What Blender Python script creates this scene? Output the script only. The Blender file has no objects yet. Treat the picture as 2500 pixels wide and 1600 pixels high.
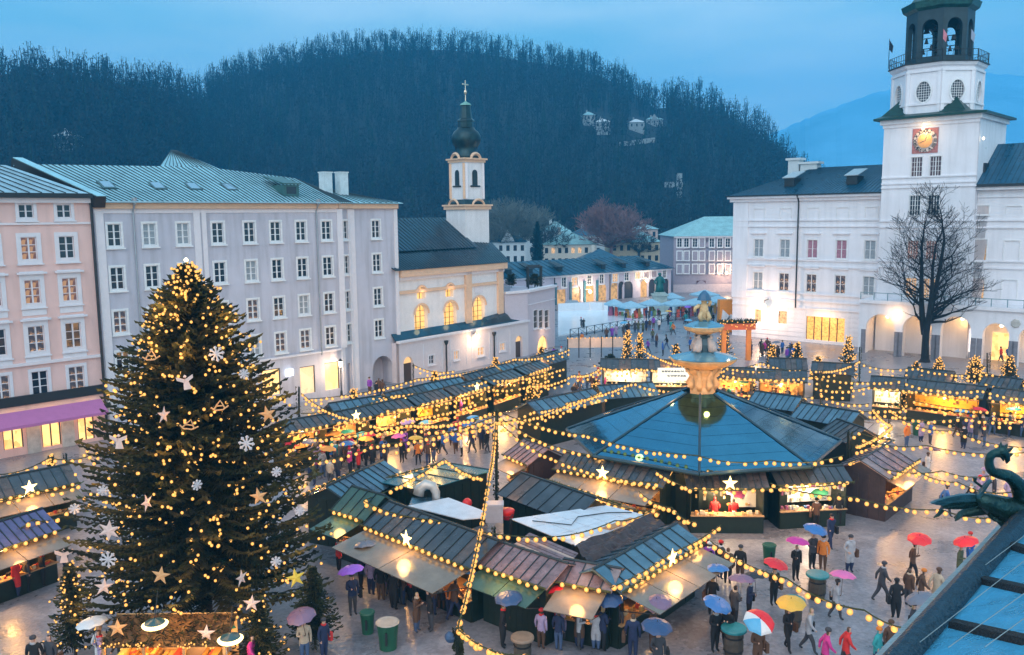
import bpy, math, random
import numpy as np
from mathutils import Vector, Matrix
from mathutils.geometry import tessellate_polygon
R = math.radians
sc = bpy.context.scene
col = sc.collection
rnd = random.Random(7)

# ------------------------------------------------------------------ camera
F, H, CX, CY = 2100.0, 17.0, 1250.0, 800.0            # measured in the 2500 px wide photograph
pitch, roll = math.atan(271 / F), 0.011
fw = Vector((0, math.cos(pitch), -math.sin(pitch)))
u0 = Vector((0, math.sin(pitch), math.cos(pitch)))
r0 = Vector((1, 0, 0))
rt = r0 * math.cos(roll) - u0 * math.sin(roll)
up = u0 * math.cos(roll) + r0 * math.sin(roll)
cam_data = bpy.data.cameras.new('camera')
cam = bpy.data.objects.new('camera', cam_data)
col.objects.link(cam)
cam.matrix_world = Matrix(((rt.x, up.x, -fw.x, 0), (rt.y, up.y, -fw.y, 0), (rt.z, up.z, -fw.z, H), (0, 0, 0, 1)))
cam_data.sensor_width = 36
cam_data.sensor_fit = 'HORIZONTAL'
cam_data.lens = F / 2500 * 36
cam_data.clip_start = 0.1
cam_data.clip_end = 20000
sc.camera = cam

# ------------------------------------------------------------------ world, sun, exposure
SUN_EL, SUN_AZ = 38, 200
world = bpy.data.worlds.new('World')
sc.world = world
world.use_nodes = True
wn, wl = world.node_tree.nodes, world.node_tree.links
wn.clear()
w_out = wn.new('ShaderNodeOutputWorld')
sky = wn.new('ShaderNodeTexSky')
sky.sky_type = 'NISHITA'
sky.sun_disc = False
sky.sun_elevation = R(SUN_EL)
sky.sun_rotation = R(SUN_AZ)
bg1 = wn.new('ShaderNodeBackground')
bg1.inputs[1].default_value = 0.012
wl.new(sky.outputs[0], bg1.inputs[0])
tc = wn.new('ShaderNodeTexCoord')
sx = wn.new('ShaderNodeSeparateXYZ')
wl.new(tc.outputs['Generated'], sx.inputs[0])
ramp = wn.new('ShaderNodeValToRGB')
ramp.color_ramp.elements[0].position = 0.0
ramp.color_ramp.elements[0].color = (0.34, 0.57, 0.63, 1)
ramp.color_ramp.elements[1].position = 0.8
ramp.color_ramp.elements[1].color = (0.28, 0.45, 0.58, 1)
e = ramp.color_ramp.elements.new(0.28)
e.color = (0.16, 0.43, 0.56, 1)
wl.new(sx.outputs['Z'], ramp.inputs[0])
mp = wn.new('ShaderNodeMapping')
mp.inputs['Scale'].default_value = (1.3, 1.3, 6.0)
mp.inputs['Rotation'].default_value = (0.25, 0.2, 0.3)
wl.new(tc.outputs['Generated'], mp.inputs[0])
nz = wn.new('ShaderNodeTexNoise')
nz.inputs['Scale'].default_value = 1.7
nz.inputs['Detail'].default_value = 4
nz.inputs['Roughness'].default_value = 0.45
wl.new(mp.outputs[0], nz.inputs['Vector'])
cr = wn.new('ShaderNodeMapRange')
cr.inputs['From Min'].default_value = 0.42
cr.inputs['From Max'].default_value = 0.62
wl.new(nz.outputs[0], cr.inputs[0])
mx = wn.new('ShaderNodeMix')
mx.data_type = 'RGBA'
mx.inputs['B'].default_value = (0.42, 0.62, 0.70, 1)
wl.new(cr.outputs[0], mx.inputs['Factor'])
wl.new(ramp.outputs[0], mx.inputs['A'])
bg2 = wn.new('ShaderNodeBackground')
bg2.inputs[1].default_value = 1.6
wl.new(mx.outputs['Result'], bg2.inputs[0])
ad = wn.new('ShaderNodeAddShader')
wl.new(bg1.outputs[0], ad.inputs[0])
wl.new(bg2.outputs[0], ad.inputs[1])
wl.new(ad.outputs[0], w_out.inputs[0])

sun_d = bpy.data.lights.new('sun', 'SUN')
sun_d.energy = 1.3
sun_d.angle = R(70)
sun_d.color = (1.0, 0.84, 0.80)
sun = bpy.data.objects.new('sun', sun_d)
col.objects.link(sun)
sun.rotation_euler = (R(90 - SUN_EL), 0, R(-12))
sc.view_settings.view_transform = 'Standard'
sc.view_settings.look = 'None'
sc.view_settings.exposure = 0.12
sc.view_settings.gamma = 1.0
sc.view_settings.use_curve_mapping = False
sc.render.engine = 'CYCLES'
sc.cycles.max_bounces = 5
sc.cycles.diffuse_bounces = 2
sc.cycles.glossy_bounces = 3
sc.cycles.transmission_bounces = 3
sc.cycles.volume_bounces = 1
sc.cycles.use_denoising = True
sc.cycles.sample_clamp_indirect = 3.0
sc.cycles.use_light_tree = True
sc.cycles.caustics_reflective = False
sc.cycles.caustics_refractive = False


# ------------------------------------------------------------------ picture measurements -> places in the world
def ray(x, y):
    return fw + rt * ((x - CX) / F) - up * ((y - CY) / F)


def G(x, y, z=0.0):
    """point of the level z that the photograph shows at x, y"""
    d = ray(x, y)
    t = (z - H) / d.z
    return Vector((d.x * t, d.y * t, z))


def D(x, y, Y):
    d = ray(x, y)
    t = Y / d.y
    return Vector((d.x * t, Y, H + d.z * t))


# ------------------------------------------------------------------ materials
MATS = {}


def M(name, c=(.5, .5, .5), rough=.8, metal=0., noise=.12, scale=2., bump=0., bscale=30., spec=.5, rvar=0., streak=0.):
    if name in MATS:
        return MATS[name]
    m = bpy.data.materials.new(name)
    m.use_nodes = True
    n, l = m.node_tree.nodes, m.node_tree.links
    b = n['Principled BSDF']
    b.inputs['Roughness'].default_value = rough
    b.inputs['Metallic'].default_value = metal
    b.inputs['Specular IOR Level'].default_value = spec
    if noise or bump or rvar:
        t = n.new('ShaderNodeTexCoord')
    if noise:
        a = n.new('ShaderNodeTexNoise')
        a.inputs['Scale'].default_value = scale
        a.inputs['Detail'].default_value = 6
        a.inputs['Roughness'].default_value = .65
        l.new(t.outputs['Object'], a.inputs['Vector'])
        mr = n.new('ShaderNodeMapRange')
        mr.inputs['From Min'].default_value = .3
        mr.inputs['From Max'].default_value = .7
        mr.inputs['To Min'].default_value = 1 - noise
        mr.inputs['To Max'].default_value = 1 + noise
        l.new(a.outputs[0], mr.inputs[0])
        v = n.new('ShaderNodeVectorMath')
        v.operation = 'SCALE'
        v.inputs[0].default_value = c
        if streak:               # rain streaks and patched plaster
            ms = n.new('ShaderNodeMapping')
            ms.inputs['Scale'].default_value = (1.6, 1.6, .14)
            l.new(t.outputs['Object'], ms.inputs[0])
            ns = n.new('ShaderNodeTexNoise')
            ns.inputs['Scale'].default_value = 1.0
            ns.inputs['Detail'].default_value = 5
            l.new(ms.outputs[0], ns.inputs['Vector'])
            ss = n.new('ShaderNodeMapRange')
            ss.inputs['From Min'].default_value = .45
            ss.inputs['From Max'].default_value = .7
            ss.inputs['To Min'].default_value = 1.
            ss.inputs['To Max'].default_value = 1 - streak
            l.new(ns.outputs[0], ss.inputs[0])
            mu = n.new('ShaderNodeMath')
            mu.operation = 'MULTIPLY'
            l.new(mr.outputs[0], mu.inputs[0])
            l.new(ss.outputs[0], mu.inputs[1])
            l.new(mu.outputs[0], v.inputs['Scale'])
        else:
            l.new(mr.outputs[0], v.inputs['Scale'])
        l.new(v.outputs[0], b.inputs['Base Color'])
    else:
        b.inputs['Base Color'].default_value = (*c, 1)
    if rvar:
        a2 = n.new('ShaderNodeTexNoise')
        a2.inputs['Scale'].default_value = scale * .7
        a2.inputs['Detail'].default_value = 4
        l.new(t.outputs['Object'], a2.inputs['Vector'])
        m2 = n.new('ShaderNodeMapRange')
        m2.inputs['From Min'].default_value = .35
        m2.inputs['From Max'].default_value = .65
        m2.inputs['To Min'].default_value = max(.03, rough - rvar)
        m2.inputs['To Max'].default_value = rough + rvar
        l.new(a2.outputs[0], m2.inputs[0])
        l.new(m2.outputs[0], b.inputs['Roughness'])
    if bump:
        a3 = n.new('ShaderNodeTexNoise')
        a3.inputs['Scale'].default_value = bscale
        a3.inputs['Detail'].default_value = 3
        l.new(t.outputs['Object'], a3.inputs['Vector'])
        bu = n.new('ShaderNodeBump')
        bu.inputs['Strength'].default_value = bump
        bu.inputs['Distance'].default_value = .05
        l.new(a3.outputs[0], bu.inputs['Height'])
        l.new(bu.outputs[0], b.inputs['Normal'])
    MATS[name] = m
    return m


def ME(name, c, s, pattern=0., pc=(1, .3, .05), pscale=6., sample=False, axis=(1, 1, 1), lo=.45):
    """something lit from within: a lamp, a lit window, the bright inside of a shop"""
    if name in MATS:
        return MATS[name]
    m = bpy.data.materials.new(name)
    m.use_nodes = True
    n, l = m.node_tree.nodes, m.node_tree.links
    b = n['Principled BSDF']
    b.inputs['Base Color'].default_value = (c[0] * .3, c[1] * .3, c[2] * .3, 1)
    b.inputs['Roughness'].default_value = .4
    b.inputs['Emission Strength'].default_value = s
    b.inputs['Emission Color'].default_value = (*c, 1)
    if pattern:
        t = n.new('ShaderNodeTexCoord')
        mp_ = n.new('ShaderNodeMapping')
        mp_.inputs['Scale'].default_value = axis
        l.new(t.outputs['Object'], mp_.inputs[0])
        v = n.new('ShaderNodeTexVoronoi')
        v.inputs['Scale'].default_value = pscale
        l.new(mp_.outputs[0], v.inputs['Vector'])
        s_ = n.new('ShaderNodeSeparateColor')
        l.new(v.outputs['Color'], s_.inputs[0])
        r_ = n.new('ShaderNodeMapRange')
        r_.inputs['From Min'].default_value = lo
        r_.inputs['From Max'].default_value = 1.
        r_.inputs['To Max'].default_value = pattern
        l.new(s_.outputs[0], r_.inputs[0])
        x = n.new('ShaderNodeMix')
        x.data_type = 'RGBA'
        x.inputs['A'].default_value = (*c, 1)
        x.inputs['B'].default_value = (*pc, 1)
        l.new(r_.outputs[0], x.inputs['Factor'])
        l.new(x.outputs['Result'], b.inputs['Emission Color'])
    if not sample:
        m.cycles.emission_sampling = 'NONE'
    MATS[name] = m
    return m


def bulb_mat(name, core, rim, s):  # bright core, with the glow round a bulb painted as an amber rim
    m = bpy.data.materials.new(name)
    m.use_nodes = True
    n, l = m.node_tree.nodes, m.node_tree.links
    b = n['Principled BSDF']
    lw = n.new('ShaderNodeLayerWeight')
    lw.inputs['Blend'].default_value = .5
    x = n.new('ShaderNodeMix')
    x.data_type = 'RGBA'
    x.inputs['A'].default_value = (*core, 1)
    x.inputs['B'].default_value = (*rim, 1)
    l.new(lw.outputs['Facing'], x.inputs['Factor'])
    l.new(x.outputs['Result'], b.inputs['Emission Color'])
    b.inputs['Emission Strength'].default_value = s
    b.inputs['Base Color'].default_value = (.1, .05, .01, 1)
    m.cycles.emission_sampling = 'NONE'
    return m


# ------------------------------------------------------------------ mesh builder
class MB:
    def __init__(s):
        s.v, s.f, s.m, s.k = [], [], [], 0

    def face(s, pts, k=None):
        b = len(s.v)
        s.v += [tuple(p) for p in pts]
        s.f.append(tuple(range(b, b + len(pts))))
        s.m.append(s.k if k is None else k)

    def poly(s, vs, fs, k=None):
        b = len(s.v)
        s.v += [tuple(p) for p in vs]
        for f in fs:
            s.f.append(tuple(b + i for i in f))
            s.m.append(s.k if k is None else k)

    def box(s, x0, x1, y0, y1, z0, z1, k=None):
        s.poly([(x0, y0, z0), (x1, y0, z0), (x1, y1, z0), (x0, y1, z0), (x0, y0, z1), (x1, y0, z1), (x1, y1, z1), (x0, y1, z1)],
               [(0, 3, 2, 1), (4, 5, 6, 7), (0, 1, 5, 4), (1, 2, 6, 5), (2, 3, 7, 6), (3, 0, 4, 7)], k)
        return s

    def slab(s, quad, t, k=None):
        """a sheet with thickness t below the quad (given counter-clockwise seen from outside)"""
        q = [Vector(p) for p in quad]
        n = (q[1] - q[0]).cross(q[2] - q[0]).normalized() * t
        lo = [p - n for p in q]
        m = len(q)
        s.poly(q + lo, [tuple(range(m)), tuple(range(2 * m - 1, m - 1, -1))] + [(i, m + i, m + (i + 1) % m, (i + 1) % m) for i in range(m)], k)
        return s

    def tube(s, pts, r, seg=6, k=None, cap=True):
        pts = [Vector(p) for p in pts]
        rs = r if isinstance(r, (list, tuple)) else [r] * len(pts)
        b = len(s.v)
        prev = None
        for i, p in enumerate(pts):
            d = (pts[min(i + 1, len(pts) - 1)] - pts[max(i - 1, 0)])
            d = d.normalized() if d.length > 1e-9 else Vector((0, 0, 1))
            if prev is None:
                a = d.cross(Vector((0, 0, 1)) if abs(d.z) < .9 else Vector((1, 0, 0))).normalized()
            else:
                a = (prev - d * prev.dot(d))
                a = a.normalized() if a.length > 1e-6 else d.orthogonal().normalized()
            prev = a
            c = d.cross(a)
            for j in range(seg):
                t = 2 * math.pi * j / seg
                s.v.append(tuple(p + (a * math.cos(t) + c * math.sin(t)) * rs[i]))
        kk = s.k if k is None else k
        for i in range(len(pts) - 1):
            for j in range(seg):
                j2 = (j + 1) % seg
                s.f.append((b + i * seg + j, b + i * seg + j2, b + (i + 1) * seg + j2, b + (i + 1) * seg + j))
                s.m.append(kk)
        if cap:
            s.f.append(tuple(b + j for j in range(seg))[::-1])
            s.f.append(tuple(b + (len(pts) - 1) * seg + j for j in range(seg)))
            s.m += [kk, kk]
        return s

    def lathe(s, prof, seg=16, c=(0, 0, 0), k=None, rot=0., flat=False):
        b = len(s.v)
        for r, z in prof:
            for j in range(seg):
                t = 2 * math.pi * j / seg + rot
                s.v.append((c[0] + r * math.cos(t), c[1] + r * math.sin(t), c[2] + z))
        kk = s.k if k is None else k
        for i in range(len(prof) - 1):
            for j in range(seg):
                j2 = (j + 1) % seg
                s.f.append((b + i * seg + j, b + i * seg + j2, b + (i + 1) * seg + j2, b + (i + 1) * seg + j))
                s.m.append(kk)
        s.f.append(tuple(b + j for j in range(seg))[::-1])
        s.f.append(tuple(b + (len(prof) - 1) * seg + j for j in range(seg)))
        s.m += [kk, kk]
        return s

    def ball(s, c, r, seg=10, k=None, sz=1.):
        return s.lathe([(max(.001, r * math.sin(math.pi * i / 6)), -r * sz * math.cos(math.pi * i / 6)) for i in range(7)], seg, c, k)

    def mesh(s, name, mats, smooth=False):
        me = bpy.data.meshes.new(name)
        me.from_pydata(s.v, [], s.f)
        if not isinstance(mats, (list, tuple)):
            mats = [mats]
        for m in mats:
            me.materials.append(m)
        if len(mats) > 1:
            me.polygons.foreach_set('material_index', s.m)
        if smooth:
            me.polygons.foreach_set('use_smooth', [True] * len(s.f))
        me.update()
        return me

    def build(s, name, mats, parent=None, loc=(0, 0, 0), rz=0., smooth=False):
        return ob(name, s.mesh(name, mats, smooth), parent, loc, rz)


def ob(name, data, parent=None, loc=(0, 0, 0), rz=0.):
    o = bpy.data.objects.new(name, data)
    col.objects.link(o)
    o.location = loc
    if rz:
        o.rotation_euler = (0, 0, rz)
    if parent is not None:
        o.parent = parent
    return o


def thing(name, label, cat, loc=(0, 0, 0), rz=0., group=None, data=None):
    o = ob(name, data, None, loc, rz)
    o['label'] = label
    o['category'] = cat
    if group:
        o['group'] = group
    return o


def tag(o, label, cat, group=None):
    o['label'] = label
    o['category'] = cat
    if group:
        o['group'] = group
    return o


def struct(o, kind='structure'):
    o['kind'] = kind
    return o


def lamp(name, loc, power, color=(1, .55, .2), r=.15, parent=None):
    d = bpy.data.lights.new(name, 'POINT')
    d.energy = power
    d.color = color
    d.shadow_soft_size = r
    o = bpy.data.objects.new(name, d)
    col.objects.link(o)
    o.location = loc
    if parent is not None:
        o.parent = parent
    return o


# common materials
WHITE = M('white_paint', (.78, .78, .80), .6)
STONE = M('pale_stone', (.50, .48, .45), .7, noise=.25, bump=.2)
DGREEN = M('dark_green_boards', (.009, .018, .011), .5, noise=.3, scale=4)
BLACKM = M('black_metal', (.015, .017, .02), .45)
DARKGLASS = M('dark_glass', (.02, .03, .045), .08, noise=0)
CURTAIN = M('curtained_glass', (.30, .34, .38), .25, noise=.25, scale=3)
REDCURT = M('red_curtained_glass', (.38, .18, .24), .3, noise=.3, scale=3)
LITWIN = ME('lit_window', (.85, .50, .24), .9, .9, (.12, .06, .04), 4.)
SPARKWIN = ME('window_with_lights', (.035, .035, .05), 1.0, .8, (.9, .5, .25), 9., lo=.72)
HALFLIT = ME('dim_lit_window', (.12, .06, .06), 1.0, .9, (.95, .52, .2), 3.2, lo=.55)
SHOPGLOW = ME('shop_glow', (1.0, .62, .22), 1.5, .7, (.9, .25, .05), 2.5)
GLOWARM = ME('warm_goods_glow', (1.0, .50, .12), 1.25, .8, (.45, .12, .02), 7.)
GOLDGLOW = ME('golden_glow', (1.0, .48, .03), 1.1, .75, (.55, .20, .0), 6.)
WHITEGLOW = ME('bright_white_glow', (1.0, .88, .66), 1.9, .7, (.8, .35, .12), 5.)
LAMPW = ME('lamp_glass', (1.0, .78, .45), 7.)
SEAMSHADE = M('seam_shade', (.02, .035, .045), .5)  # shadow lines of the seams put into their dark colour


# ------------------------------------------------------------------ facades
class Fac:
    """a building front: local x runs along the wall, local y goes back into the building"""

    def __init__(s, p0, ang, off=0.):
        s.O = Vector((p0[0], p0[1], 0))
        s.a = ang
        s.d = Vector((math.cos(ang), math.sin(ang), 0))
        s.n = Vector((-math.sin(ang), math.cos(ang), 0))
        s.off = off

    def at(s, x, y, off=None):
        d = ray(x, y)
        o = s.O + s.n * (s.off if off is None else off)
        c = Vector((0, 0, H))
        t = (o - c).dot(s.n) / d.dot(s.n)
        p = c + d * t
        return (p - s.O).dot(s.d), p.z

    def w(s, x, y=0., z=0.):
        return s.O + s.d * x + s.n * y + Vector((0, 0, z))


def rect(x0, x1, z0, z1):
    return [(x0, z0), (x1, z0), (x1, z1), (x0, z1)]


def arch(x0, x1, z0, z1, n=8):
    """opening with a round head; z1 is the crown"""
    r = (x1 - x0) / 2
    c = (x0 + x1) / 2
    r2 = min(r, z1 - z0)
    return [(x0, z0), (x1, z0)] + [(c + r * math.cos(math.pi * i / n), z1 - r2 + r2 * math.sin(math.pi * i / n)) for i in range(n + 1)]


def wall(name, parent, outer, holes, mat, y=0., depth=.28, thick_edges=False):
    zb = min(q[1] for q in outer)
    low = sorted([h for h in holes if min(q[1] for q in h) <= zb + .45], key=lambda h: h[0][0])
    holes = [h for h in holes if min(q[1] for q in h) > zb + .45]
    rev = []
    if low:                      # openings that reach the ground become notches in the outline
        out = [outer[0]]
        for h in low:
            top = [q for q in h[2:]][::-1]
            path = [(h[0][0], zb)] + top + [(h[1][0], zb)]
            out += path
            rev.append(path)
        outer = out + list(outer[1:])
    loops = [[Vector((a, b, 0)) for a, b in outer]] + [[Vector((a, b, 0)) for a, b in h] for h in holes]
    flat = [p for lp in loops for p in lp]
    tris = tessellate_polygon(loops)
    b = MB()
    vs = [(p.x, y, p.y) for p in flat]
    fs = []
    for t in tris:
        p = [flat[i] for i in t]
        area = (p[1].x - p[0].x) * (p[2].y - p[0].y) - (p[2].x - p[0].x) * (p[1].y - p[0].y)
        if abs(area) < 1e-7:
            continue
        fs.append(tuple(t) if area > 0 else tuple(t[::-1]))
    b.poly(vs, fs)
    if depth:
        for lp in holes:
            n = len(lp)
            for i in range(n):
                p, q = lp[i], lp[(i + 1) % n]
                b.face([(p[0], y, p[1]), (q[0], y, q[1]), (q[0], y + depth, q[1]), (p[0], y + depth, p[1])])
        for path in rev:
            for p, q in zip(path, path[1:]):
                b.face([(p[0], y, p[1]), (q[0], y, q[1]), (q[0], y + depth, q[1]), (p[0], y + depth, p[1])])
    return b.build(name, mat, parent)


WCACHE = {}


def window(parent, s, z, w, h, nx=2, ny=3, fr=.16, frm=None, glass=None, y=0., sill=True, hood=False, bar=.05, cen=.10, lbl=None):
    """centre s, z; w, h is the opening; architrave, casement bars, panes one by one, sill"""
    frm = frm or WHITE
    glass = glass or DARKGLASS
    key = ('w', round(w, 2), round(h, 2), nx, ny, fr, frm.name, bar, cen)
    w, h = round(w, 2), round(h, 2)
    if key not in WCACHE:
        b = MB()
        if fr:
            b.box(-w / 2 - fr, -w / 2, -.05, .02, -h / 2 - fr, h / 2 + fr)
            b.box(w / 2, w / 2 + fr, -.05, .02, -h / 2 - fr, h / 2 + fr)
            b.box(-w / 2, w / 2, -.05, .02, h / 2, h / 2 + fr)
            b.box(-w / 2, w / 2, -.05, .02, -h / 2 - fr, -h / 2)
        e_ = bar
        b.box(-w / 2, -w / 2 + e_, .08, .16, -h / 2, h / 2)
        b.box(w / 2 - e_, w / 2, .08, .16, -h / 2, h / 2)
        b.box(-w / 2 + e_, w / 2 - e_, .08, .16, h / 2 - e_, h / 2)
        b.box(-w / 2 + e_, w / 2 - e_, .08, .16, -h / 2, -h / 2 + e_)
        cols = []
        for i in range(nx):
            x0 = -w / 2 + e_ + i * (w - 2 * e_) / nx
            x1 = -w / 2 + e_ + (i + 1) * (w - 2 * e_) / nx
            if i:
                hw = cen / 2 if (i * 2 == nx) else bar / 2
                b.box(x0 - hw, x0 + hw, .075, .155, -h / 2 + e_, h / 2 - e_)
            cols.append((x0, x1))
        pan = []
        for j in range(ny):
            z0 = -h / 2 + e_ + j * (h - 2 * e_) / ny
            z1 = -h / 2 + e_ + (j + 1) * (h - 2 * e_) / ny
            if j:
                b.box(-w / 2 + e_, w / 2 - e_, .085, .15, z0 - bar * .4, z0 + bar * .4)
            for x0, x1 in cols:
                pan.append(((x0 + x1) / 2, (z0 + z1) / 2, x1 - x0, z1 - z0))
        WCACHE[key] = (b.mesh('window', frm), pan)
    me, pan = WCACHE[key]
    o = ob('window', me, parent, (s, y, z))
    if lbl:
        o['label'] = lbl
    pk = ('p', round(pan[0][2], 3), round(pan[0][3], 3), glass.name)
    if pk not in WCACHE:
        pw, ph = pan[0][2] / 2, pan[0][3] / 2
        WCACHE[pk] = MB().box(-pw, pw, -.006, .006, -ph, ph).mesh('pane', glass)
    for a, c, _, _ in pan:
        p = ob('pane', WCACHE[pk], o, (a, .135, c))
        p.rotation_euler = (rnd.uniform(-.012, .012), 0, rnd.uniform(-.012, .012))
    if sill:
        sk = ('s', w, fr, frm.name)
        if sk not in WCACHE:
            WCACHE[sk] = MB().box(-w / 2 - fr - .08, w / 2 + fr + .08, -.16, -.053, -.1, 0).mesh('sill', frm)
        ob('sill', WCACHE[sk], o, (0, 0, -h / 2 - fr + .02))
    if hood:
        hk = ('h', w, fr, frm.name)
        if hk not in WCACHE:
            WCACHE[hk] = MB().box(-w / 2 - fr - .18, w / 2 + fr + .18, -.28, -.053, 0, .14).mesh('hood', frm)
        ob('hood', WCACHE[hk], o, (0, 0, h / 2 + fr + .12))
    return o


def band(name, parent, x0, x1, z0, z1, y0, mat, y1=.02):
    return MB().box(x0, x1, y0, y1, z0, z1).build(name, mat, parent)


def roof_sheets(parent, eL, eR, rR, rL, n, mat, name='roof_panel', seam=.05, th=.06, cap=299):
    """one sloping side of a roof laid in strips from eave to ridge, each with its standing seam"""
    eL, eR, rR, rL = map(Vector, (eL, eR, rR, rL))
    nr = (eR - eL).cross(rL - eL)
    if nr.length < 1e-6:
        nr = (eR - eL).cross(rR - eL)
    nr.normalize()
    if nr.z < 0:
        nr = -nr
    for i in range(n):
        a, c = i / n, (i + 1) / n
        g = .0
        mt_ = rnd.choice(mat) if isinstance(mat, list) else mat
        p0, p1 = eL.lerp(eR, a + g), eL.lerp(eR, c - g)
        q0, q1 = rL.lerp(rR, a + g), rL.lerp(rR, c - g)
        b = MB()
        if (q1 - q0).length < .01:
            b.slab([p0, p1, q1], th, 0)
        else:
            b.slab([p0, p1, q1, q0], th, 0)
        ed = (eR - eL).normalized() * seam / 2
        hgt = nr * seam * 1.3
        sq = [p0 - ed + hgt, p0 + ed + hgt, q0 + ed + hgt, q0 - ed + hgt]
        if (q0 - p0).length > .3:
            b.slab(sq, seam * 1.2, 1)
        b.build(name, [mt_, SEAMSHADE], parent)


def body(parent, x0, x1, y0, y1, z1, mat, name='rear_walls'):
    return MB().box(x0, x1, y0, y1, -.3, z1).build(name, mat, parent)

# ================================================================== ground, hills, forest
def wet_ground():
    m = bpy.data.materials.new('wet_cobbles')
    m.use_nodes = True
    n, l = m.node_tree.nodes, m.node_tree.links
    b = n['Principled BSDF']
    t = n.new('ShaderNodeTexCoord')
    big = n.new('ShaderNodeTexNoise')
    big.inputs['Scale'].default_value = .22
    big.inputs['Detail'].default_value = 7
    big.inputs['Roughness'].default_value = .7
    l.new(t.outputs['Object'], big.inputs['Vector'])
    c = n.new('ShaderNodeValToRGB')
    c.color_ramp.elements[0].position = .3
    c.color_ramp.elements[0].color = (.12, .12, .14, 1)
    c.color_ramp.elements[1].position = .68
    c.color_ramp.elements[1].color = (.31, .31, .36, 1)
    l.new(big.outputs[0], c.inputs[0])
    vo = n.new('ShaderNodeTexVoronoi')
    vo.inputs['Scale'].default_value = 6.5
    l.new(t.outputs['Object'], vo.inputs['Vector'])
    s = n.new('ShaderNodeSeparateColor')
    l.new(vo.outputs['Color'], s.inputs[0])
    mr = n.new('ShaderNodeMapRange')
    mr.inputs['To Min'].default_value = .8
    mr.inputs['To Max'].default_value = 1.14
    l.new(s.outputs[0], mr.inputs[0])
    v = n.new('ShaderNodeVectorMath')
    v.operation = 'SCALE'
    l.new(c.outputs[0], v.inputs[0])
    l.new(mr.outputs[0], v.inputs['Scale'])
    l.new(v.outputs[0], b.inputs['Base Color'])
    rr = n.new('ShaderNodeMapRange')
    rr.inputs['From Min'].default_value = .38
    rr.inputs['From Max'].default_value = .6
    rr.inputs['To Min'].default_value = .22
    rr.inputs['To Max'].default_value = .46
    l.new(big.outputs[0], rr.inputs[0])
    l.new(rr.outputs[0], b.inputs['Roughness'])
    bu = n.new('ShaderNodeBump')
    bu.inputs['Strength'].default_value = .3
    bu.inputs['Distance'].default_value = .03
    l.new(vo.outputs['Distance'], bu.inputs['Height'])
    l.new(bu.outputs[0], b.inputs['Normal'])
    return m


g = MB()
g.face([(-2580, -36, 0), (2580, -36, 0), (2580, 3080, 0), (-2580, 3080, 0)])
struct(g.build('ground', wet_ground()))

# the wooded hill: tree-top outline in the photograph, lowered by a tree's height
RIDGE = [(-400, 108, 420), (0, 120, 430), (60, 112, 440), (130, 110, 450), (200, 122, 460), (300, 145, 480), (400, 152, 520), (450, 160, 560), (495, 168, 640),
         (540, 142, 700), (600, 118, 740), (700, 98, 760), (800, 80, 770), (900, 70, 780), (1000, 66, 780), (1100, 65, 780), (1200, 75, 770), (1250, 86, 765),
         (1354, 99, 750), (1458, 123, 735), (1530, 156, 720), (1570, 184, 700), (1610, 206, 690), (1650, 186, 680), (1707, 192, 670), (1743, 206, 660),
         (1795, 228, 650), (1847, 253, 640), (1883, 285, 630), (1920, 316, 620), (1946, 352, 610), (1977, 374, 600), (2018, 404, 590), (2060, 430, 580),
         (2200, 470, 560), (2900, 500, 520)]


def ridge(x):
    for (a, ya, da), (b, yb, db) in zip(RIDGE, RIDGE[1:]):
        if a <= x <= b:
            t = (x - a) / (b - a)
            return ya + (yb - ya) * t, da + (db - da) * t
    return RIDGE[-1][1:]


NU, NV = 150, 34
hill_pts = []
for i in range(NU + 1):
    x = -400 + 3300 * i / NU
    y, dist = ridge(x)
    top = D(x, y, dist)
    hz = max(2., top.z - 20.5)
    foot_y = 285 if x > 700 else 215 + 70 * max(0, x) / 700
    foot = D(x, 560, foot_y)
    row = []
    for j in range(NV + 1):
        t = j / NV
        w_ = t ** 1.25
        if j == NV:
            p = Vector((top.x * 1.25, top.y * 1.25, hz * .6))
        else:
            t2 = j / (NV - 1)
            p = Vector((foot.x + (top.x - foot.x) * t2, foot.y + (top.y - foot.y) * t2, 0))
            s_ = t2 * t2 * (3 - 2 * t2)
            p.z = -1 + (hz + 1) * (.45 * t2 + .55 * s_)
            p.z += 5 * math.sin(p.x * .021 + p.y * .013) * math.sin(p.y * .017 - p.x * .009) * math.sin(math.pi * t2)
        row.append(p)
    hill_pts.append(row)
hb = MB()
hb.v = [tuple(p) for r in hill_pts for p in r]
for i in range(NU):
    for j in range(NV):
        a = i * (NV + 1) + j
        hb.f.append((a, a + NV + 1, a + NV + 2, a + 1))
        hb.m.append(0)
struct(hb.build('hill', M('forest_floor', (.014, .018, .018), .95, noise=.5, scale=.03), smooth=True))


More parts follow.
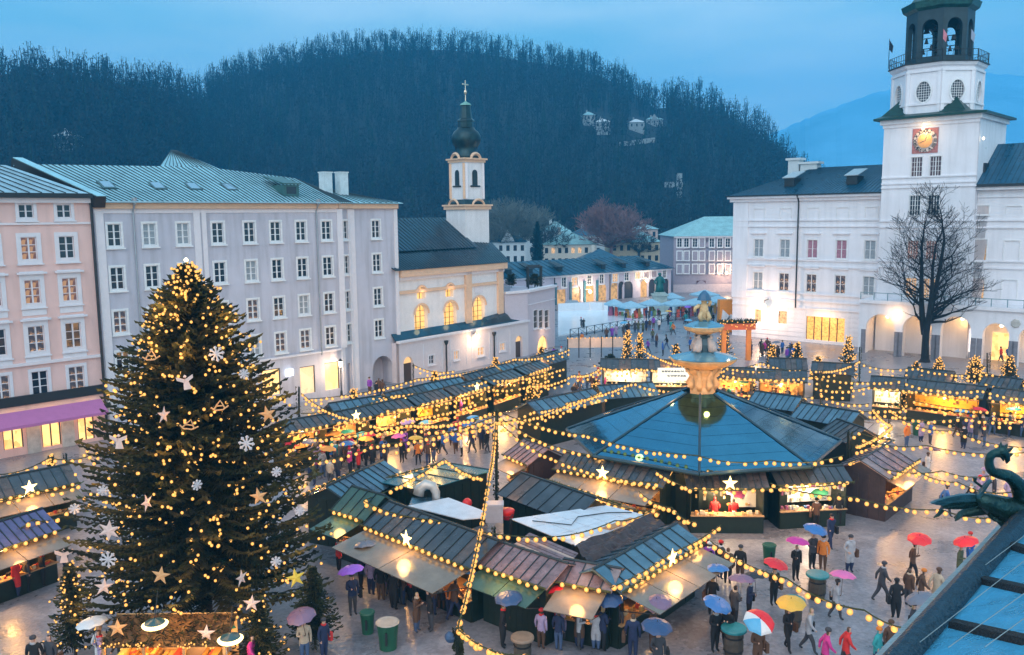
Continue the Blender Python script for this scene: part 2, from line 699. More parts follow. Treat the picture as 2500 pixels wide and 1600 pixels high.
def forest():
    rs = np.random.RandomState(3)
    V, T, MI = [], [], []
    base = 0
    spots = []
    for k in range(15500):
        u = rs.uniform(0, NU - .01)
        v = rs.uniform(0, 1) ** .8 * (NV - 1.02)
        if v < NV - 4.6:
            spots.append((u, v))
    for k in range(900):
        spots.append((rs.uniform(0, NU - .01), NV - 1.001 - .5 * rs.uniform(0, 1) ** 2))
    for u, v in spots:
        i, j = int(u), int(v)
        fu, fv = u - i, v - j
        p = hill_pts[i][j].lerp(hill_pts[i + 1][j], fu).lerp(hill_pts[i][j + 1].lerp(hill_pts[i + 1][j + 1], fu), fv)
        vv = p - Vector((0, 0, H))
        qx, qy = CX + F * vv.dot(rt) / vv.dot(fw), CY - F * vv.dot(up) / vv.dot(fw)
        if any(x0 < qx < x1 and y0 < qy < y1 for x0, x1, y0, y1 in ((1415, 1498, 285, 345), (1528, 1628, 292, 350), (124, 184, 330, 372), (1505, 1605, 352, 382), (1618, 1672, 455, 500))):
            continue                      # clearings round the hillside houses
        conifer = rs.rand() < .07
        ridge_ = v > NV - 1.6
        h = rs.uniform(12, 19) if not ridge_ else rs.uniform(15, 24)
        conifer = conifer and not ridge_
        w_ = rs.uniform(3.0, 5.2) * (.75 if ridge_ else 1)
        px_, py_, pz_ = p
        vs, fs = [], []

        def tri(a, b, c):
            n_ = len(vs)
            vs.extend((a, b, c))
            fs.append((n_, n_ + 1, n_ + 2))
        tw = .32
        for q in range(2):
            a = q * 1.57 + u
            dx, dy = math.cos(a) * tw, math.sin(a) * tw
            tri((px_ - dx, py_ - dy, pz_ - 1), (px_ + dx, py_ + dy, pz_ - 1), (px_, py_, pz_ + h * (.95 if conifer else .62)))
        near = j < 12
        if conifer:
            for q in range(10):
                a = rs.uniform(0, 6.28)
                z = pz_ + h * (.12 + .08 * q)
                r = w_ * .55 * (1 - q / 11)
                for s_ in (0, 2.1, 4.2):
                    c, s2 = math.cos(a + s_), math.sin(a + s_)
                    c2, s3 = math.cos(a + s_ + 1.3), math.sin(a + s_ + 1.3)
                    tri((px_, py_, z + h * .14), (px_ + c * r, py_ + s2 * r, z), (px_ + c2 * r, py_ + s3 * r, z))
        else:
            cz_ = pz_ + h * (.62 if not ridge_ else .70)
            rzv = h * (.36 if not ridge_ else .28)
            nq = 34 if ridge_ else (30 if near else 22)
            sz = (.42 if ridge_ else .62) * (1 if near else 1.15)
            for q in range(nq):
                a = rs.uniform(0, 6.28)
                ce = rs.uniform(-1, 1)
                rr = rs.uniform(.2, 1) ** .5
                se = math.sqrt(1 - ce * ce) * rr
                cx, cy, cz2 = px_ + math.cos(a) * se * w_ * .8, py_ + math.sin(a) * se * w_ * .8, cz_ + ce * rr * rzv
                d1, d2, d3 = rs.uniform(-1, 1, 3), rs.uniform(-1, 1, 3), rs.uniform(-1, 1, 3)
                tri((cx + d1[0] * sz, cy + d1[1] * sz, cz2 + d1[2] * sz * 1.3), (cx + d2[0] * sz, cy + d2[1] * sz, cz2 + d2[2] * sz), (cx + d3[0] * sz, cy + d3[1] * sz, cz2 + d3[2] * sz * 1.3))
                if q % 5 == 0:
                    tri((px_, py_, pz_ + h * rs.uniform(.3, .6)), (cx + .15, cy, cz2), (cx - .15, cy, cz2 + .2))
        V.extend(vs)
        T.extend([(a + base, b + base, c + base) for a, b, c in fs])
        base += len(vs)
        MI.extend([1 if conifer else (2 if rs.rand() < .3 else 0)] * len(fs))
    me = bpy.data.meshes.new('forest')
    va = np.array(V, dtype=np.float32)
    ta = np.array(T, dtype=np.int32)
    me.vertices.add(len(va))
    me.vertices.foreach_set('co', va.ravel())
    me.loops.add(ta.size)
    me.loops.foreach_set('vertex_index', ta.ravel())
    me.polygons.add(len(ta))
    me.polygons.foreach_set('loop_start', np.arange(0, ta.size, 3, dtype=np.int32))
    me.polygons.foreach_set('material_index', np.array(MI, dtype=np.int32))
    for m in (M('bare_twigs_brown', (.008, .014, .018), .9, noise=0), M('fir_needles_far', (.012, .030, .020), .9, noise=0), M('bare_twigs_grey', (.016, .023, .027), .9, noise=0)):
        me.materials.append(m)
    me.update()
    me.validate()
    o = ob('forest', me)
    tag(o, 'dark leafless winter wood covering the whole hill behind the town', 'woods')
    struct(o, 'stuff')


forest()

# pale far mountain behind the clock tower
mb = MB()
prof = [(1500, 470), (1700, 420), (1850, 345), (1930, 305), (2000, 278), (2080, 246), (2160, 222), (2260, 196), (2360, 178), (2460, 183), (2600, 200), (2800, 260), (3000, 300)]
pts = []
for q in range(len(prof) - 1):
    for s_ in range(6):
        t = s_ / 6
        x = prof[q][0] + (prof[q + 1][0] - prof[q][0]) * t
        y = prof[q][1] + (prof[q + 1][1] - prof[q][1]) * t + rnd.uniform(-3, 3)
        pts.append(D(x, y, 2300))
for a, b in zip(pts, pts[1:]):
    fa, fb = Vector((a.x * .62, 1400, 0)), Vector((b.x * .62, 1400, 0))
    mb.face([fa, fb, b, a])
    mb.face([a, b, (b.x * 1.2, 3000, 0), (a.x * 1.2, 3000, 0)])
struct(mb.build('distant_mountain', M('haze_tinted_mountain', (.20, .52, .72), .95, noise=.3, scale=.004), smooth=True))  # distance haze is put into the slope's pale blue colour

HAZE = True
if HAZE:
    hz = bpy.data.materials.new('air')
    hz.use_nodes = True
    hn = hz.node_tree.nodes
    hn.clear()
    ho = hn.new('ShaderNodeOutputMaterial')
    pv = hn.new('ShaderNodeVolumePrincipled')
    pv.inputs['Color'].default_value = (.05, .54, .98, 1)
    pv.inputs['Density'].default_value = .00050
    pv.inputs['Anisotropy'].default_value = .0
    hz.node_tree.links.new(pv.outputs[0], ho.inputs['Volume'])
    struct(MB().box(-2600, 2600, -40, 3100, -2, 475).build('haze', hz), 'stuff')

# ================================================================== left side: pink house and long grey house
VS = Fac((-37.22, 60.68), math.atan2(83.25 - 60.68, -15.57 + 37.22))
PINK = M('pink_plaster', (.82, .54, .49), .85, noise=.07, streak=.12, scale=.5, bump=.08)
PINKW = M('pale_pink_trim', (.78, .70, .72), .7, noise=.05)
GREYP = M('lilac_grey_plaster', (.55, .54, .62), .85, noise=.10, streak=.22, scale=.30, bump=.08)
TRIM = M('white_pink_trim', (.76, .72, .76), .7, noise=.05)
PEACH = M('peach_trim', (.76, .50, .34), .75, noise=.08)
ZINC = M('pale_green_roof_metal', (.36, .64, .72), .35, .25, noise=.18, scale=.7, rvar=.12)
ZINC2 = M('blue_grey_roof_metal', (.36, .52, .60), .35, .3, noise=.2, scale=.7, rvar=.12)


def sx_(f, x, y):
    return f.at(x, y)[0]


# ---- pink house
ph = thing('pink_house', 'pale pink four storey house with a purple shop awning beside the lilac grey house', 'building', VS.w(0, -.12), VS.a)
PF = Fac(VS.w(0, -.12), VS.a)
s1 = PF.at(240, 800)[0]
s0 = -14.
pz = PF.at(120, 484)[1]
hol, wins = [], []
rows = [((63, 516), .98, .98, 2, 2, 0), ((71, 607), 1.05, 1.65, 2, 3, 0), ((80, 713), 1.05, 1.75, 2, 3, 1), ((87, 828), 1.1, 1.9, 2, 3, 1), ((97, 935), 1.1, 1.75, 2, 3, 0)]
c1, c2 = PF.at(71, 607)[0], PF.at(163, 607)[0]
stp = c2 - c1
for ri, ((x, y), w_, h_, nx, ny, hood) in enumerate(rows):
    zz = PF.at(x, y)[1]
    for k in range(-3, 2):
        s_ = c1 + k * stp
        hol.append(rect(s_ - w_ / 2, s_ + w_ / 2, zz - h_ / 2, zz + h_ / 2))
        gl = DARKGLASS
        if ri == 2:
            gl = HALFLIT
        elif ri == 1 and k == 0:
            gl = HALFLIT
        elif ri in (3, 4) and k > -2:
            gl = SPARKWIN if (k + ri) % 2 else DARKGLASS
        wins.append((s_, zz, w_, h_, nx, ny, hood, gl, ri))
# shop openings at the ground
sh = []
for xa, xb, ya, yb in [(10, 54, 1032, 1100), (105, 146, 1012, 1096), (193, 228, 1005, 1085)]:
    a, zb = PF.at(xa, yb)
    b, zt = PF.at(xb, (ya + yb) / 2 - 30)
    zt = PF.at(xa, ya)[1]
    zb = max(.25, zb)
    sh.append((a, b, zb, zt))
    hol.append(rect(a, b, zb, zt))
wall('wall', ph, rect(s0, s1, -.3, pz), hol, PINK)
body(ph, s0, s1, .3, 12, pz, PINK)
for s_, zz, w_, h_, nx, ny, hood, gl, ri in wins:
    window(ph, s_, zz, w_, h_, nx, ny, .3 if ri in (1, 2, 3) else .22, TRIM, gl, hood=bool(hood), bar=.06, cen=.11)
    if ri in (2, 3):
        band('window_panel', ph, s_ - w_ / 2 - .3, s_ + w_ / 2 + .3, zz + h_ / 2 + .303, zz + h_ / 2 + .62, -.06, TRIM, -.002)
        band('window_panel', ph, s_ - w_ / 2 - .3, s_ + w_ / 2 + .3, zz - h_ / 2 - .85, zz - h_ / 2 - .42, -.05, TRIM, -.002)
for (a, b, zb, zt) in sh:
    f = MB().box(a, b, .2, .24, zb, zt).build('shop_window', SHOPGLOW, ph)
    MB().box(a - .05, a + .06, .05, .19, zb, zt).box(b - .06, b + .05, .05, .19, zb, zt).box(a, b, .05, .19, zt - .12, zt + .03).box((a + b) / 2 - .04, (a + b) / 2 + .04, .1, .19, zb, zt - .12).build('frame', BLACKM, f)
    lamp('shop_light', ((a + b) / 2, -.9, 2.4), 40, (1, .6, .25), .3, ph)
for k in range(9):   # courses of the rusticated ground storey
    z_ = 4.15 + .3 * k
    if not any(w[8] == 4 and z_ > w[1] - w[3] / 2 - .35 and z_ < w[1] + w[3] / 2 + .3 for w in wins):
        band('plaster_course', ph, s0, s1, z_, z_ + .05, -.04, PINK, -.002)
z_ = PF.at(120, 883)[1]
band('string_course', ph, s0, s1, z_ - .1, z_ + .12, -.18, PINKW, -.002)
z_ = PF.at(120, 546)[1]
band('string_course', ph, s0, s1, z_ - .08, z_ + .08, -.12, PINKW, -.002)
band('cornice', ph, s0, s1, pz - .35, pz, -.3, PINKW, -.002)
band('gutter', ph, s0, s1 + .05, pz + .01, pz + .35, -.65, BLACKM, .2)
zf = PF.at(120, 968)[1]
band('shop_fascia', ph, s0, s1, zf - .35, zf + .35, -.25, BLACKM, -.002)
aw = MB()
zt = PF.at(120, 990)[1]
aw.slab([(s0, -1.6, zt - .85), (s1 - .3, -1.6, zt - .85), (s1 - .3, -.27, zt - .05), (s0, -.27, zt - .05)], .04)
aw.box(s0, s1 - .3, -1.62, -1.58, zt - 1.05, zt - .86)
aw.build('awning', M('purple_awning', (.52, .17, .38), .7, noise=.06), ph)
for xx in (80, 165):
    a = PF.at(xx, 1050)[0]
    band('pier', ph, a - .45, a + .45, 0, zt - 1.3, -.12, STONE, -.003)
rz_ = pz + .35
roof_sheets(ph, (s0, -.6, rz_), (s1 - .2, -.6, rz_), (s1 - 4.2, 4.4, rz_ + 2.2), (s0, 4.4, rz_ + 2.2), 26, ZINC2)
MB().slab([(s1 - 4.2, 4.4, rz_ + 2.2), (s1 - .2, -.6, rz_), (s1 + 1, 9, rz_), (s1 - 1, 10, rz_)], .2).build('roof_side', BLACKM, ph)
MB().slab([(s0, 4.4, rz_ + 2.2), (s1 - 4.2, 4.4, rz_ + 2.2), (s1 - 4.2, 12, rz_ - .3), (s0, 12, rz_ - .3)], .1).build('rear_roof', ZINC2, ph)
MB().tube([(s1 + .02, -.22, 0), (s1 + .02, -.22, pz)], .08, 6).build('downpipe', BLACKM, ph)

# ---- long lilac grey house
gh = thing('grey_house', 'long lilac grey five storey house with a pale green seamed metal roof', 'building', VS.O, VS.a)
sA = VS.at(236, 700)[0] + .15
sB = VS.at(828, 700)[0]
ez = VS.at(550, 494)[1]
xs = [279, 365, 447, 532, 609, 673, 735, 797]
cs = [VS.at(x, 570)[0] for x in xs]
rz5 = [VS.at(x, y)[1] for x, y in [(609, 567), (615, 661), (681, 750), (687, 836)]]
spark = {(2, 0), (3, 6), (3, 5), (2, 4)}
pale = {(0, 1), (0, 2), (1, 4), (2, 6), (3, 4)}
hol, wl_ = [], []
for r_, zz in enumerate(rz5):
    for k, s_ in enumerate(cs):
        w_, h_ = 1.0, 1.72
        hol.append(rect(s_ - w_ / 2, s_ + w_ / 2, zz - h_ / 2, zz + h_ / 2))
        wl_.append((s_, zz, w_, h_, SPARKWIN if (r_, k) in spark else CURTAIN if (r_, k) in pale else DARKGLASS))
shops = []
for xa, xb, ya, yb, kind in [(640, 685, 905, 962, 'g'), (733, 770, 897, 958, 's'), (794, 829, 887, 948, 'g'), (690, 712, 918, 932, 'l')]:
    a, b = VS.at(xa, 930)[0], VS.at(xb, 930)[0]
    zt = VS.at(xa, ya)[1]
    zb = VS.at(xb, yb)[1]
    if kind == 'l':
        continue
    hol.append(rect(a, b, max(.2, zb), zt))
    shops.append((a, b, max(.2, zb), zt, kind))
wall('wall', gh, rect(sA, sB, -.3, ez - .55), hol, GREYP)
body(gh, sA, sB, .3, 12, ez - .56, GREYP)
for s_, zz, w_, h_, gl in wl_:
    window(gh, s_, zz, w_, h_, 2, 3, .17, WHITE, gl, bar=.06, cen=.12)
for a, b, zb, zt, kind in shops:
    f = MB().box(a, b, .2, .24, zb, zt).build('shop_window', ME('soft_shop_light', (1., .72, .42), 1.0, .5, (.7, .35, .1), 1.5) if kind == 's' else ME('bright_shop_light', (1., .64, .26), 1.5, .5, (.8, .4, .08), 1.2), gh)
    MB().box(a - .04, a + .05, .06, .19, zb, zt).box(b - .05, b + .04, .06, .19, zb, zt).box(a, b, .06, .19, zt - .08, zt + .03).build('frame', BLACKM, f)
    lamp('shop_light', ((a + b) / 2, -1.2, 2.6), 60, (1, .66, .34), .3, gh)
MB().box(-.35, .35, -.3, -.05, -.3, .3).build('lit_sign', ME('sign_light', (.8, .9, 1.), 3.), gh, (VS.at(705, 925)[0], 0, 3.0))
z_ = VS.at(740, 866)[1]
band('string_course', gh, sA, sB, z_ - .08, z_ + .1, -.15, TRIM, -.002)
for xa in (236, 478, 824):
    a = VS.at(xa, 600)[0]
    wdt = .62
    if xa == 478:
        band('pilaster', gh, a - .1, a + .45, z_ + .11, ez - .6, -.1, TRIM, -.003)
        band('pilaster', gh, a + .6, a + 1.0, z_ + .11, ez - .6, -.1, TRIM, -.003)
    else:
        band('pilaster', gh, a, a + wdt, z_ + .11 if xa > 300 else 0, ez - .6, -.1, TRIM, -.003)
# bend and wing at the right end
P1 = VS.w(sB)
W2 = Fac(P1, R(66))
lenA = 3.5
s_in = VS.at(873, 700)
# wing: inner facet then front
for q in np.arange(.5, 8, .05):
    pt = W2.w(q)
    v = pt - Vector((0, 0, H))
    if CX + F * v.dot(rt) / v.dot(fw) > 868:
        lenA = float(q)
        break
P2 = W2.w(lenA)
W3 = Fac(P2, VS.a + R(2))
lenB = W3.at(975, 760)[0]
for fc, ln, xs_, nm in ((W2, lenA, [844], 'a'), (W3, lenB, [920], 'b')):
    rt_ = ob('wing', None, gh)
    rt_.location = (gh.matrix_world.inverted() @ fc.O) if False else Vector(((fc.O - VS.O).dot(VS.d), (fc.O - VS.O).dot(VS.n), 0))
    rt_.rotation_euler = (0, 0, fc.a - VS.a)
    hs, wv = [], []
    for x in xs_:
        for zz in rz5:
            s_ = fc.at(x, 640)[0]
            w_ = 1.0 if nm == 'b' else .95
            hs.append(rect(s_ - w_ / 2, s_ + w_ / 2, zz - .86, zz + .86))
            wv.append((s_, zz, w_))
    if nm == 'b':
        a, b = fc.at(910, 920)[0], fc.at(960, 920)[0]
        hs.append(arch(a, b, .0, fc.at(935, 869)[1]))
        AR = (a, b)
    else:
        hs.append(arch(.9, ln - .7, 0., VS.at(852, 888)[1]))
    wall('wall', rt_, rect(0, ln, -.3, ez - .55), hs, GREYP, depth=1.6 if nm == 'b' else .4)
    body(rt_, 0.02, ln - .02, 1.62 if nm == 'b' else .42, 8, ez - .56, GREYP)
    for s_, zz, w_ in wv:
        o = window(rt_, s_, zz, w_, 1.72, 2, 3, .17, WHITE, DARKGLASS, bar=.06, cen=.12)
        MB().box(-.6, .6, .17, .2, -.9, .9).build('blind', BLACKM, o)
    band('pilaster', rt_, 0, .5, 0, ez - .6, -.1, TRIM, -.003)
    band('pilaster', rt_, ln - .45, ln, 0, ez - .6, -.1, TRIM, -.003)
    band('cornice', rt_, 0, ln, ez - .54, ez - .1, -.3, PEACH, .1)
# wing sub-empties are deeper than the rules allow: lift everything in them to the house itself
bpy.context.view_layer.update()
for rt_ in [o for o in list(gh.children) if o.type == 'EMPTY']:
    Mx = Matrix.Translation(rt_.location) @ Matrix.Rotation(rt_.rotation_euler.z, 4, 'Z')
    for ch in list(rt_.children):
        ch.parent = gh
        ch.matrix_basis = Mx @ ch.matrix_basis
    bpy.data.objects.remove(rt_)


def L(f, x, y, z):
    p = f.w(x, y, z) - VS.O
    return Vector((p.dot(VS.d), p.dot(VS.n), z))


band('cornice', gh, sA, sB, ez - .54, ez - .1, -.3, PEACH, .1)
band('frieze', gh, sA, sB, ez - .9, ez - .55, -.08, TRIM, -.003)
eA, eB, eC, eD = Vector((sA, -.6, ez)), Vector((sB + .1, -.6, ez)), L(W3, 0, -.6, ez), L(W3, lenB + .4, -.6, ez)
rg1, rg2 = Vector((sA - 3.4, 6.2, ez + 3.0)), Vector((VS.at(600, 700)[0], 6.2, ez + 3.3))
rg3, rg4 = Vector((sB - .6, 6.0, ez + 2.5)), Vector((sB + 3, 7, ez + 1.6))
roof_sheets(gh, eA, eA.lerp(eB, .62), rg2, rg1, 34, ZINC)
roof_sheets(gh, eA.lerp(eB, .62), eB, rg3, rg2, 20, ZINC)
roof_sheets(gh, eB, eC, rg4, rg3, 6, ZINC)
roof_sheets(gh, eC, eD, rg4 + Vector((2.5, .5, -.2)), rg4, 9, ZINC)
pk = Vector((VS.at(560, 700)[0], 9.5, ez + 4.9))
roof_sheets(gh, rg1.lerp(rg2, .72) + Vector((0, 0, -.3)), rg2 + Vector((2.4, 0, -.5)), pk + Vector((.5, 0, 0)), pk, 14, ZINC)
MB().slab([rg1, rg2, rg2 + Vector((0, 7, -4)), rg1 + Vector((0, 7, -4))], .15).build('rear_roof', ZINC, gh)
MB().slab([rg2, rg3, rg3 + Vector((0, 6, -3)), rg2 + Vector((0, 7, -4))], .15).build('rear_roof', ZINC, gh)
MB().slab([rg3, rg4, rg4 + Vector((0, 6, -3)), rg3 + Vector((0, 6, -3))], .15).build('rear_roof', ZINC, gh)
# raised fire wall at the left end of the roof
MB().slab([eA + Vector((-.1, -.3, .35)), eA + Vector((.7, -.3, .35)), rg1 + Vector((.7, 0, .45)), rg1 + Vector((-.1, 0, .45))], .9).build('fire_wall', BLACKM, gh)
MB().slab([eA + Vector((.0, -.3, .42)), eA + Vector((.7, -.3, .42)), rg1 + Vector((.7, 0, .52)), rg1 + Vector((.0, 0, .52))], .05).build('fire_wall_cap', ZINC, gh)
band('gutter', gh, sA, sB + .1, ez - .08, ez + .04, -.7, ZINC2, -.5)
for x, y in [(262, 459), (386, 464), (473, 467), (561, 468)]:
    t_ = .48
    s_ = VS.at(x, y, 2.2)[0]
    zz = ez + .62 * 4.1 * .68
    c = Vector((s_, -.6 + 6.8 * .42, ez + 3.15 * .42 + .1))
    ex, ey = Vector((1, 0, 0)), Vector((0, 6.8, 3.15)).normalized()
    b = MB()
    b.slab([c - ex * .55 - ey * .75, c + ex * .55 - ey * .75, c + ex * .55 + ey * .75, c - ex * .55 + ey * .75], .16, 0)
    c2 = c + Vector((0, -.01, .02))
    b.slab([c2 - ex * .4 - ey * .58, c2 + ex * .4 - ey * .58, c2 + ex * .4 + ey * .58, c2 - ex * .4 + ey * .58], .03, 1)
    b.build('skylight', [M('skylight_frame', (.05, .11, .12), .4), M('skylight_glass', (.35, .5, .6), .12, .6, noise=0)], gh)
# dormer and two white chimneys
s_ = VS.at(700, 468, 1.5)[0]
b = MB()
b.slab([(s_ - .9, .5, ez + 1.75), (s_ + .9, .5, ez + 1.75), (s_ + .9, 4.0, ez + 2.5), (s_ - .9, 4.0, ez + 2.5)], .12, 0)
b.box(s_ - .8, s_ + .8, .7, 3.4, ez + .3, ez + 1.6, 0)
b.box(s_ - .5, s_ + .5, .68, .71, ez + .8, ez + 1.45, 1)
b.build('dormer', [M('dark_green_metal', (.04, .12, .12), .4), DARKGLASS], gh)
for x in (794, 833):
    s_ = VS.at(x, 435, 4.5)[0]
    b = MB().box(s_ - .48, s_ + .48, 4, 4.9, ez + .8, VS.at(x, 423, 4.5)[1])
    zt = VS.at(x, 423, 4.5)[1]
    b.box(s_ - .55, s_ + .55, 3.93, 4.97, zt, zt + .12)
    b.build('chimney', M('white_render', (.62, .68, .70), .8, noise=.15), gh)
for x in (326, 772):
    s_ = VS.at(x, 560)[0]
    MB().tube([(s_, -.12, 4.2), (s_, -.12, ez - .8), (s_, -.5, ez - .2)], .07, 6).lathe([(.08, 0), (.2, .25), (.22, .6)], 8, (s_, -.5, ez - .3)).build('downpipe', M('zinc_pipe', (.35, .38, .42), .4, .5), gh)

# ================================================================== church of the square
CF = Fac((-11.67, 87.2), math.atan2(104.7 - 87.2, 1.98 + 11.67))
OFF = 1.1
ch = thing('church', 'white and peach plastered church with dark blue roof and tall golden lit windows', 'church', CF.O, CF.a)
CW = M('church_white', (.80, .77, .78), .85, noise=.05, streak=.1, bump=.06)
CR = M('church_roof', (.010, .060, .10), .22, .35, noise=.4, scale=.5, rvar=.12)
sL, sR = CF.at(972, 700, OFF)[0], CF.at(1226, 700, OFF)[0]
czt = CF.at(1100, 650, OFF)[1]
hol, lit = [], []
for xa, xb, ya, yb in [(1012, 1044, 744, 828), (1084, 1115, 736, 815), (1154, 1184, 724, 798)]:
    a, b = CF.at(xa, 780, OFF)[0], CF.at(xb, 780, OFF)[0]
    zt, zb = CF.at((xa + xb) / 2, ya, OFF)[1], CF.at((xa + xb) / 2, yb, OFF)[1]
    hol.append(arch(a, b, zb, zt, 10))
    lit.append((a, b, zb, zt))
for xa, xb, ya, yb in [(1018, 1038, 700, 730), (1088, 1107, 694, 725)]:
    a, b = CF.at(xa, 715, OFF)[0], CF.at(xb, 715, OFF)[0]
    zt, zb = CF.at((xa + xb) / 2, ya, OFF)[1], CF.at((xa + xb) / 2, yb, OFF)[1]
    hol.append(arch(a, b, zb, zt, 8))
    lit.append((a, b, zb, zt))
wall('wall', ch, rect(sL, sR, -.3, czt), hol, CW, y=OFF, depth=.7)
body(ch, sL, sR, OFF + .72, OFF + 13, czt, CW)
CHG = ME('church_window_glow', (1.0, .58, .18), 1.15, .55, (.75, .32, .05), 1.2, axis=(1, 1, .5))
for a, b, zb, zt in lit:
    w0 = MB()
    w0.box(a, b, OFF + .5, OFF + .54, zb, zt)
    g_ = w0.build('lit_window', CHG, ch)
    nb = MB()
    for k in (1, 2):
        xx = a + (b - a) * k / 3
        nb.box(xx - .03, xx + .03, OFF + .44, OFF + .49, zb, zt)
    k = zb + .6
    while k < zt - .2:
        nb.box(a, b, OFF + .45, OFF + .48, k - .02, k + .02)
        k += .6
    nb.build('leading', M('window_lead', (.12, .07, .03), .5), g_)
    pa = arch(a - .2, b + .2, zb, zt + .2, 10)[1:]
    t_ = MB()
    o_ = arch(a, b, zb, zt, 10)[1:]
    for q in range(1, len(pa) - 0):
        if q + 1 < len(pa):
            t_.slab([(pa[q][0], OFF - .1, pa[q][1]), (o_[q][0], OFF - .1, o_[q][1]), (o_[q + 1][0], OFF - .1, o_[q + 1][1]), (pa[q + 1][0], OFF - .1, pa[q + 1][1])], .09)
    t_.build('window_hood', PEACH, ch)
    lamp('window_light', ((a + b) / 2, OFF - .5, (zb + zt) / 2), 18, (1, .6, .22), .3, ch)
for y0_, y1_, mt, pr in [(640, 655, PEACH, .55), (655, 662, TRIM, .3), (684, 691, PEACH, .22)]:
    z1_, z0_ = CF.at(1235, y0_, OFF)[1], CF.at(1235, y1_, OFF)[1]
    band('cornice', ch, sL, sR + (.4 if pr > .5 else .1), z0_ + .01, z1_ - .01, OFF - pr, mt, OFF + .1 if pr > .5 else OFF - .003)
for xa, xb in [(1134, 1148), (1213, 1225)]:
    a, b = CF.at(xa, 720, OFF)[0], CF.at(xb, 720, OFF)[0]
    band('pilaster', ch, a, b, 5, czt - .6, OFF - .3, PEACH, OFF - .004)
a, b = CF.at(1158, 700, OFF)[0], CF.at(1178, 700, OFF)[0]
z1_, z0_ = CF.at(1168, 687, OFF)[1], CF.at(1168, 716, OFF)[1]
MB().box(a, b, OFF - .05, OFF - .003, z0_, z1_).build('blind_window', TRIM, ch)
# roofs: a taller part and the lower choir roof
ce = CF.at(1235, 640, OFF)[1] + .05
rh = ce + 5.0
sM = CF.at(1142, 575, OFF + 6)[0]
sRr = CF.at(1192, 577, OFF + 6)[0]
roof_sheets(ch, (sL - 1, OFF - .7, ce), (sR + .7, OFF - .7, ce), (sRr, OFF + 6.5, D(1192, 577, CF.w(sRr, OFF + 6.5).y).z), (sL - 1, OFF + 6.5, D(1192, 577, CF.w(sRr, OFF + 6.5).y).z), 44, CR)
zr_ = D(1192, 577, CF.w(sRr, OFF + 6.5).y).z
sT = CF.at(1116, 529, OFF + 8)[0]
zt_ = D(1116, 531, CF.w(sT, OFF + 9.5).y).z
roof_sheets(ch, (sL - 1, OFF + 3.2, ce + .55 * (zr_ - ce) + .15), (sM - 1.4, OFF + 3.2, ce + .55 * (zr_ - ce) + .15), (sT - .6, OFF + 9.5, zt_), (sL - 1, OFF + 9.5, zt_), 30, CR)
MB().slab([(sM - 1.4, OFF + 3.2, ce + .55 * (zr_ - ce) + .15), (sM + .8, OFF + 9, zr_ - .4), (sT - .6, OFF + 9.5, zt_)], .1).build('roof_side', CR, ch)
MB().slab([(sR + .7, OFF - .7, ce), (sR + .7, OFF + 12, ce), (sRr, OFF + 6.5, zr_)], .1).build('roof_side', CR, ch)
MB().slab([(sL - 1, OFF + 6.5, zr_), (sRr, OFF + 6.5, zr_), (sR + .7, OFF + 13, ce), (sL - 1, OFF + 13, ce)], .1).build('rear_roof', CR, ch)
# ground floor range in front
an = CF.at(1100, 818)[1]
AW = M('annex_plaster', (.70, .62, .64), .85, noise=.06, bump=.06)
APK = M('annex_pink_panel', (.72, .54, .50), .85, noise=.08)
sE = CF.at(1290, 830)[0]
hol, ops = [], []
for xa, xb, ya, yb, k in [(985, 1008, 871, 930, 'd'), (1047, 1060, 868, 889, 'w'), (1108, 1120, 857, 878, 'l'), (1166, 1182, 848, 868, 'l'), (1221, 1233, 838, 856, 'l'), (1259, 1276, 820, 876, 'd')]:
    a, b = CF.at(xa, 880)[0], CF.at(xb, 880)[0]
    zt, zb = CF.at((xa + xb) / 2, ya)[1], CF.at((xa + xb) / 2, yb)[1]
    if k == 'd':
        zb = 0
    hol.append(arch(a, b, zb, zt, 8) if k == 'd' else rect(a, b, zb, zt))
    ops.append((a, b, zb, zt, k))
wall('wall', ch, rect(0.05, sE, -.3, an), hol, AW, depth=.4)
body(ch, 0.05, sE, .42, OFF - .01, an - .01, AW, 'aisle_body')
band('cornice', ch, 0, sE + .1, an + .01, an + .22, -.25, TRIM, .3)
MB().slab([(0, .3, an + .25), (sE, .3, an + .25), (sE, OFF - .05, an + 1.0), (0, OFF - .05, an + 1.0)], .1).build('lean_to_roof', CR, ch)
b = MB()
sQ = CF.at(1180, 790)[0]
b.poly([(sQ, .4, an + .3), (sQ + 6, .4, an + .3), (sQ + 5, .4, an + 1.2), (sQ + 1.3, .4, an + .9), (sQ, OFF - .05, an + .3), (sQ + 6, OFF - .05, an + .3), (sQ + 5, OFF - .05, an + 1.5), (sQ + 1.3, OFF - .05, an + 1.2)],
       [(0, 1, 2, 3), (3, 2, 6, 7), (1, 5, 6, 2), (0, 3, 7, 4)])
b.build('raised_roof', CR, ch)
for a, b_, zb, zt, k in ops:
    if k == 'd':
        o = MB().box(a, b_, .3, .38, zb, zt - .75).build('door', M('brown_door', (.07, .04, .03), .5), ch)
        MB().box(a, b_, .3, .36, zt - .72, zt).build('fanlight', ME('fanlight_glow', (1., .6, .25), .9), ch)
    elif k == 'w':
        window(ch, (a + b_) / 2, (zb + zt) / 2, b_ - a - .02, zt - zb - .02, 2, 2, .14, TRIM, DARKGLASS)
    else:
        window(ch, (a + b_) / 2, (zb + zt) / 2, b_ - a - .02, zt - zb - .02, 2, 2, .14, TRIM, LITWIN)
for xa, xb in [(1033, 1080), (1099, 1140), (1152, 1196), (1213, 1246)]:
    a, b_ = CF.at(xa, 880)[0], CF.at(xb, 880)[0]
    for q in (a, b_ - .1):
        band('panel_edge', ch, q, q + .1, .6, an - .5, -.05, TRIM, -.003)
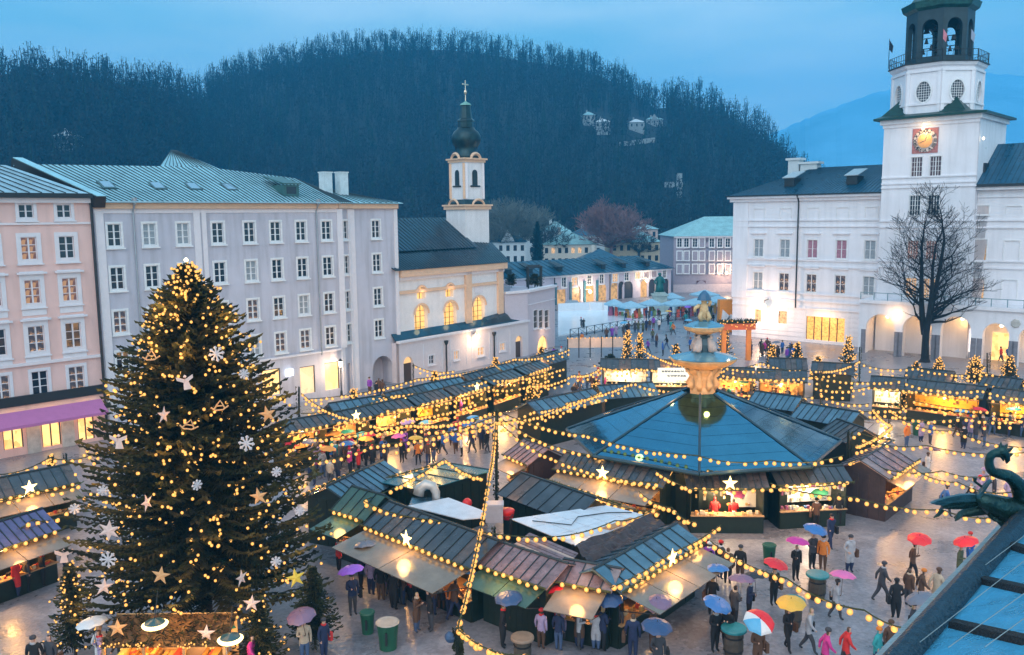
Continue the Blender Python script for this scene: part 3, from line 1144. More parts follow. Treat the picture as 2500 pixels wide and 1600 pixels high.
for xa in (1088, 1205):
    a = CF.at(xa, 880)[0]
    MB().tube([(a, -.15, 0), (a, -.15, an - .9)], .09, 6).lathe([(.1, 0), (.25, .3), (.25, .5)], 8, (a, -.15, an - 1)).build('downpipe', BLACKM, ch)
a = CF.at(1154, 822)[0]
wlz = CF.at(1154, 822)[1]
MB().tube([(a, -.01, wlz + .3), (a, -.5, wlz + .5), (a, -.8, wlz + .3)], .03, 5).build('lamp_arm', BLACKM, ch)
MB().lathe([(.08, -.15), (.2, .1), (.05, .28)], 8, (a, -.8, wlz)).build('wall_lamp', LAMPW, ch)
lamp('wall_light', (a, -1.1, wlz - .1), 330, (1, .62, .32), .15, ch)

# ---- the church tower: a thing of the church
tw = ob('tower', None, ch)
TWp = Vector((D(1142, 560, 108).x, 108, 0))
tr = Vector(((TWp - CF.O).dot(CF.d), (TWp - CF.O).dot(CF.n), 0))
TY = TWp.y


def tz(y):
    return D(1142, y, TY).z


def mpp(px_):
    return px_ * TY * 1.01 / F


COP = M('copper_black', (.02, .05, .06), .3, .6, noise=.4, scale=1.)
bpy.data.objects.remove(tw)
TR = R(42) - CF.a
ux, uy = Vector((math.cos(TR), math.sin(TR), 0)), Vector((-math.sin(TR), math.cos(TR), 0))


def sqr(half, z0, z1, b, k=0, half2=None):
    h2 = half2 or half
    vs = [tr + ux * (half * i) + uy * (half * j) + Vector((0, 0, z0)) for i, j in ((-1, -1), (1, -1), (1, 1), (-1, 1))] + \
         [tr + ux * (h2 * i) + uy * (h2 * j) + Vector((0, 0, z1)) for i, j in ((-1, -1), (1, -1), (1, 1), (-1, 1))]
    b.poly(vs, [(0, 3, 2, 1), (4, 5, 6, 7), (0, 1, 5, 4), (1, 2, 6, 5), (2, 3, 7, 6), (3, 0, 4, 7)], k)


hw = mpp(100) / 2 / 1.38
b = MB()
sqr(hw, tz(600), tz(512), b)
b.build('tower_base', CW, ch)
b = MB()
sqr(hw * 1.12, tz(512), tz(504), b)
sqr(hw * 1.2, tz(504), tz(500), b)
for (ax, sg) in ((ux, uy), (uy, ux)):
    for q in (-1,):
        for t_ in range(9):
            a0, a1 = math.pi * t_ / 8, math.pi * (t_ + 1) / 8
            if t_ < 8:
                p0 = tr + sg * (q * hw * 1.16) + ax * (-hw * .5 * math.cos(a0)) + Vector((0, 0, tz(504) + hw * .42 * math.sin(a0)))
                p1 = tr + sg * (q * hw * 1.16) + ax * (-hw * .5 * math.cos(a1)) + Vector((0, 0, tz(504) + hw * .42 * math.sin(a1)))
                b.tube([p0, p1], .16, 4)
b.build('tower_cornice', PEACH, ch)
b = MB()
sqr(hw * 1.1, tz(500), tz(488), b, 0, hw * .86)
b.build('tower_skirt', COP, ch)
hw2 = mpp(80) / 2 / 1.38
b = MB()
sqr(hw2, tz(488), tz(398), b)
b.build('belfry', CW, ch)
for ax, sg in ((ux, uy), (uy, ux)):
    c_ = tr - sg * (hw2 + .02)
    b = MB()
    o_ = arch(-.42, .42, 0, tz(416) - tz(456), 8)
    for k, (mt, e_, dp) in enumerate((('o', 0., .06), )):
        pts_ = [c_ + ax * p[0] + Vector((0, 0, tz(456) + p[1])) - sg * .03 for p in o_]
        b.poly(pts_, [tuple(range(len(pts_)))])
        b.poly([p + sg * .08 for p in pts_], [tuple(range(len(pts_)))])
    b.build('sound_opening', M('louvre_dark', (.012, .03, .04), .5), ch)
    b = MB()
    p_ = c_ + Vector((0, 0, tz(456)))
    b.tube([p_ - ax * .75 - sg * .1, p_ + ax * .75 - sg * .1], .1, 4)
    b.build('sill', COP, ch)
    for q in (-1, 1):
        c2 = tr - sg * (hw2 + .05) + ax * (q * (hw2 - .18))
        b = MB()
        b.tube([c2 + Vector((0, 0, tz(486))), c2 + Vector((0, 0, tz(400)))], .2, 4)
        b.build('pilaster', PEACH if ax == uy else TRIM, ch)
b = MB()
sqr(hw2 * 1.1, tz(398), tz(392), b)
sqr(hw2 * 1.22, tz(392), tz(388), b)
for (ax, sg) in ((ux, uy), (uy, ux)):
    for t_ in range(8):
        a0, a1 = math.pi * t_ / 8, math.pi * (t_ + 1) / 8
        p0 = tr - sg * (hw2 * 1.18) + ax * (-hw2 * .5 * math.cos(a0)) + Vector((0, 0, tz(391) + hw2 * .45 * math.sin(a0)))
        p1 = tr - sg * (hw2 * 1.18) + ax * (-hw2 * .5 * math.cos(a1)) + Vector((0, 0, tz(391) + hw2 * .45 * math.sin(a1)))
        b.tube([p0, p1], .2, 4)
b.build('tower_cornice', PEACH, ch)


def pr(pts_):
    return [(mpp(w_) / 2, tz(y)) for w_, y in pts_]


MB().lathe(pr([(74, 388), (58, 378), (52, 366), (56, 358), (66, 350), (70, 340), (68, 331), (58, 322), (44, 317), (40, 312)]), 16, tr).build('onion_dome', COP, ch, smooth=True)
MB().lathe(pr([(38, 316), (38, 298), (42, 297), (40, 294), (32, 290), (28, 275), (25, 260), (27, 258)]), 8, tr).build('lantern', COP, ch)
MB().lathe(pr([(28, 258), (24, 254), (10, 250), (2, 247)]), 8, tr).build('lantern_cap', M('verdigris', (.18, .38, .33), .5, .2), ch)
b = MB().lathe(pr([(2.4, 248), (2.2, 232), (6, 229), (8, 225), (5, 221), (2, 219), (1.8, 196)]), 8, tr)
b.box(tr.x - .55, tr.x + .55, tr.y - .06, tr.y + .06, tz(208), tz(205))
b.build('cross', M('gilded', (.80, .62, .45), .25, .8), ch)

# ================================================================== terrace block beside the church
bk = thing('terrace_block', 'lilac two storey block with a roof garden and three tall windows beside the church', 'building', CF.w(sE), R(64))
BF = Fac(CF.w(sE), R(64))
bz = BF.at(1320, 708)[1]
lB = BF.at(1355, 790)[0]
BP = M('block_plaster', (.56, .50, .56), .85, noise=.06)
hol = []
ops = []
for xa, xb in [(1302, 1313), (1315, 1326), (1329, 1340)]:
    a, b_ = BF.at(xa, 780)[0], BF.at(xb, 780)[0]
    zt, zb = BF.at((xa + xb) / 2, 757)[1], BF.at((xa + xb) / 2, 802)[1]
    hol.append(rect(a, b_, zb, zt))
    ops.append((a, b_, zb, zt))
a, b_ = BF.at(1312, 840)[0], BF.at(1337, 840)[0]
hol.append(arch(a, b_, 0, BF.at(1325, 820)[1], 8))
wall('wall', bk, rect(0, lB, -.3, bz), hol, BP)
MB().box(a, b_, .2, .26, 0, 3.8).build('shop_window', SHOPGLOW, bk)
lamp('shop_light', ((a + b_) / 2, -1.2, 2.3), 70, (1, .6, .3), .2, bk)
body(bk, 0, lB, .3, 14, bz - .02, BP)
for a, b_, zb, zt in ops:
    window(bk, (a + b_) / 2, (zb + zt) / 2, b_ - a - .02, zt - zb - .02, 1, 3, .08, TRIM, M('brown_glass', (.08, .06, .04), .15, noise=0))
b = MB().box(-.15, lB + .15, -.25, .6, bz, bz + .3)
b.build('cornice', TRIM, bk)
MB().box(-.05, lB, -.08, -.003, bz - 1.6, bz - 1.5).build('string_course', TRIM, bk)
# corner that fills towards the church
bk_m = (Matrix.Translation(BF.O) @ Matrix.Rotation(BF.a, 4, 'Z')).inverted()
ps_ = [CF.w(sR + .12, OFF - .3), CF.w(sE, .02), CF.w(sE + 2, 10), CF.w(sR + .12, 11)]
ps_ = [bk_m @ p for p in ps_]
b = MB()
b.poly([(p.x, p.y, 0) for p in ps_] + [(p.x, p.y, bz - .03) for p in ps_], [(0, 3, 2, 1), (4, 5, 6, 7), (0, 1, 5, 4), (1, 2, 6, 5), (2, 3, 7, 6), (3, 0, 4, 7)])
b.build('side_wall', BP, bk)
b = MB()
e_ = (ps_[1] - ps_[0]).normalized()
n_ = Vector((e_.y, -e_.x, 0)) * .22
b.slab([ps_[0] + n_ + Vector((0, 0, bz)), ps_[1] + n_ + Vector((0, 0, bz)), ps_[1] - n_ + Vector((0, 0, bz)), ps_[0] - n_ + Vector((0, 0, bz))], -.3)
b.build('cornice', TRIM, bk)
b = MB()
r0b, r1b = bk_m @ CF.w(sR + .4, 2), bk_m @ CF.w(sE + .5, 3.2)
for q in range(12):
    p = r0b.lerp(r1b, q / 11)
    b.tube([(p.x, p.y, bz), (p.x, p.y, bz + 1)], .03, 4)
b.tube([(r0b.x, r0b.y, bz + 1), (r1b.x, r1b.y, bz + 1)], .03, 4)
b.build('railing', BLACKM, bk)
b = MB()
pg = [bk_m @ D(x, 690, Y) for x, Y in ((1290, 110), (1322, 110), (1287, 112.5), (1319, 112.5))]
hp_ = D(1290, 652, 110).z
for p in pg:
    b.tube([(p.x, p.y, bz), (p.x, p.y, hp_)], .12, 4)
for i, j in ((0, 1), (2, 3), (0, 2), (1, 3)):
    b.tube([(pg[i].x, pg[i].y, hp_), (pg[j].x, pg[j].y, hp_)], .12, 4)
b.build('pergola', BLACKM, bk)

# ================================================================== far buildings behind the rink
def hip_roof(parent, x0, x1, y0, y1, z0, h, mat, ins=None, n=0, eave=.5):
    ins = ins if ins is not None else (y1 - y0) / 2
    a, b_, c, d = Vector((x0 - eave, y0 - eave, z0)), Vector((x1 + eave, y0 - eave, z0)), Vector((x1 + eave, y1 + eave, z0)), Vector((x0 - eave, y1 + eave, z0))
    ym = (y0 + y1) / 2
    e_, f_ = Vector((x0 + ins, ym, z0 + h)), Vector((x1 - ins, ym, z0 + h))
    if n:
        roof_sheets(parent, a, b_, f_, e_, n, mat)
        m = MB()
    else:
        m = MB()
        m.face([a, b_, f_, e_])
    m.face([b_, c, f_])
    m.face([c, d, e_, f_])
    m.face([d, a, e_])
    m.face([d, c, b_ + Vector((0, 0, -.02)), a + Vector((0, 0, -.02))])
    return m.build('roof', mat, parent)


BLUEROOF = M('dark_blue_slate', (.010, .075, .13), .35, .1, noise=.3, scale=.6, rvar=.1)
TURQ = M('turquoise_roof', (.28, .50, .52), .45, .1, noise=.2, scale=.8)
CREAM = M('cream_render', (.62, .58, .50), .85, noise=.06)

# long low building
LF = Fac((3.5, 161.8), math.atan2(183.67 - 164.9, 34.13 - 8.73))
ll = LF.at(1638, 700)[0]
l0 = LF.at(1215, 700)[0]
lz = LF.at(1450, 667)[1]
lb = thing('arcade_house', 'long low pale lilac building with dark blue roof behind the ice rink', 'building', LF.O, LF.a)
LP = M('lilac_render', (.55, .48, .55), .85, noise=.08, scale=.6)
hol, ops = [], []
for x, y, lit_ in [(1310, 697, 0), (1377, 690, 0), (1403, 689, 1), (1439, 684, 0), (1469, 682, 0), (1502, 678, 1), (1530, 674, 0), (1557, 671, 1), (1578, 669, 1), (1597, 667, 1), (1622, 668, 0)]:
    s_, z_ = LF.at(x, y)
    w_, h_ = (1.1, 1.9) if not lit_ else (1.5, 1.8)
    hol.append(rect(s_ - w_ / 2, s_ + w_ / 2, z_ - h_ / 2, z_ + h_ / 2))
    ops.append((s_, z_, w_, h_, lit_))
ar = []
for x, w_ in [(1370, 2.4), (1406, 2.4), (1440, 2.4), (1470, 2.4), (1500, 2), (1517, 1.7), (1533, 3.0), (1572, 2), (1592, 2), (1624, 2.2)]:
    s_ = LF.at(x, 720)[0]
    h_ = 3.6
    hol.append(arch(s_ - w_ / 2, s_ + w_ / 2, 0, h_))
    ar.append((s_, w_, h_, x))
wall('wall', lb, rect(l0, ll, -.3, lz), hol, LP)
body(lb, l0, ll, .3, 11, lz - .02, LP)
for s_, z_, w_, h_, k in ops:
    window(lb, s_, z_, w_, h_, 2, 3, .2, WHITE, LITWIN if k else DARKGLASS, sill=False)
for s_, w_, h_, x in ar:
    MB().box(s_ - w_ / 2, s_ + w_ / 2, .22, .27, 0, h_).build('arcade_opening', ME('arcade_glow', (.75, .42, .16), .8, .8, (.12, .07, .04), 2.) if x < 1510 or x in (1572,) else M('dark_doorway', (.03, .03, .04), .6), lb)
    if x < 1480:
        MB().box(s_ - w_ / 2 - .5, s_ - w_ / 2 - .05, -.3, -.002, 0, 4.2).build('pier', M('teal_shopfront', (.05, .16, .20), .5), lb)
band('cornice', lb, l0, ll, lz - .4, lz, -.3, TRIM, -.003)
rzz = LF.at(1400, 632, 6)[1]
roof_sheets(lb, (l0, -.6, lz), (ll + .6, -.6, lz), (ll - 5, 5.5, lz + 2.7), (l0, 5.5, lz + 2.7), 30, BLUEROOF)
MB().slab([(l0, 5.5, lz + 2.7), (ll - 5, 5.5, lz + 2.7), (ll + .6, 11.6, lz), (l0, 11.6, lz)], .1).build('rear_roof', BLUEROOF, lb)
MB().slab([(ll + .6, -.6, lz), (ll + .6, 11.6, lz), (ll - 5, 5.5, lz + 2.7)], .1).build('roof_side', BLUEROOF, lb)
for x in (1250, 1302, 1375, 1480, 1530, 1588):
    s_ = LF.at(x, 700)[0]
    b = MB().box(s_ - .5, s_ + .5, .8, 2.6, lz + .6, lz + 1.5)
    b.slab([(s_ - .8, .5, lz + 1.6), (s_ + .8, .5, lz + 1.6), (s_ + .8, 3.6, lz + 2.5), (s_ - .8, 3.6, lz + 2.5)], .1)
    b.build('dormer', BLACKM, lb)
for x in (1353, 1488):
    s_ = LF.at(x, 690)[0]
    MB().tube([(s_, -.15, 0), (s_, -.15, lz)], .1, 5).build('downpipe', BLACKM, lb)
for x, y, pw in [(1430, 712, 900), (1568, 685, 600)]:
    s_, z_ = LF.at(x, y)
    MB().lathe([(.1, -.3), (.4, 0), (.1, .4)], 8, (s_, -1.3, z_)).tube([(s_, 0, z_ + .4), (s_, -1.3, z_ + .5)], .04, 4).build('wall_lamp', LAMPW, lb)
    lamp('wall_light', (s_, -2.2, z_), pw, (1, .75, .5), .3, lb)

# grey house with turquoise roof
QF = Fac((35.6, 189), R(1))
qb = thing('turquoise_roofed_house', 'grey four storey house with a pale turquoise roof behind the market umbrellas', 'building', QF.O, QF.a)
q1 = QF.at(1830, 600)[0]
qz = QF.at(1700, 577)[1]
qm = QF.at(1700, 668)[1]
QP = M('warm_grey_render', (.34, .30, .36), .85, noise=.08)
hol, ops = [], []
for y in (593, 625, 657):
    for x in (1659, 1676, 1697, 1714, 1738, 1758, 1777, 1796):
        s_, z_ = QF.at(x, y)
        hol.append(rect(s_ - .5, s_ + .5, z_ - .95, z_ + .95))
        ops.append((s_, z_))
s_, z_ = QF.at(1712, 708)
hol.append(arch(s_ - 1.0, s_ + 1.0, 0, z_ + 2, 8))
wall('wall', qb, rect(0, q1, -.3, qz), hol, QP)
body(qb, 0, q1, .3, 16, qz, QP)
for s_, z_ in ops:
    window(qb, s_, z_, 1.0, 1.9, 2, 3, .22, WHITE, DARKGLASS, sill=False)
s_, z_ = QF.at(1712, 708)
MB().box(s_ - 1.0, s_ + 1, .2, .25, 0, z_ + 2).build('gateway', M('dark_red_gate', (.10, .03, .04), .6), qb)
band('plinth', qb, 0, q1, 0, qm - 2.4, -.05, M('pink_white_render', (.6, .5, .52), .85), -.003)
band('cornice', qb, 0, q1, qz - .3, qz, -.4, TRIM, -.003)
hip_roof(qb, 0, q1 + 8, 0, 16, qz + .01, 4.2, TURQ, 8.5)
s_, z_ = QF.at(1770, 655)
MB().lathe([(.1, -.3), (.3, 0), (.1, .4)], 8, (s_, -1.3, z_ - 1)).build('wall_lamp', LAMPW, qb)
lamp('wall_light', (s_, -2.2, z_ - 1), 900, (1, .62, .36), .3, qb)


def villa(name, label, xL, xR, yE, yB, dist, depth, rmat, wmat, rh, nwin, rows_, gable=False, lits=(), kind='hip'):
    pL, pR = D(xL, yE, dist), D(xR, yE, dist)
    base = 0 if yB is None else D(xL, yB, dist).z
    o = thing(name, label, 'house', (pL.x, dist, base - 1))
    w_ = pR.x - pL.x
    h_ = pL.z - base + 1
    hol, ops = [], []
    for r_ in range(rows_):
        for k in range(nwin):
            s_ = w_ * (k + .5) / nwin
            z_ = h_ - 1.6 - r_ * 2.9
            if z_ < 1:
                continue
            hol.append(rect(s_ - .45, s_ + .45, z_ - .75, z_ + .75))
            ops.append((s_, z_, (r_, k) in lits))
    wall('wall', o, rect(0, w_, -3, h_), hol, wmat)
    body(o, 0, w_, .3, depth, h_, wmat)
    for s_, z_, li in ops:
        if li:
            MB().box(-.45, .45, .1, .15, -.75, .75).build('window', LITWIN, o, (s_, 0, z_))
        else:
            MB().box(-.45, .45, .1, .15, -.75, .75).build('window', DARKGLASS, o, (s_, 0, z_))
    if gable:
        b = MB()
        b.poly([(w_ * .3, -.2, h_), (w_ * .7, -.2, h_), (w_ * .5, -.2, h_ + 3.4), (w_ * .3, 4, h_), (w_ * .7, 4, h_), (w_ * .5, 4, h_ + 3.4)],
               [(0, 1, 2), (0, 2, 5, 3), (1, 4, 5, 2)])
        b.build('gable', wmat, o)
    hip_roof(o, 0, w_, 0, depth, h_ + .01, rh, rmat, depth * .5 if w_ > depth else w_ * .45)
    b = MB().box(w_ * .3, w_ * .3 + .8, depth * .5, depth * .5 + .8, h_, h_ + rh + 1)
    b.build('chimney', wmat, o)
    return o


VW = M('blue_white_render', (.60, .66, .68), .85, noise=.06)
villa('villa', 'small white villa with a triangular gable just right of the church roof', 1196, 1284, 592, None, 232, 10, BLUEROOF, VW, 3.2, 5, 3, True)
villa('villa', 'wide cream villa with a turquoise roof and lit attic windows behind the long low building', 1326, 1456, 598, None, 236, 14, TURQ, CREAM, 3.6, 8, 3, lits=((0, 1), (0, 4), (0, 5)))
villa('villa', 'beige two storey villa with a pale hipped roof left of the grey house', 1492, 1612, 592, None, 240, 16, TURQ, M('ochre_render', (.50, .42, .30), .85), 4., 7, 3)
villa('villa', 'dark blue roofed garden house in front of the beige villa', 1418, 1520, 636, None, 215, 10, BLUEROOF, CREAM, 2.6, 5, 1)
villa('villa', 'small turquoise roofed house behind the wide cream villa', 1322, 1392, 566, None, 268, 10, TURQ, VW, 3., 4, 2)
villa('villa', 'low pale house with a dark roof behind the beige villa', 1392, 1490, 576, None, 262, 9, BLUEROOF, VW, 2.5, 5, 2)
villa('villa', 'narrow white house at the foot of the hill above the beige villa', 1552, 1606, 560, None, 275, 9, TURQ, M('peach_render', (.55, .42, .38), .85), 1.5, 3, 2)
villa('villa', 'pale turquoise roofed house between the white villa and the dark fir', 1218, 1306, 576, None, 262, 9, TURQ, VW, 1.8, 5, 2)


def hill_point(x, y):
    """where the line of sight meets the hill"""
    best = None
    for i in range(NU):
        for j in range(NV - 1):
            p = hill_pts[i][j]
            v = p - Vector((0, 0, H))
            c = v.dot(fw)
            if c <= 1:
                continue
            e_ = abs(CX + F * v.dot(rt) / c - x) + abs(CY - F * v.dot(up) / c - y)
            if best is None or e_ < best[0]:
                best = (e_, p)
    return best[1]


for xL, xR, y, lab, rm, gb in [(1424, 1452, 281, 'tall pale villa halfway up the wooded hill', TURQ, False), (1454, 1490, 298, 'low pale annex right of the tall hillside villa', VW, False),
                           (1536, 1574, 299, 'flat roofed pale house on the hillside, middle of the upper houses', VW, False), (1578, 1618, 292, 'pale turquoise roofed house highest right on the wooded hill', TURQ, True),
                           (132, 176, 332, 'flat pale hut low on the left wooded slope', VW, False)]:
    hp = hill_point((xL + xR) / 2, y + 12)
    villa('hillside_house', lab, xL, xR, y, y + 14, hp.y - 14, 8, rm, M('hill_house_render', (.30, .35, .36), .85, noise=.2), 2.2, 3, 1, gb)
for xL, xR, y, lab in [(1512, 1600, 352, 'pale retaining wall below the hillside houses'), (1622, 1668, 450, 'short white wall with a turret on the lower right slope')]:
    hp = hill_point((xL + xR) / 2, y + 5)
    pL, pR = D(xL, y, hp.y - 16), D(xR, y + (0 if xL > 1600 else -12), hp.y - 16)
    b = MB()
    b.slab([(pL.x, hp.y - 16, pL.z - 1.5), (pR.x, hp.y - 14, pR.z - 1.5), (pR.x, hp.y - 14, pR.z + 1), (pL.x, hp.y - 16, pL.z + 1)], -.5)
    if xL > 1600:
        b.box(pR.x - 2.4, pR.x - .2, hp.y - 14.6, hp.y - 12.5, pR.z - 6, pR.z + 5)
    t = thing('retaining_wall', lab, 'wall', (0, 0, 0), data=b.mesh('retaining_wall', M('hill_house_render')))

# ================================================================== the long white building with the clock tower
NF = Fac((31.2, 120.88), math.atan2(109.1 - 120.88, 43.59 - 31.2))
nb_ = thing('white_palace', 'long white palace wing with blue slate roof joined to the clock tower', 'building', NF.O, NF.a)
WP = M('white_plaster', (.82, .81, .86), .85, noise=.05, streak=.10, scale=.35, bump=.06)
nEnd = 37.
nz_ = NF.at(1900, 478)[1]
hol, ops = [], []
TFv = -.9          # the tower stands a little proud
tL, tR = NF.at(2146, 600, TFv)[0], NF.at(2374, 600, TFv)[0]
z608, z692 = NF.at(1983, 608)[1], NF.at(1983, 692)[1]
z520 = NF.at(1986, 520)[1]
cols_ = [(1852, 0), (1916, 0), (1983, 1), (2054, 1), (2124, 0)]
for x, c_ in cols_:
    s_ = NF.at(x, 608)[0]
    for z_, w_, h_, gl in ((z608, 1.35, 2.35, REDCURT if c_ else CURTAIN), (z692, 1.35, 2.35, SPARKWIN if x > 1900 and x < 2100 else CURTAIN)):
        hol.append(rect(s_ - w_ / 2, s_ + w_ / 2, z_ - h_ / 2, z_ + h_ / 2))
        ops.append((s_, z_, w_, h_, gl))
s_, s2_ = NF.at(1968, 800)[0], NF.at(2062, 800)[0]
zt = NF.at(2015, 775)[1]
hol.append(rect(s_, s2_, .4, zt))
shopx = (s_, s2_, .4, zt)
hol.append(rect(NF.at(1842, 770)[0], NF.at(1858, 770)[0], 2.2, 3.9))
hol.append(rect(NF.at(1900, 770)[0], NF.at(1921, 770)[0], 2.2, 3.9))
wall('wall', nb_, rect(0, tL - .02, -.3, nz_), hol, WP)
MB().box(NF.at(1842, 770)[0], NF.at(1858, 770)[0], .2, .25, 2.2, 3.9).build('lit_window', LITWIN, nb_)
MB().box(NF.at(1900, 770)[0], NF.at(1921, 770)[0], .2, .25, 2.2, 3.9).build('lit_window', LITWIN, nb_)
for o in ops:
    window(nb_, o[0], o[1], o[2], o[3], 2, 2, .12, WHITE, o[4], bar=.06, cen=.1)
    z_ = o[1] + o[3] / 2 + .75
    band('window_hood', nb_, o[0] - 1.1, o[0] + 1.1, z_, z_ + .16, -.22, WP, -.003)
for x, c_ in cols_:
    s_ = NF.at(x, 608)[0]
    for q in (-.85, .75):
        band('blind_window', nb_, s_ + q, s_ + q + .1, z520 - .7, z520 + .75, -.06, WHITE, -.003)
    band('blind_window', nb_, s_ - .75, s_ + .75, z520 + .6, z520 + .72, -.1, WHITE, -.003)
MB().box(shopx[0], shopx[1], .2, .26, shopx[2], shopx[3]).build('shop_window', GLOWARM, nb_)
for q in range(6):
    xx = shopx[0] + (shopx[1] - shopx[0]) * q / 5
    MB().box(xx - .05, xx + .05, .1, .19, .4, shopx[3]).build('mullion', BLACKM, nb_)
lamp('shop_light', ((shopx[0] + shopx[1]) / 2, -1.5, 3), 260, (1, .55, .2), .4, nb_)


def courses(par, x0, x1, y0_, mat, ys, col_x=1950, f=NF, off=0., skip=()):
    for y in ys:
        z_ = f.at(col_x, y, off)[1]
        band('string_course', par, x0, x1, z_ - .09, z_ + .09, y0_ - .16, mat, y0_ - .003)


courses(nb_, 0, tL - .02, 0, WP, (538, 553, 635, 650, 717, 734, 752))
for z_ in np.arange(.6, NF.at(1950, 752)[1], .62):
    segs = [(shopx[1] + .1, tL - .05)]
    if 2 < z_ + .5 and z_ < 4.1:
        segs += [(0, NF.at(1840, 770)[0]), (NF.at(1924, 770)[0], shopx[0] - .1)]
    else:
        segs += [(0, shopx[0] - .1)]
    for xa, xb in segs:
        MB().box(xa, xb, -.05, -.003, z_, z_ + .5).build('plaster_course', WP, nb_)
band('corner_pilaster', nb_, -.15, NF.at(1826, 600)[0], 5.5, nz_ - .8, -.12, WP, -.003)
band('cornice', nb_, -.6, tL - .02, nz_ - .75, nz_ - .35, -.35, WP, -.003)
band('cornice', nb_, -.8, tL - .02, nz_ - .34, nz_, -.75, WP, .1)
body(nb_, 0, tL + 40, .3, 15, nz_, WP)
rN = D(1915, 411, NF.w(8, 8).y).z - nz_
SLATE = M('blue_slate', (.008, .075, .14), .35, .1, noise=.25, scale=1.2, rvar=.1)
roof_sheets(nb_, (-.9, -.85, nz_), (tL, -.85, nz_), (tL, 7.5, nz_ + rN), (8.0, 7.5, nz_ + rN), 40, SLATE, seam=.03)
MB().slab([(-.9, -.85, nz_), (8, 7.5, nz_ + rN), (-.9, 16, nz_)], .1).build('roof_side', SLATE, nb_)
MB().slab([(8, 7.5, nz_ + rN), (tL + 40, 7.5, nz_ + rN), (tL + 40, 16, nz_), (-.9, 16, nz_)], .1).build('rear_roof', SLATE, nb_)
band('gutter', nb_, -.95, tL, nz_ - .02, nz_ + .12, -1.0, BLACKM, -.86)
for x, y in [(1926, 446), (2079, 436)]:
    s_ = NF.at(x, y, 1.5)[0]
    b = MB().box(s_ - .7, s_ + .7, 1.6, 3.6, nz_ + 1.2, nz_ + 2.3, 0)
    b.slab([(s_ - .9, 1.3, nz_ + 2.4), (s_ + .9, 1.3, nz_ + 2.4), (s_ + .9, 4.4, nz_ + 3.3), (s_ - .9, 4.4, nz_ + 3.3)], .1, 1)
    b.build('dormer', [BLACKM, M('pale_zinc', (.45, .52, .56), .4, .3)], nb_)
for x0_, x1_, y0_, y1_ in [(1932, 1958, 387, 412), (1962, 2002, 396, 410)]:
    a, b_ = NF.at(x0_, 400, 8)[0], NF.at(x1_, 400, 8)[0]
    zt = D((x0_ + x1_) / 2, y0_, NF.w((a + b_) / 2, 8).y).z
    MB().box(a, b_, 7, 8.4, nz_ + rN - 1, zt - .3).box(a - .3, b_ + .3, 6.8, 8.6, zt - .3, zt).build('chimney', VW, nb_)
s_ = NF.at(1949, 600)[0]
MB().tube([(s_, -.3, 4.5), (s_, -.3, nz_ - .8), (s_, -.9, nz_)], .1, 6).build('downpipe', BLACKM, nb_)
s_, z_ = NF.at(1877, 746)
MB().tube([(s_, 0, z_ + .9), (s_, -1.4, z_ + .7), (s_, -1.4, z_ + .3)], .05, 5).build('lamp_arm', BLACKM, nb_)
MB().lathe([(.12, -.3), (.38, .1), (.1, .4)], 8, (s_, -1.4, z_ - .1)).build('wall_lamp', LAMPW, nb_)
lamp('wall_light', (s_, -1.9, z_ - .2), 1300, (1, .58, .32), .3, nb_)

# ---- right wing beyond the tower
wr = thing('palace_right_wing', 'white palace wing to the right of the clock tower with lit windows', 'building', NF.O, NF.a)
wz = NF.at(2440, 456)[1]
hol, ops = [], []
wEnd = NF.at(2560, 600)[0] + 3
for xc, lt in ((2392, 1), (2470, 0), (2552, 0)):
    s_ = NF.at(xc, 610)[0]
    for y, h_, k in ((513, .95, 'y'), (611, 2.4, 'b'), (705, 2.4, 'l')):
        z_ = NF.at(2392, y)[1]
        if lt:
            hol.append(rect(s_ - .7, s_ + .7, z_ - h_ / 2, z_ + h_ / 2))
            ops.append((s_, z_, 1.4, h_, {'y': LITWIN, 'b': ME('amber_window', (.5, .27, .08), .8, .7, (.08, .04, .02), 2), 'l': LITWIN}[k]))
        else:
            for q in (-.85, .75):
                band('blind_window', wr, s_ + q, s_ + q + .1, z_ - h_ / 2, z_ + h_ / 2, -.07, WHITE, -.003)
            band('blind_window', wr, s_ - .75, s_ + .75, z_ + h_ / 2 - .1, z_ + h_ / 2, -.12, WHITE, -.003)
wall('wall', wr, rect(tR + .02, wEnd, -.3, wz), hol, WP)
for o in ops:
    window(wr, o[0], o[1], o[2], o[3], 2, 3 if o[3] > 1.2 else 1, .12, WHITE, o[4], bar=.06)
courses(wr, tR + .02, wEnd, 0, WP, (480, 538, 556, 638, 655), 2440)
band('cornice', wr, tR + .02, wEnd, wz - .35, wz, -.7, WP, .1)
band('gutter', wr, tR + .02, wEnd, wz + .0, wz + .3, -1.0, BLACKM, -.71)
roof_sheets(wr, (tR, -.85, wz + .2), (wEnd, -.85, wz + .2), (wEnd, 7, wz + 5.2), (tR, 7, wz + 5.2), 18, SLATE, seam=.03)
s_ = NF.at(2394, 380, 2)[0]
zt = D(2394, 365, NF.w(s_, 2).y).z
MB().box(s_ - .7, s_ + .7, 1.5, 3, wz, zt - 1.6, 0).lathe([(.38, 0), (.38, 1.6), (.55, 1.7), (.55, 1.85)], 10, (s_, 2.2, zt - 1.6), 1).build('chimney', [BLACKM, VW], wr)
MB().lathe([(.05, -.15), (.14, 0), (.05, .15)], 8, (tR + .4, TFv + .4, NF.at(2384, 340)[1])).build('wall_lamp', LAMPW, wr)

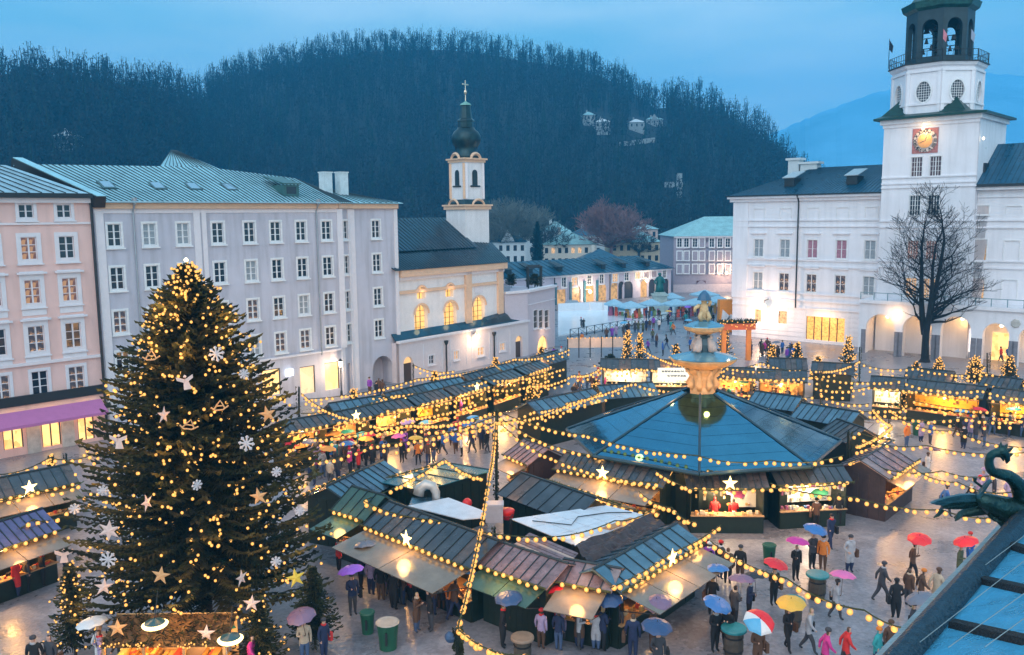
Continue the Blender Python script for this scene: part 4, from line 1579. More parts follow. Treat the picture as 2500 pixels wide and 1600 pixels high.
# ---- the clock tower
ct = thing('clock_tower', 'tall white clock tower with a dark open belfry and a red square clock face', 'tower', NF.O, NF.a)
tzt = NF.at(2262, 288, TFv)[1]
tw_ = tR - tL
hol, ops = [], []
for (xa, xb) in ((2220, 2247), (2265, 2293)):
    for y0_, y1_, gl in ((383, 431, M('dark_red_glass', (.10, .05, .06), .15, noise=0)), (477, 526, DARKGLASS), (588, 634, ME('dim_pink_window', (.55, .30, .25), .55, .5, (.3, .2, .2), 2)), (680, 728, LITWIN)):
        a, b_ = NF.at(xa, 500, TFv)[0], NF.at(xb, 500, TFv)[0]
        zt, zb = NF.at(2255, y0_, TFv)[1], NF.at(2255, y1_, TFv)[1]
        hol.append(rect(a, b_, zb, zt))
        ops.append((a, b_, zb, zt, gl))
MBt = wall('wall', ct, rect(tL, tR, -.3, tzt), hol, WP, y=TFv)
MB().box(tL, tR, TFv + .3, TFv + 11, -.3, tzt).build('side_walls', WP, ct)
for a, b_, zb, zt, gl in ops:
    window(ct, (a + b_) / 2, (zb + zt) / 2, b_ - a - .02, zt - zb - .02, 4, 4, .1, WHITE, gl, y=TFv, bar=.05, cen=.1, sill=False)
for y in (432, 447, 457, 540, 555, 640, 655):
    z_ = NF.at(2255, y, TFv)[1]
    band('string_course', ct, tL - .02, tR + .1, z_ - .08, z_ + .08, TFv - .14, WP, TFv - .003)
band('cornice', ct, tL - .1, tR + .1, tzt - .9, tzt - .5, TFv - .15, WP, TFv - .003)
b = MB().box(tL - .35, tR + .35, TFv - .4, TFv + tw_ + .35, tzt - .49, tzt)
b.build('cornice', WP, ct)
cxm, cym = (tL + tR) / 2 - 1.0, TFv + tw_ * .5 - .4
hwt = tw_ / 2
b = MB()
rot8 = math.pi / 8
k8 = 1 / math.cos(math.pi / 8)
# skirt roof with four broaches
b.box(tL - .95, tR + .95, TFv - 1.0, TFv + tw_ + .95, tzt + .002, tzt + .25)
oz = NF.at(2262, 275, TFv)[1]
c4 = [(tL - .9, TFv - .9), (tR + .9, TFv - .9), (tR + .9, TFv + tw_ + .9), (tL - .9, TFv + tw_ + .9)]
hb_ = hwt * .88
in4 = [(cxm - hb_, cym - hb_), (cxm + hb_, cym - hb_), (cxm + hb_, cym + hb_), (cxm - hb_, cym + hb_)]
for q in range(4):
    a, c = c4[q], c4[(q + 1) % 4]
    i0, i1 = in4[q], in4[(q + 1) % 4]
    b.face([(*a, tzt + .25), (*c, tzt + .25), (*i1, oz), (*i0, oz)])
    # corner broach: small pyramid standing in the cut corner
    ax_, ay_ = i0
    sx2, sy2 = (1 if ax_ < cxm else -1), (1 if ay_ < cym else -1)
    t_ = hb_ * .6
    apex = (ax_ + sx2 * t_ * .5, ay_ + sy2 * t_ * .5, oz + 1.7)
    b.face([(ax_ - sx2 * .3, ay_ - sy2 * .3, oz - .3), (ax_ + sx2 * t_ * 1.1, ay_ - sy2 * .2, oz - .1), apex])
    b.face([(ax_ - sx2 * .3, ay_ - sy2 * .3, oz - .3), apex, (ax_ - sx2 * .2, ay_ + sy2 * t_ * 1.1, oz - .1)])
b.build('skirt_roof', M('green_black_copper', (.012, .05, .04), .4, .4, noise=.3), ct)
# octagon storey
oR = hb_ * k8
zO1 = D(2264, 158, NF.w(cxm, TFv).y).z
ocn = lambda f_: [(cxm + oR * f_ * math.cos(rot8 + q * math.pi / 4), cym + oR * f_ * math.sin(rot8 + q * math.pi / 4)) for q in range(8)]
MB().lathe([(oR * .87, oz - .8), (oR * .87, zO1)], 8, (cxm, cym, 0), rot=rot8).build('octagon_core', WP, ct)
for q in range(8):
    a = math.pi / 4 * q - math.pi / 2
    face_mid = Vector((cxm + hb_ * math.cos(a), cym + hb_ * math.sin(a), 0))
    tang = Vector((-math.sin(a), math.cos(a), 0))
    outn = Vector((math.cos(a), math.sin(a), 0))
    if outn.y > .3:
        continue
    half = hb_ * math.tan(math.pi / 8)
    zc = D(2264, 224, NF.w(cxm, TFv).y).z
    ew, eh = .82, 1.18
    ell = [(ew * math.cos(t * math.pi / 8), zc + eh * math.sin(t * math.pi / 8)) for t in range(16)]
    o = wall('octagon_wall', ct, rect(-half, half, oz - .8, zO1), [ell], WP, depth=.3)
    o.location = face_mid
    o.rotation_euler = (0, 0, a + math.pi / 2)
    w = MB()
    for k in range(16):
        p0, p1 = ell[k], ell[(k + 1) % 16]
        g0 = ((p0[0]) * 1.22, zc + (p0[1] - zc) * 1.16)
        g1 = ((p1[0]) * 1.22, zc + (p1[1] - zc) * 1.16)
        w.slab([(g0[0], -.1, g0[1]), (g1[0], -.1, g1[1]), (p1[0], -.1, p1[1]), (p0[0], -.1, p0[1])], .09)
    for k in range(-2, 3):
        x_ = k * .27
        dz_ = eh * math.sqrt(max(0, 1 - (x_ / ew) ** 2))
        w.box(x_ - .025, x_ + .025, .12, .15, zc - dz_, zc + dz_)
    for k in range(-3, 4):
        z_ = zc + k * .29
        dx_ = ew * math.sqrt(max(0, 1 - ((z_ - zc) / eh) ** 2))
        w.box(-dx_, dx_, .11, .16, z_ - .025, z_ + .025)
    fr_ = w.build('oval_window', WHITE, ct)
    fr_.location = face_mid
    fr_.rotation_euler = (0, 0, a + math.pi / 2)
    MB().box(-ew, ew, .2, .24, zc - eh, zc + eh).build('glass', DARKGLASS, fr_)
    for sg in (-1, 1):
        p_ = MB().box(sg * half - .38 if sg > 0 else sg * half + .02, sg * half - .02 if sg > 0 else sg * half + .38, -.12, -.003, oz, zO1 - .6).build('pilaster', WP, ct)
        p_.location = face_mid
        p_.rotation_euler = (0, 0, a + math.pi / 2)
    for z0_, z1_ in ((oz + .9, oz + 1.1), (zO1 - .85, zO1 - .65)):
        p_ = MB().box(-half, half, -.16, -.003, z0_, z1_).build('string_course', WP, ct)
        p_.location = face_mid
        p_.rotation_euler = (0, 0, a + math.pi / 2)
MB().lathe([(oR * 1.0, zO1 - .4), (oR * 1.05, zO1 - .2), (oR * 1.08, zO1 + .1)], 8, (cxm, cym, 0), rot=rot8).build('octagon_cornice', WP, ct)
MB().lathe([(oR * 1.11, zO1 + .11), (oR * 1.11, zO1 + .25), (oR * .8, zO1 + .45)], 8, (cxm, cym, 0), rot=rot8).build('balcony_floor', BLACKM, ct)
# railing
b = MB()
pts8 = ocn(1.07)
for q in range(8):
    p, p2 = Vector((*pts8[q], zO1 + .25)), Vector((*pts8[(q + 1) % 8], zO1 + .25))
    for z_ in (.55, 1.25):
        b.tube([p + Vector((0, 0, z_)), p2 + Vector((0, 0, z_))], .035, 4)
    for t_ in range(7):
        w_ = p.lerp(p2, t_ / 7)
        b.tube([w_, w_ + Vector((0, 0, 1.25))], .03 if t_ else .07, 4)
b.build('railing', BLACKM, ct)
# belfry of eight piers with arches, bells inside
bR = oR * .74
zB0, zB1 = zO1 + .3, D(2275, 22, NF.w(cxm, cym - bR).y).z
DARKST = M('belfry_dark', (.025, .045, .055), .5, .2, noise=.3, scale=1)
for q in range(8):
    a = math.pi / 4 * q - math.pi / 2
    hb2 = bR * math.cos(math.pi / 8)
    half = hb2 * math.tan(math.pi / 8)
    o = wall('belfry_arch', ct, rect(-half, half, zB0, zB1), [arch(-half * .62, half * .62, zB0 + .8, zB1 - 1.1, 10)], DARKST, depth=.55)
    o.location = Vector((cxm + hb2 * math.cos(a), cym + hb2 * math.sin(a), 0))
    o.rotation_euler = (0, 0, a + math.pi / 2)
    o2 = wall('belfry_arch', ct, rect(-half * .85, half * .85, zB0, zB1), [arch(-half * .62, half * .62, zB0 + .8, zB1 - 1.1, 10)], DARKST, depth=0)
    o2.location = Vector((cxm + (hb2 - .55) * math.cos(a), cym + (hb2 - .55) * math.sin(a), 0))
    o2.rotation_euler = (0, 0, a + math.pi / 2)
MB().lathe([(bR * 1.0, zB1), (bR * 1.12, zB1 + .3), (bR * 1.18, zB1 + 1.0), (bR * .95, zB1 + 1.2), (bR * .75, zB1 + 2.2), (bR * .45, zB1 + 3.2), (bR * .5, zB1 + 5)], 8, (cxm, cym, 0), rot=rot8).build('dome', M('belfry_green', (.02, .09, .08), .4, .4, noise=.4), ct)
for q in range(3):
    z_ = zB0 + 1.6 + 1.2 * q
    b = MB().tube([(cxm - bR * .8, cym - .5, z_ + .6), (cxm + bR * .8, cym - .5, z_ + .6)], .05, 4)
    b.tube([(cxm, cym - bR * .8, z_ + .6), (cxm, cym + bR * .8, z_ + .6)], .05, 4)
    b.build('bell_beam', BLACKM, ct)
bl = MB().lathe([(.06, .55), (.12, .5), (.16, .25), (.2, .08), (.28, 0)][::-1], 8).mesh('bell', BLACKM)
for q in range(34):
    z_ = zB0 + 1.6 + 1.2 * (q % 3)
    a = rnd.uniform(-.75, .75) * bR
    p = (cxm + a, cym - .5, z_) if q % 2 else (cxm, cym + a, z_)
    ob('bell', bl, ct, p)
# the clock
cs_, cz_ = NF.at(2259, 344, TFv)
hc = (NF.at(2291, 344, TFv)[0] - NF.at(2228, 344, TFv)[0]) / 2
cl = MB().box(-hc, hc, -.06, -.003, -hc * 1.0, hc * 1.0).build('clock_face', M('clock_red', (.42, .16, .15), .7, noise=.3, scale=6), ct, (cs_, TFv, cz_))
MB().lathe([(.001, 0), (hc * .92, 0), (hc * .92, .04), (.001, .04)], 24).build('dial', M('dial_pale', (.62, .52, .48), .6), cl)
dl = cl.children[0]
dl.rotation_euler = (math.pi / 2, 0, 0)
dl.location = (0, -.065, 0)
g_ = MB().lathe([(.001, 0), (hc * .58, 0), (hc * .58, .04), (.001, .04)], 24).build('dial_centre', M('dial_gold', (.75, .38, .14), .5, .2), cl)
g_.rotation_euler = (math.pi / 2, 0, 0)
g_.location = (0, -.12, 0)
for q, tx in enumerate(['XII', 'I', 'II', 'III', 'IIII', 'V', 'VI', 'VII', 'VIII', 'IX', 'X', 'XI']):
    a = math.pi / 2 - q * math.pi / 6
    c = bpy.data.curves.new('numeral', 'FONT')
    c.body = tx
    c.size = .55
    c.align_x = 'CENTER'
    c.align_y = 'CENTER'
    c.extrude = .01
    c.offset = .012
    to = bpy.data.objects.new('tmp', c)
    col.objects.link(to)
    me = bpy.data.meshes.new_from_object(to.evaluated_get(bpy.context.evaluated_depsgraph_get()))
    bpy.data.objects.remove(to)
    me.materials.clear()
    me.materials.append(BLACKM)
    n_ = ob('numeral', me, cl, (hc * .76 * math.cos(a), -.125, hc * .76 * math.sin(a)))
    n_.rotation_euler = (math.pi / 2, a - math.pi / 2 if False else 0, 0)
    n_.rotation_euler = (Matrix.Rotation(-(a - math.pi / 2), 3, 'Y') @ Matrix.Rotation(math.pi / 2, 3, 'X')).to_euler()
for ang_, ln in ((R(70), hc * .75), (R(200), hc * .5)):
    MB().tube([(0, -.18, 0), (ln * math.cos(ang_), -.18, ln * math.sin(ang_))], [.05, .03], 4).build('clock_hand', M('gilded', (.8, .62, .45), .25, .8), cl)
MB().tube([(0, 0, hc + .35), (0, -.9, hc + .45)], .04, 4).lathe([(.1, -.12), (.2, .0), (.08, .2)], 8, (0, -.95, hc * .95)).build('clock_lamp', LAMPW, cl)
lamp('clock_light', (cs_, TFv - .75, cz_ + hc * .5), 95, (1, .6, .25), .1, ct)
for q, (x, y, cc, lb_) in enumerate([(2168, 150, (.03, .05, .08), 'dark furled flag'), (2180, 150, (.03, .05, .08), 'dark furled flag'), (2302, 105, (.7, .25, .3), 'pale red flag'), (2378, 130, (.35, .42, .55), 'pale blue flag')]):
    s_ = NF.at(x, y, cym - bR * 1.3 if q == 2 else cym - 1)[0]
    yy = (cym - oR * 1.0) if q == 2 else cym - 2.6
    s_ = min(max(s_, cxm - oR * .98), cxm + oR * .98)
    f_ = MB().tube([(0, 0, 0), (0, 0, 3.6)], .04, 5).build('flagpole', BLACKM, ct, (s_, yy, zO1 + .3))
    b = MB()
    b.slab([(0.05, 0, 2.3), (.35, .1, 1.9), (.5, -.05, 2.7), (0.05, 0, 3.4)], .03)
    b.build('flag', M('flag_%d' % q, cc, .8), f_)

# ---- arcade in front of the tower
AFn = Fac((42.48, 104.47), NF.a)
ac = thing('arcade', 'white terrace arcade with round arches lit warm orange at the foot of the clock tower', 'arcade', AFn.O, AFn.a)
az = AFn.at(2250, 748)[1]
a0, aE = 0., AFn.at(2560, 850)[0]
hol, arcs = [], []
for xa, xb, yt in [(2113, 2183, 768), (2203, 2274, 771), (2295, 2370, 773), (2398, 2463, 790), (2486, 2552, 800)]:
    a, b_ = AFn.at(xa, 830)[0], AFn.at(xb, 830)[0]
    zt = AFn.at((xa + xb) / 2, yt)[1]
    hol.append(arch(a, b_, .0, zt, 12))
    arcs.append((a, b_, zt))
wall('wall', ac, rect(a0, aE, -.05, az), hol, WP, depth=.9)
MB().box(a0, aE, -.3, 5.5, az + .002, az + .4).build('terrace_floor', WP, ac)
MB().box(a0 - .1, a0 + .6, .9, 5.5, 0, az).build('end_wall', WP, ac)
VAULT = M('ochre_vault', (.62, .36, .14), .8, noise=.1)
MB().box(a0, aE, 4.2, 4.5, 0, az).build('back_wall', M('arcade_back', (.6, .48, .36), .8, noise=.1), ac)
MB().box(a0, aE, .92, 4.2, az - .5, az - .3).build('vault', VAULT, ac)
for k, (a, b_, zt) in enumerate(arcs):
    for q in (a, b_):
        MB().box(q - .55 if q == a else q + .0, q if q == a else q + .55, -.06, -.003, 0, 2.9).build('pier_facing', M('grey_pier', (.22, .21, .24), .7, noise=.2), ac)
    m_ = (a + b_) / 2
    kind = [('poster', ), ('shop', ), ('screen', ), ('entrance', ), ('dark', )][k][0]
    if kind == 'poster':
        MB().box(m_ - .1, m_ + 1.9, 4.0, 4.18, .9, 3.9).build('poster', M('poster_print', (.10, .07, .14), .5, noise=.9, scale=1.6), ac)
    elif kind == 'shop':
        MB().box(m_ - .2, m_ + 1.0, 4.0, 4.18, .8, 3.3).build('shop_window', GLOWARM, ac)
    elif kind == 'screen':
        MB().box(m_ - .6, m_ + 1.5, 4.0, 4.18, .7, 3.4).build('display_window', ME('display_glow', (.95, .85, .75), 1.6, .9, (.15, .2, .4), 1.8), ac)
    elif kind == 'entrance':
        MB().box(a, b_, 4.0, 4.18, 0, 3.2).build('entrance', SHOPGLOW, ac)
    MB().lathe([(.1, -.15), (.22, 0), (.1, .15)], 8, (m_, 2.2, zt - .5)).build('arcade_lamp', LAMPW, ac)
    lamp('arcade_light', (m_, 2.2, zt - .8), 110, (1, .52, .16), .2, ac)
s_, z_ = AFn.at(2480, 790)
MB().lathe([(.001, 0), (.5, .02), (.42, .12), (.001, .14)], 7, (0, 0, 0)).build('coat_of_arms', STONE, ac, (s_, -.05, z_)).rotation_euler = (math.pi / 2, 0, 0)
b = MB()
for q in np.arange(a0, aE, 1.6):
    b.box(q, q + .08, .1, .18, az + .4, az + 1.3)
b.box(a0, aE, .1, .16, az + 1.22, az + 1.3)
b.build('railing', M('pale_teal_rail', (.18, .30, .34), .5), ac)
lamp('arcade_front_light', (AFn.at(2190, 775)[0], -1, az - 1.2), 120, (1, .6, .3), .2, ac)

# ================================================================== winter roof and fountain
PC, PR, PZ = Vector((11.62, 52.36, 0)), 8.35, 3.4
MIRR = M('polished_blue_sheet', (.07, .25, .37), .10, 1.0, noise=.10, scale=.6, bump=.14, bscale=1.5)
HIP = M('roof_hip', (.03, .07, .10), .4, .4)
py_ = thing('fountain_roof', 'large eight sided blue metal winter roof in the middle of the market', 'pavilion', PC)
corner = [math.atan2(*(reversed([(3.47 - 11.62), (54.14 - 52.36)]))) + k * math.pi / 4 for k in range(8)]
apexz = 6.15
for k in range(8):
    a, c = corner[k], corner[(k + 1) % 8]
    p, q = Vector((PR * math.cos(a), PR * math.sin(a), PZ)), Vector((PR * math.cos(c), PR * math.sin(c), PZ))
    r1, r2 = p * .14, q * .14
    r1.z = r2.z = apexz
    NS = 16
    for s_ in range(NS):
        t0, t1 = s_ / NS, (s_ + .99) / NS
        b = MB()
        off_ = Vector((0, 0, .0 + .010 * (s_ % 2)))
        b.slab([p.lerp(r1, t0) + off_, q.lerp(r2, t0) + off_, q.lerp(r2, t1) + off_, p.lerp(r1, t1) + off_], .03)
        b.build('roof_panel', MIRR, py_)
    MB().tube([p + Vector((0, 0, .03)), r1 + Vector((0, 0, .03))], .07, 6).build('hip_rib', HIP, py_)
    MB().tube([p + Vector((0, 0, -.05)), q + Vector((0, 0, -.05))], .11, 6).build('eave_beam', HIP, py_)
    MB().tube([(p.x * .8, p.y * .8, 0), (p.x * .8, p.y * .8, PZ + .3)], .1, 6).build('post', DGREEN, py_)
    m_ = (p + q) / 2
    MB().slab([(p.x * .82, p.y * .82, 0), (q.x * .82, q.y * .82, 0), (q.x * .82, q.y * .82, PZ), (p.x * .82, p.y * .82, PZ)], .06).build('board_wall', DGREEN, py_)

fo = thing('fountain', 'tall baroque stone fountain with two basins rising from the blue roof', 'fountain', PC)


def fz(y):
    return D(1705, y, PC.y).z


def fw_(px_):
    return px_ / 2 * PC.y * 1.01 / F


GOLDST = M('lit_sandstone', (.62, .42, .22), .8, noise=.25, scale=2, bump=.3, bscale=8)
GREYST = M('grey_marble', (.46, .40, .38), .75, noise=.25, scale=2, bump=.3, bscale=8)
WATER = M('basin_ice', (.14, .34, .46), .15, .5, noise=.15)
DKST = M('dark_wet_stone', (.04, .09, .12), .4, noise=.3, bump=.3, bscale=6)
fc_ = (.15, 0, 0)
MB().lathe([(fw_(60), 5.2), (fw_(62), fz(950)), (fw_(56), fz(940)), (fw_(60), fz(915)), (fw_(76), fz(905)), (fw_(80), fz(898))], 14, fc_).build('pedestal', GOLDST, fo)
b = MB()
for k in range(8):
    a = k * math.pi / 4 + .3
    d_ = Vector((math.cos(a), math.sin(a), 0))
    b.tube([d_ * fw_(50) + Vector((.15, 0, fz(950))), d_ * fw_(66) + Vector((.15, 0, fz(935))), d_ * fw_(56) + Vector((.15, 0, fz(918))), d_ * fw_(88) + Vector((.15, 0, fz(900)))], [.16, .24, .14, .10], 7)
b.build('carved_figures', GOLDST, fo, smooth=True)
MB().lathe([(fw_(70), fz(899)), (fw_(110), fz(893)), (fw_(146), fz(884)), (fw_(162), fz(876)), (fw_(164), fz(873))], 28, fc_).build('lower_basin', GOLDST, fo)
b = MB()
for k in range(8):
    a = k * math.pi / 4 + .39
    a2 = a + math.pi / 4
    p, q = Vector((math.cos(a) * fw_(166) + .15, math.sin(a) * fw_(166), fz(872))), Vector((math.cos(a2) * fw_(166) + .15, math.sin(a2) * fw_(166), fz(872)))
    t_ = Vector((.15, 0, fz(852)))
    b.face([p, q, q.lerp(t_, .7), p.lerp(t_, .7)])
b.build('basin_cover', WATER, fo)
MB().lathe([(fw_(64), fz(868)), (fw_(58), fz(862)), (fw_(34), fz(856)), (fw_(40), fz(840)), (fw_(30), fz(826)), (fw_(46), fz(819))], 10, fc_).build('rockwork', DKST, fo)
b = MB()
for k in range(4):
    a = k * math.pi / 2 - .8
    d_ = Vector((math.cos(a), math.sin(a), 0))
    b.tube([d_ * fw_(34) + Vector((.15, 0, fz(860))), d_ * fw_(52) + Vector((.15, 0, fz(852))), d_ * fw_(44) + Vector((.15, 0, fz(838))), d_ * fw_(34) + Vector((.15, 0, fz(828))), d_ * fw_(26) + Vector((.15, 0, fz(816)))], [.10, .28, .26, .16, .10], 8)
    b.ball(tuple(d_ * fw_(56) + Vector((.15, 0, fz(848)))), .22, 8)
    b.tube([d_ * fw_(24) + Vector((.15, 0, fz(832))), d_ * fw_(48) + Vector((.15, 0, fz(822))), d_ * fw_(30) + Vector((.15, 0, fz(814)))], [.1, .12, .08], 6)
b.build('dolphins', GREYST, fo, smooth=True)
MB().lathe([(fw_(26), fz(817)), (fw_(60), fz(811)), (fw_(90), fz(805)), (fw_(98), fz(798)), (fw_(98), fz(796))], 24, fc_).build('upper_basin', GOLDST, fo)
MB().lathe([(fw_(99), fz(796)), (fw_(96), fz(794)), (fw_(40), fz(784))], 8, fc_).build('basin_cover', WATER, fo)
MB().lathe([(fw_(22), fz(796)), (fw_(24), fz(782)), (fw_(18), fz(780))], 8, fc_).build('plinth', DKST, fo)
b = MB()
b.tube([(.15, 0, fz(785)), (.12, 0, fz(770)), (.15, 0, fz(757)), (.15, 0, fz(744)), (.13, 0, fz(738))], [.24, .22, .28, .24, .1], 9)
b.tube([(-.0, -.1, fz(785)), (-.16, -.25, fz(772)), (-.02, -.15, fz(762))], [.13, .14, .13], 7)
b.tube([(.3, -.1, fz(785)), (.44, -.25, fz(774)), (.32, -.15, fz(762))], [.13, .14, .13], 7)
b.tube([(-.12, 0, fz(746)), (-.42, -.1, fz(752)), (-.46, -.15, fz(762))], [.14, .11, .08], 6)
b.tube([(.42, 0, fz(746)), (.5, -.1, fz(738)), (.3, -.1, fz(727))], [.14, .11, .08], 6)
b.ball((.15, -.03, fz(735)), .2, 8)
b.build('triton_statue', M('pale_statue_stone', (.62, .44, .24), .8, noise=.3, bump=.3, bscale=8), fo, smooth=True)
MB().lathe([(fw_(36), fz(733)), (fw_(30), fz(726)), (fw_(22), fz(718)), (fw_(6), fz(710))], 8, fc_).build('statue_cover', M('blue_cover', (.04, .12, .22), .4, noise=.2), fo)
for k in (0, 1, 2):
    a = -math.pi / 2 + (k - 1) * 1.3
    lamp('fountain_light', (PC.x + .15 + math.cos(a) * 2.3, PC.y + math.sin(a) * 2.3, 6.5), 70, (1, .42, .08), .15)
    lamp('fountain_light', (PC.x + .15 + math.cos(a) * 1.7, PC.y + math.sin(a) * 1.7, fz(862) + .3), 14, (1, .5, .2), .1)

# ================================================================== the market: bulbs, garlands, stalls
BULB = bulb_mat('bulb_with_halo', (1.55, .82, .20), (.60, .17, .008), 1.0)
FIRG = M('garland_needles', (.05, .055, .015), .8, noise=.4, scale=20)
FIRD = M('fir_needles_dark', (.007, .014, .006), .8, noise=.5, scale=3)
FIRM_ = M('fir_needles_mid', (.028, .036, .010), .8, noise=.5, scale=3)
FIRL = M('fir_needles_olive', (.070, .060, .016), .8, noise=.4, scale=3)
bulb_me = MB().lathe([(.001, -1), (.6, -.8), (.95, -.3), (.95, .3), (.6, .8), (.001, 1)], 8).mesh('bulb', BULB, True)
bulb_small = {}


def bulb_mesh(r):
    if r not in bulb_small:
        bulb_small[r] = MB().lathe([(.001, -r), (.6 * r, -.8 * r), (.95 * r, -.3 * r), (.95 * r, .3 * r), (.6 * r, .8 * r), (.001, r)], 8).mesh('bulb', BULB, True)
    return bulb_small[r]


def bulbs_joined(pts, r, name, parent):
    b = MB()
    for p in pts:
        b.lathe([(.001, -r), (.85 * r, -.5 * r), (.85 * r, .5 * r), (.001, r)], 6, p)
    o = b.build(name, BULB, parent, smooth=True)
    o['kind'] = 'stuff'
    return o


GCOUNT = [0]


def garland(a, c, sag, label, group='light garlands strung over the market', step=.44, near=False, r=.112, lights=True):
    a, c = Vector(a), Vector(c)
    Ln = (c - a).length
    n = max(2, int(Ln / step))
    t = thing('light_garland', label, 'string lights', a, 0, group)
    P = lambda f: Vector((c - a) * f) - Vector((0, 0, sag * 4 * f * (1 - f)))
    seg = max(6, n)
    b = MB()
    b.tube([P(k / seg) for k in range(seg + 1)], .03, 4)
    for k in range(n * 5):
        p = P((k + rnd.random()) / (n * 5))
        d = Vector((rnd.uniform(-1, 1), rnd.uniform(-1, 1), rnd.uniform(-1, 1))).normalized() * rnd.uniform(.06, .13)
        e_ = d.orthogonal().normalized() * .03
        b.face([p - e_, p + e_, p + d])
    b.build('fir_garland', FIRG, t)
    spots = [P((k + .5 + rnd.uniform(-.16, .16)) / n) - Vector((0, rnd.uniform(-.04, .04), .09 + rnd.uniform(-.02, .06))) for k in range(n) if rnd.random() > .04]
    if near:
        me = bulb_mesh(r)
        for p in spots:
            ob('bulb', me, t, p)
    else:
        low_ = [p - Vector((0, 0, rnd.uniform(.28, .5))) for k, p in enumerate(spots) if k % 2 and a.y > 50]
        bulbs_joined(spots + low_, r * 1.1, 'bulbs', t)
    if lights:
        k = 3.0
        m = max(1, int(Ln / 4.5))
        for q in range(m):
            lamp('garland_light', P((q + .5) / m) - Vector((0, 0, .25)), 90 if a.y > 60 else 58, (1, .46, .10), .35, t)
    return t


def Wp(x, y, z):
    return G(x, y, z)


WOOD = M('warm_wood', (.42, .25, .12), .7, noise=.25, scale=3)
WETMETAL = M('wet_stall_roof', (.075, .085, .10), .22, .45, noise=.3, scale=1.2, bump=.15, bscale=4, rvar=.08)
BLUEMETAL = M('blue_stall_roof', (.13, .22, .28), .24, .6, noise=.25, scale=1.0, bump=.12, bscale=4, rvar=.1)
BROWNROOF = M('brown_stall_roof', (.22, .14, .15), .35, .1, noise=.45, scale=2.5, bump=.3, bscale=6, rvar=.12)
AWNB = M('wet_awning_board', (.24, .19, .15), .17, .25, noise=.2, scale=1.5, bump=.12, bscale=3, rvar=.06)
AWNG = M('green_awning_board', (.05, .10, .08), .2, .2, noise=.25, scale=1.5, bump=.12, bscale=3)
GOODS = [M('goods_%d' % i, c, .6, noise=0) for i, c in enumerate([(.75, .35, .10), (.70, .10, .06), (.80, .68, .45), (.55, .28, .06), (.75, .50, .18), (.20, .30, .12), (.72, .70, .66), (.35, .10, .20), (.10, .22, .45)])]
SHELFC = M('shelf_cloth', (.75, .48, .22), .7, noise=.1)
SHELFY = M('yellow_shelf_cloth', (.85, .50, .06), .7, noise=.1)
SHELFW = M('white_shelf_cloth', (.85, .80, .72), .7, noise=.1)
BRIGHTLAMP = ME('stall_lamp_glass', (1.0, .85, .5), 9.)
ROOFALT = {'wet_stall_roof': M('wet_stall_roof_worn', (.11, .085, .08), .35, .3, noise=.45, scale=2, bump=.3, bscale=5, rvar=.15), 'blue_stall_roof': M('blue_stall_roof_worn', (.10, .15, .20), .32, .4, noise=.4, scale=2, bump=.3, bscale=5, rvar=.15), 'brown_stall_roof': M('brown_roof_patch', (.30, .20, .19), .3, .1, noise=.3, scale=3, bump=.3, bscale=6)}


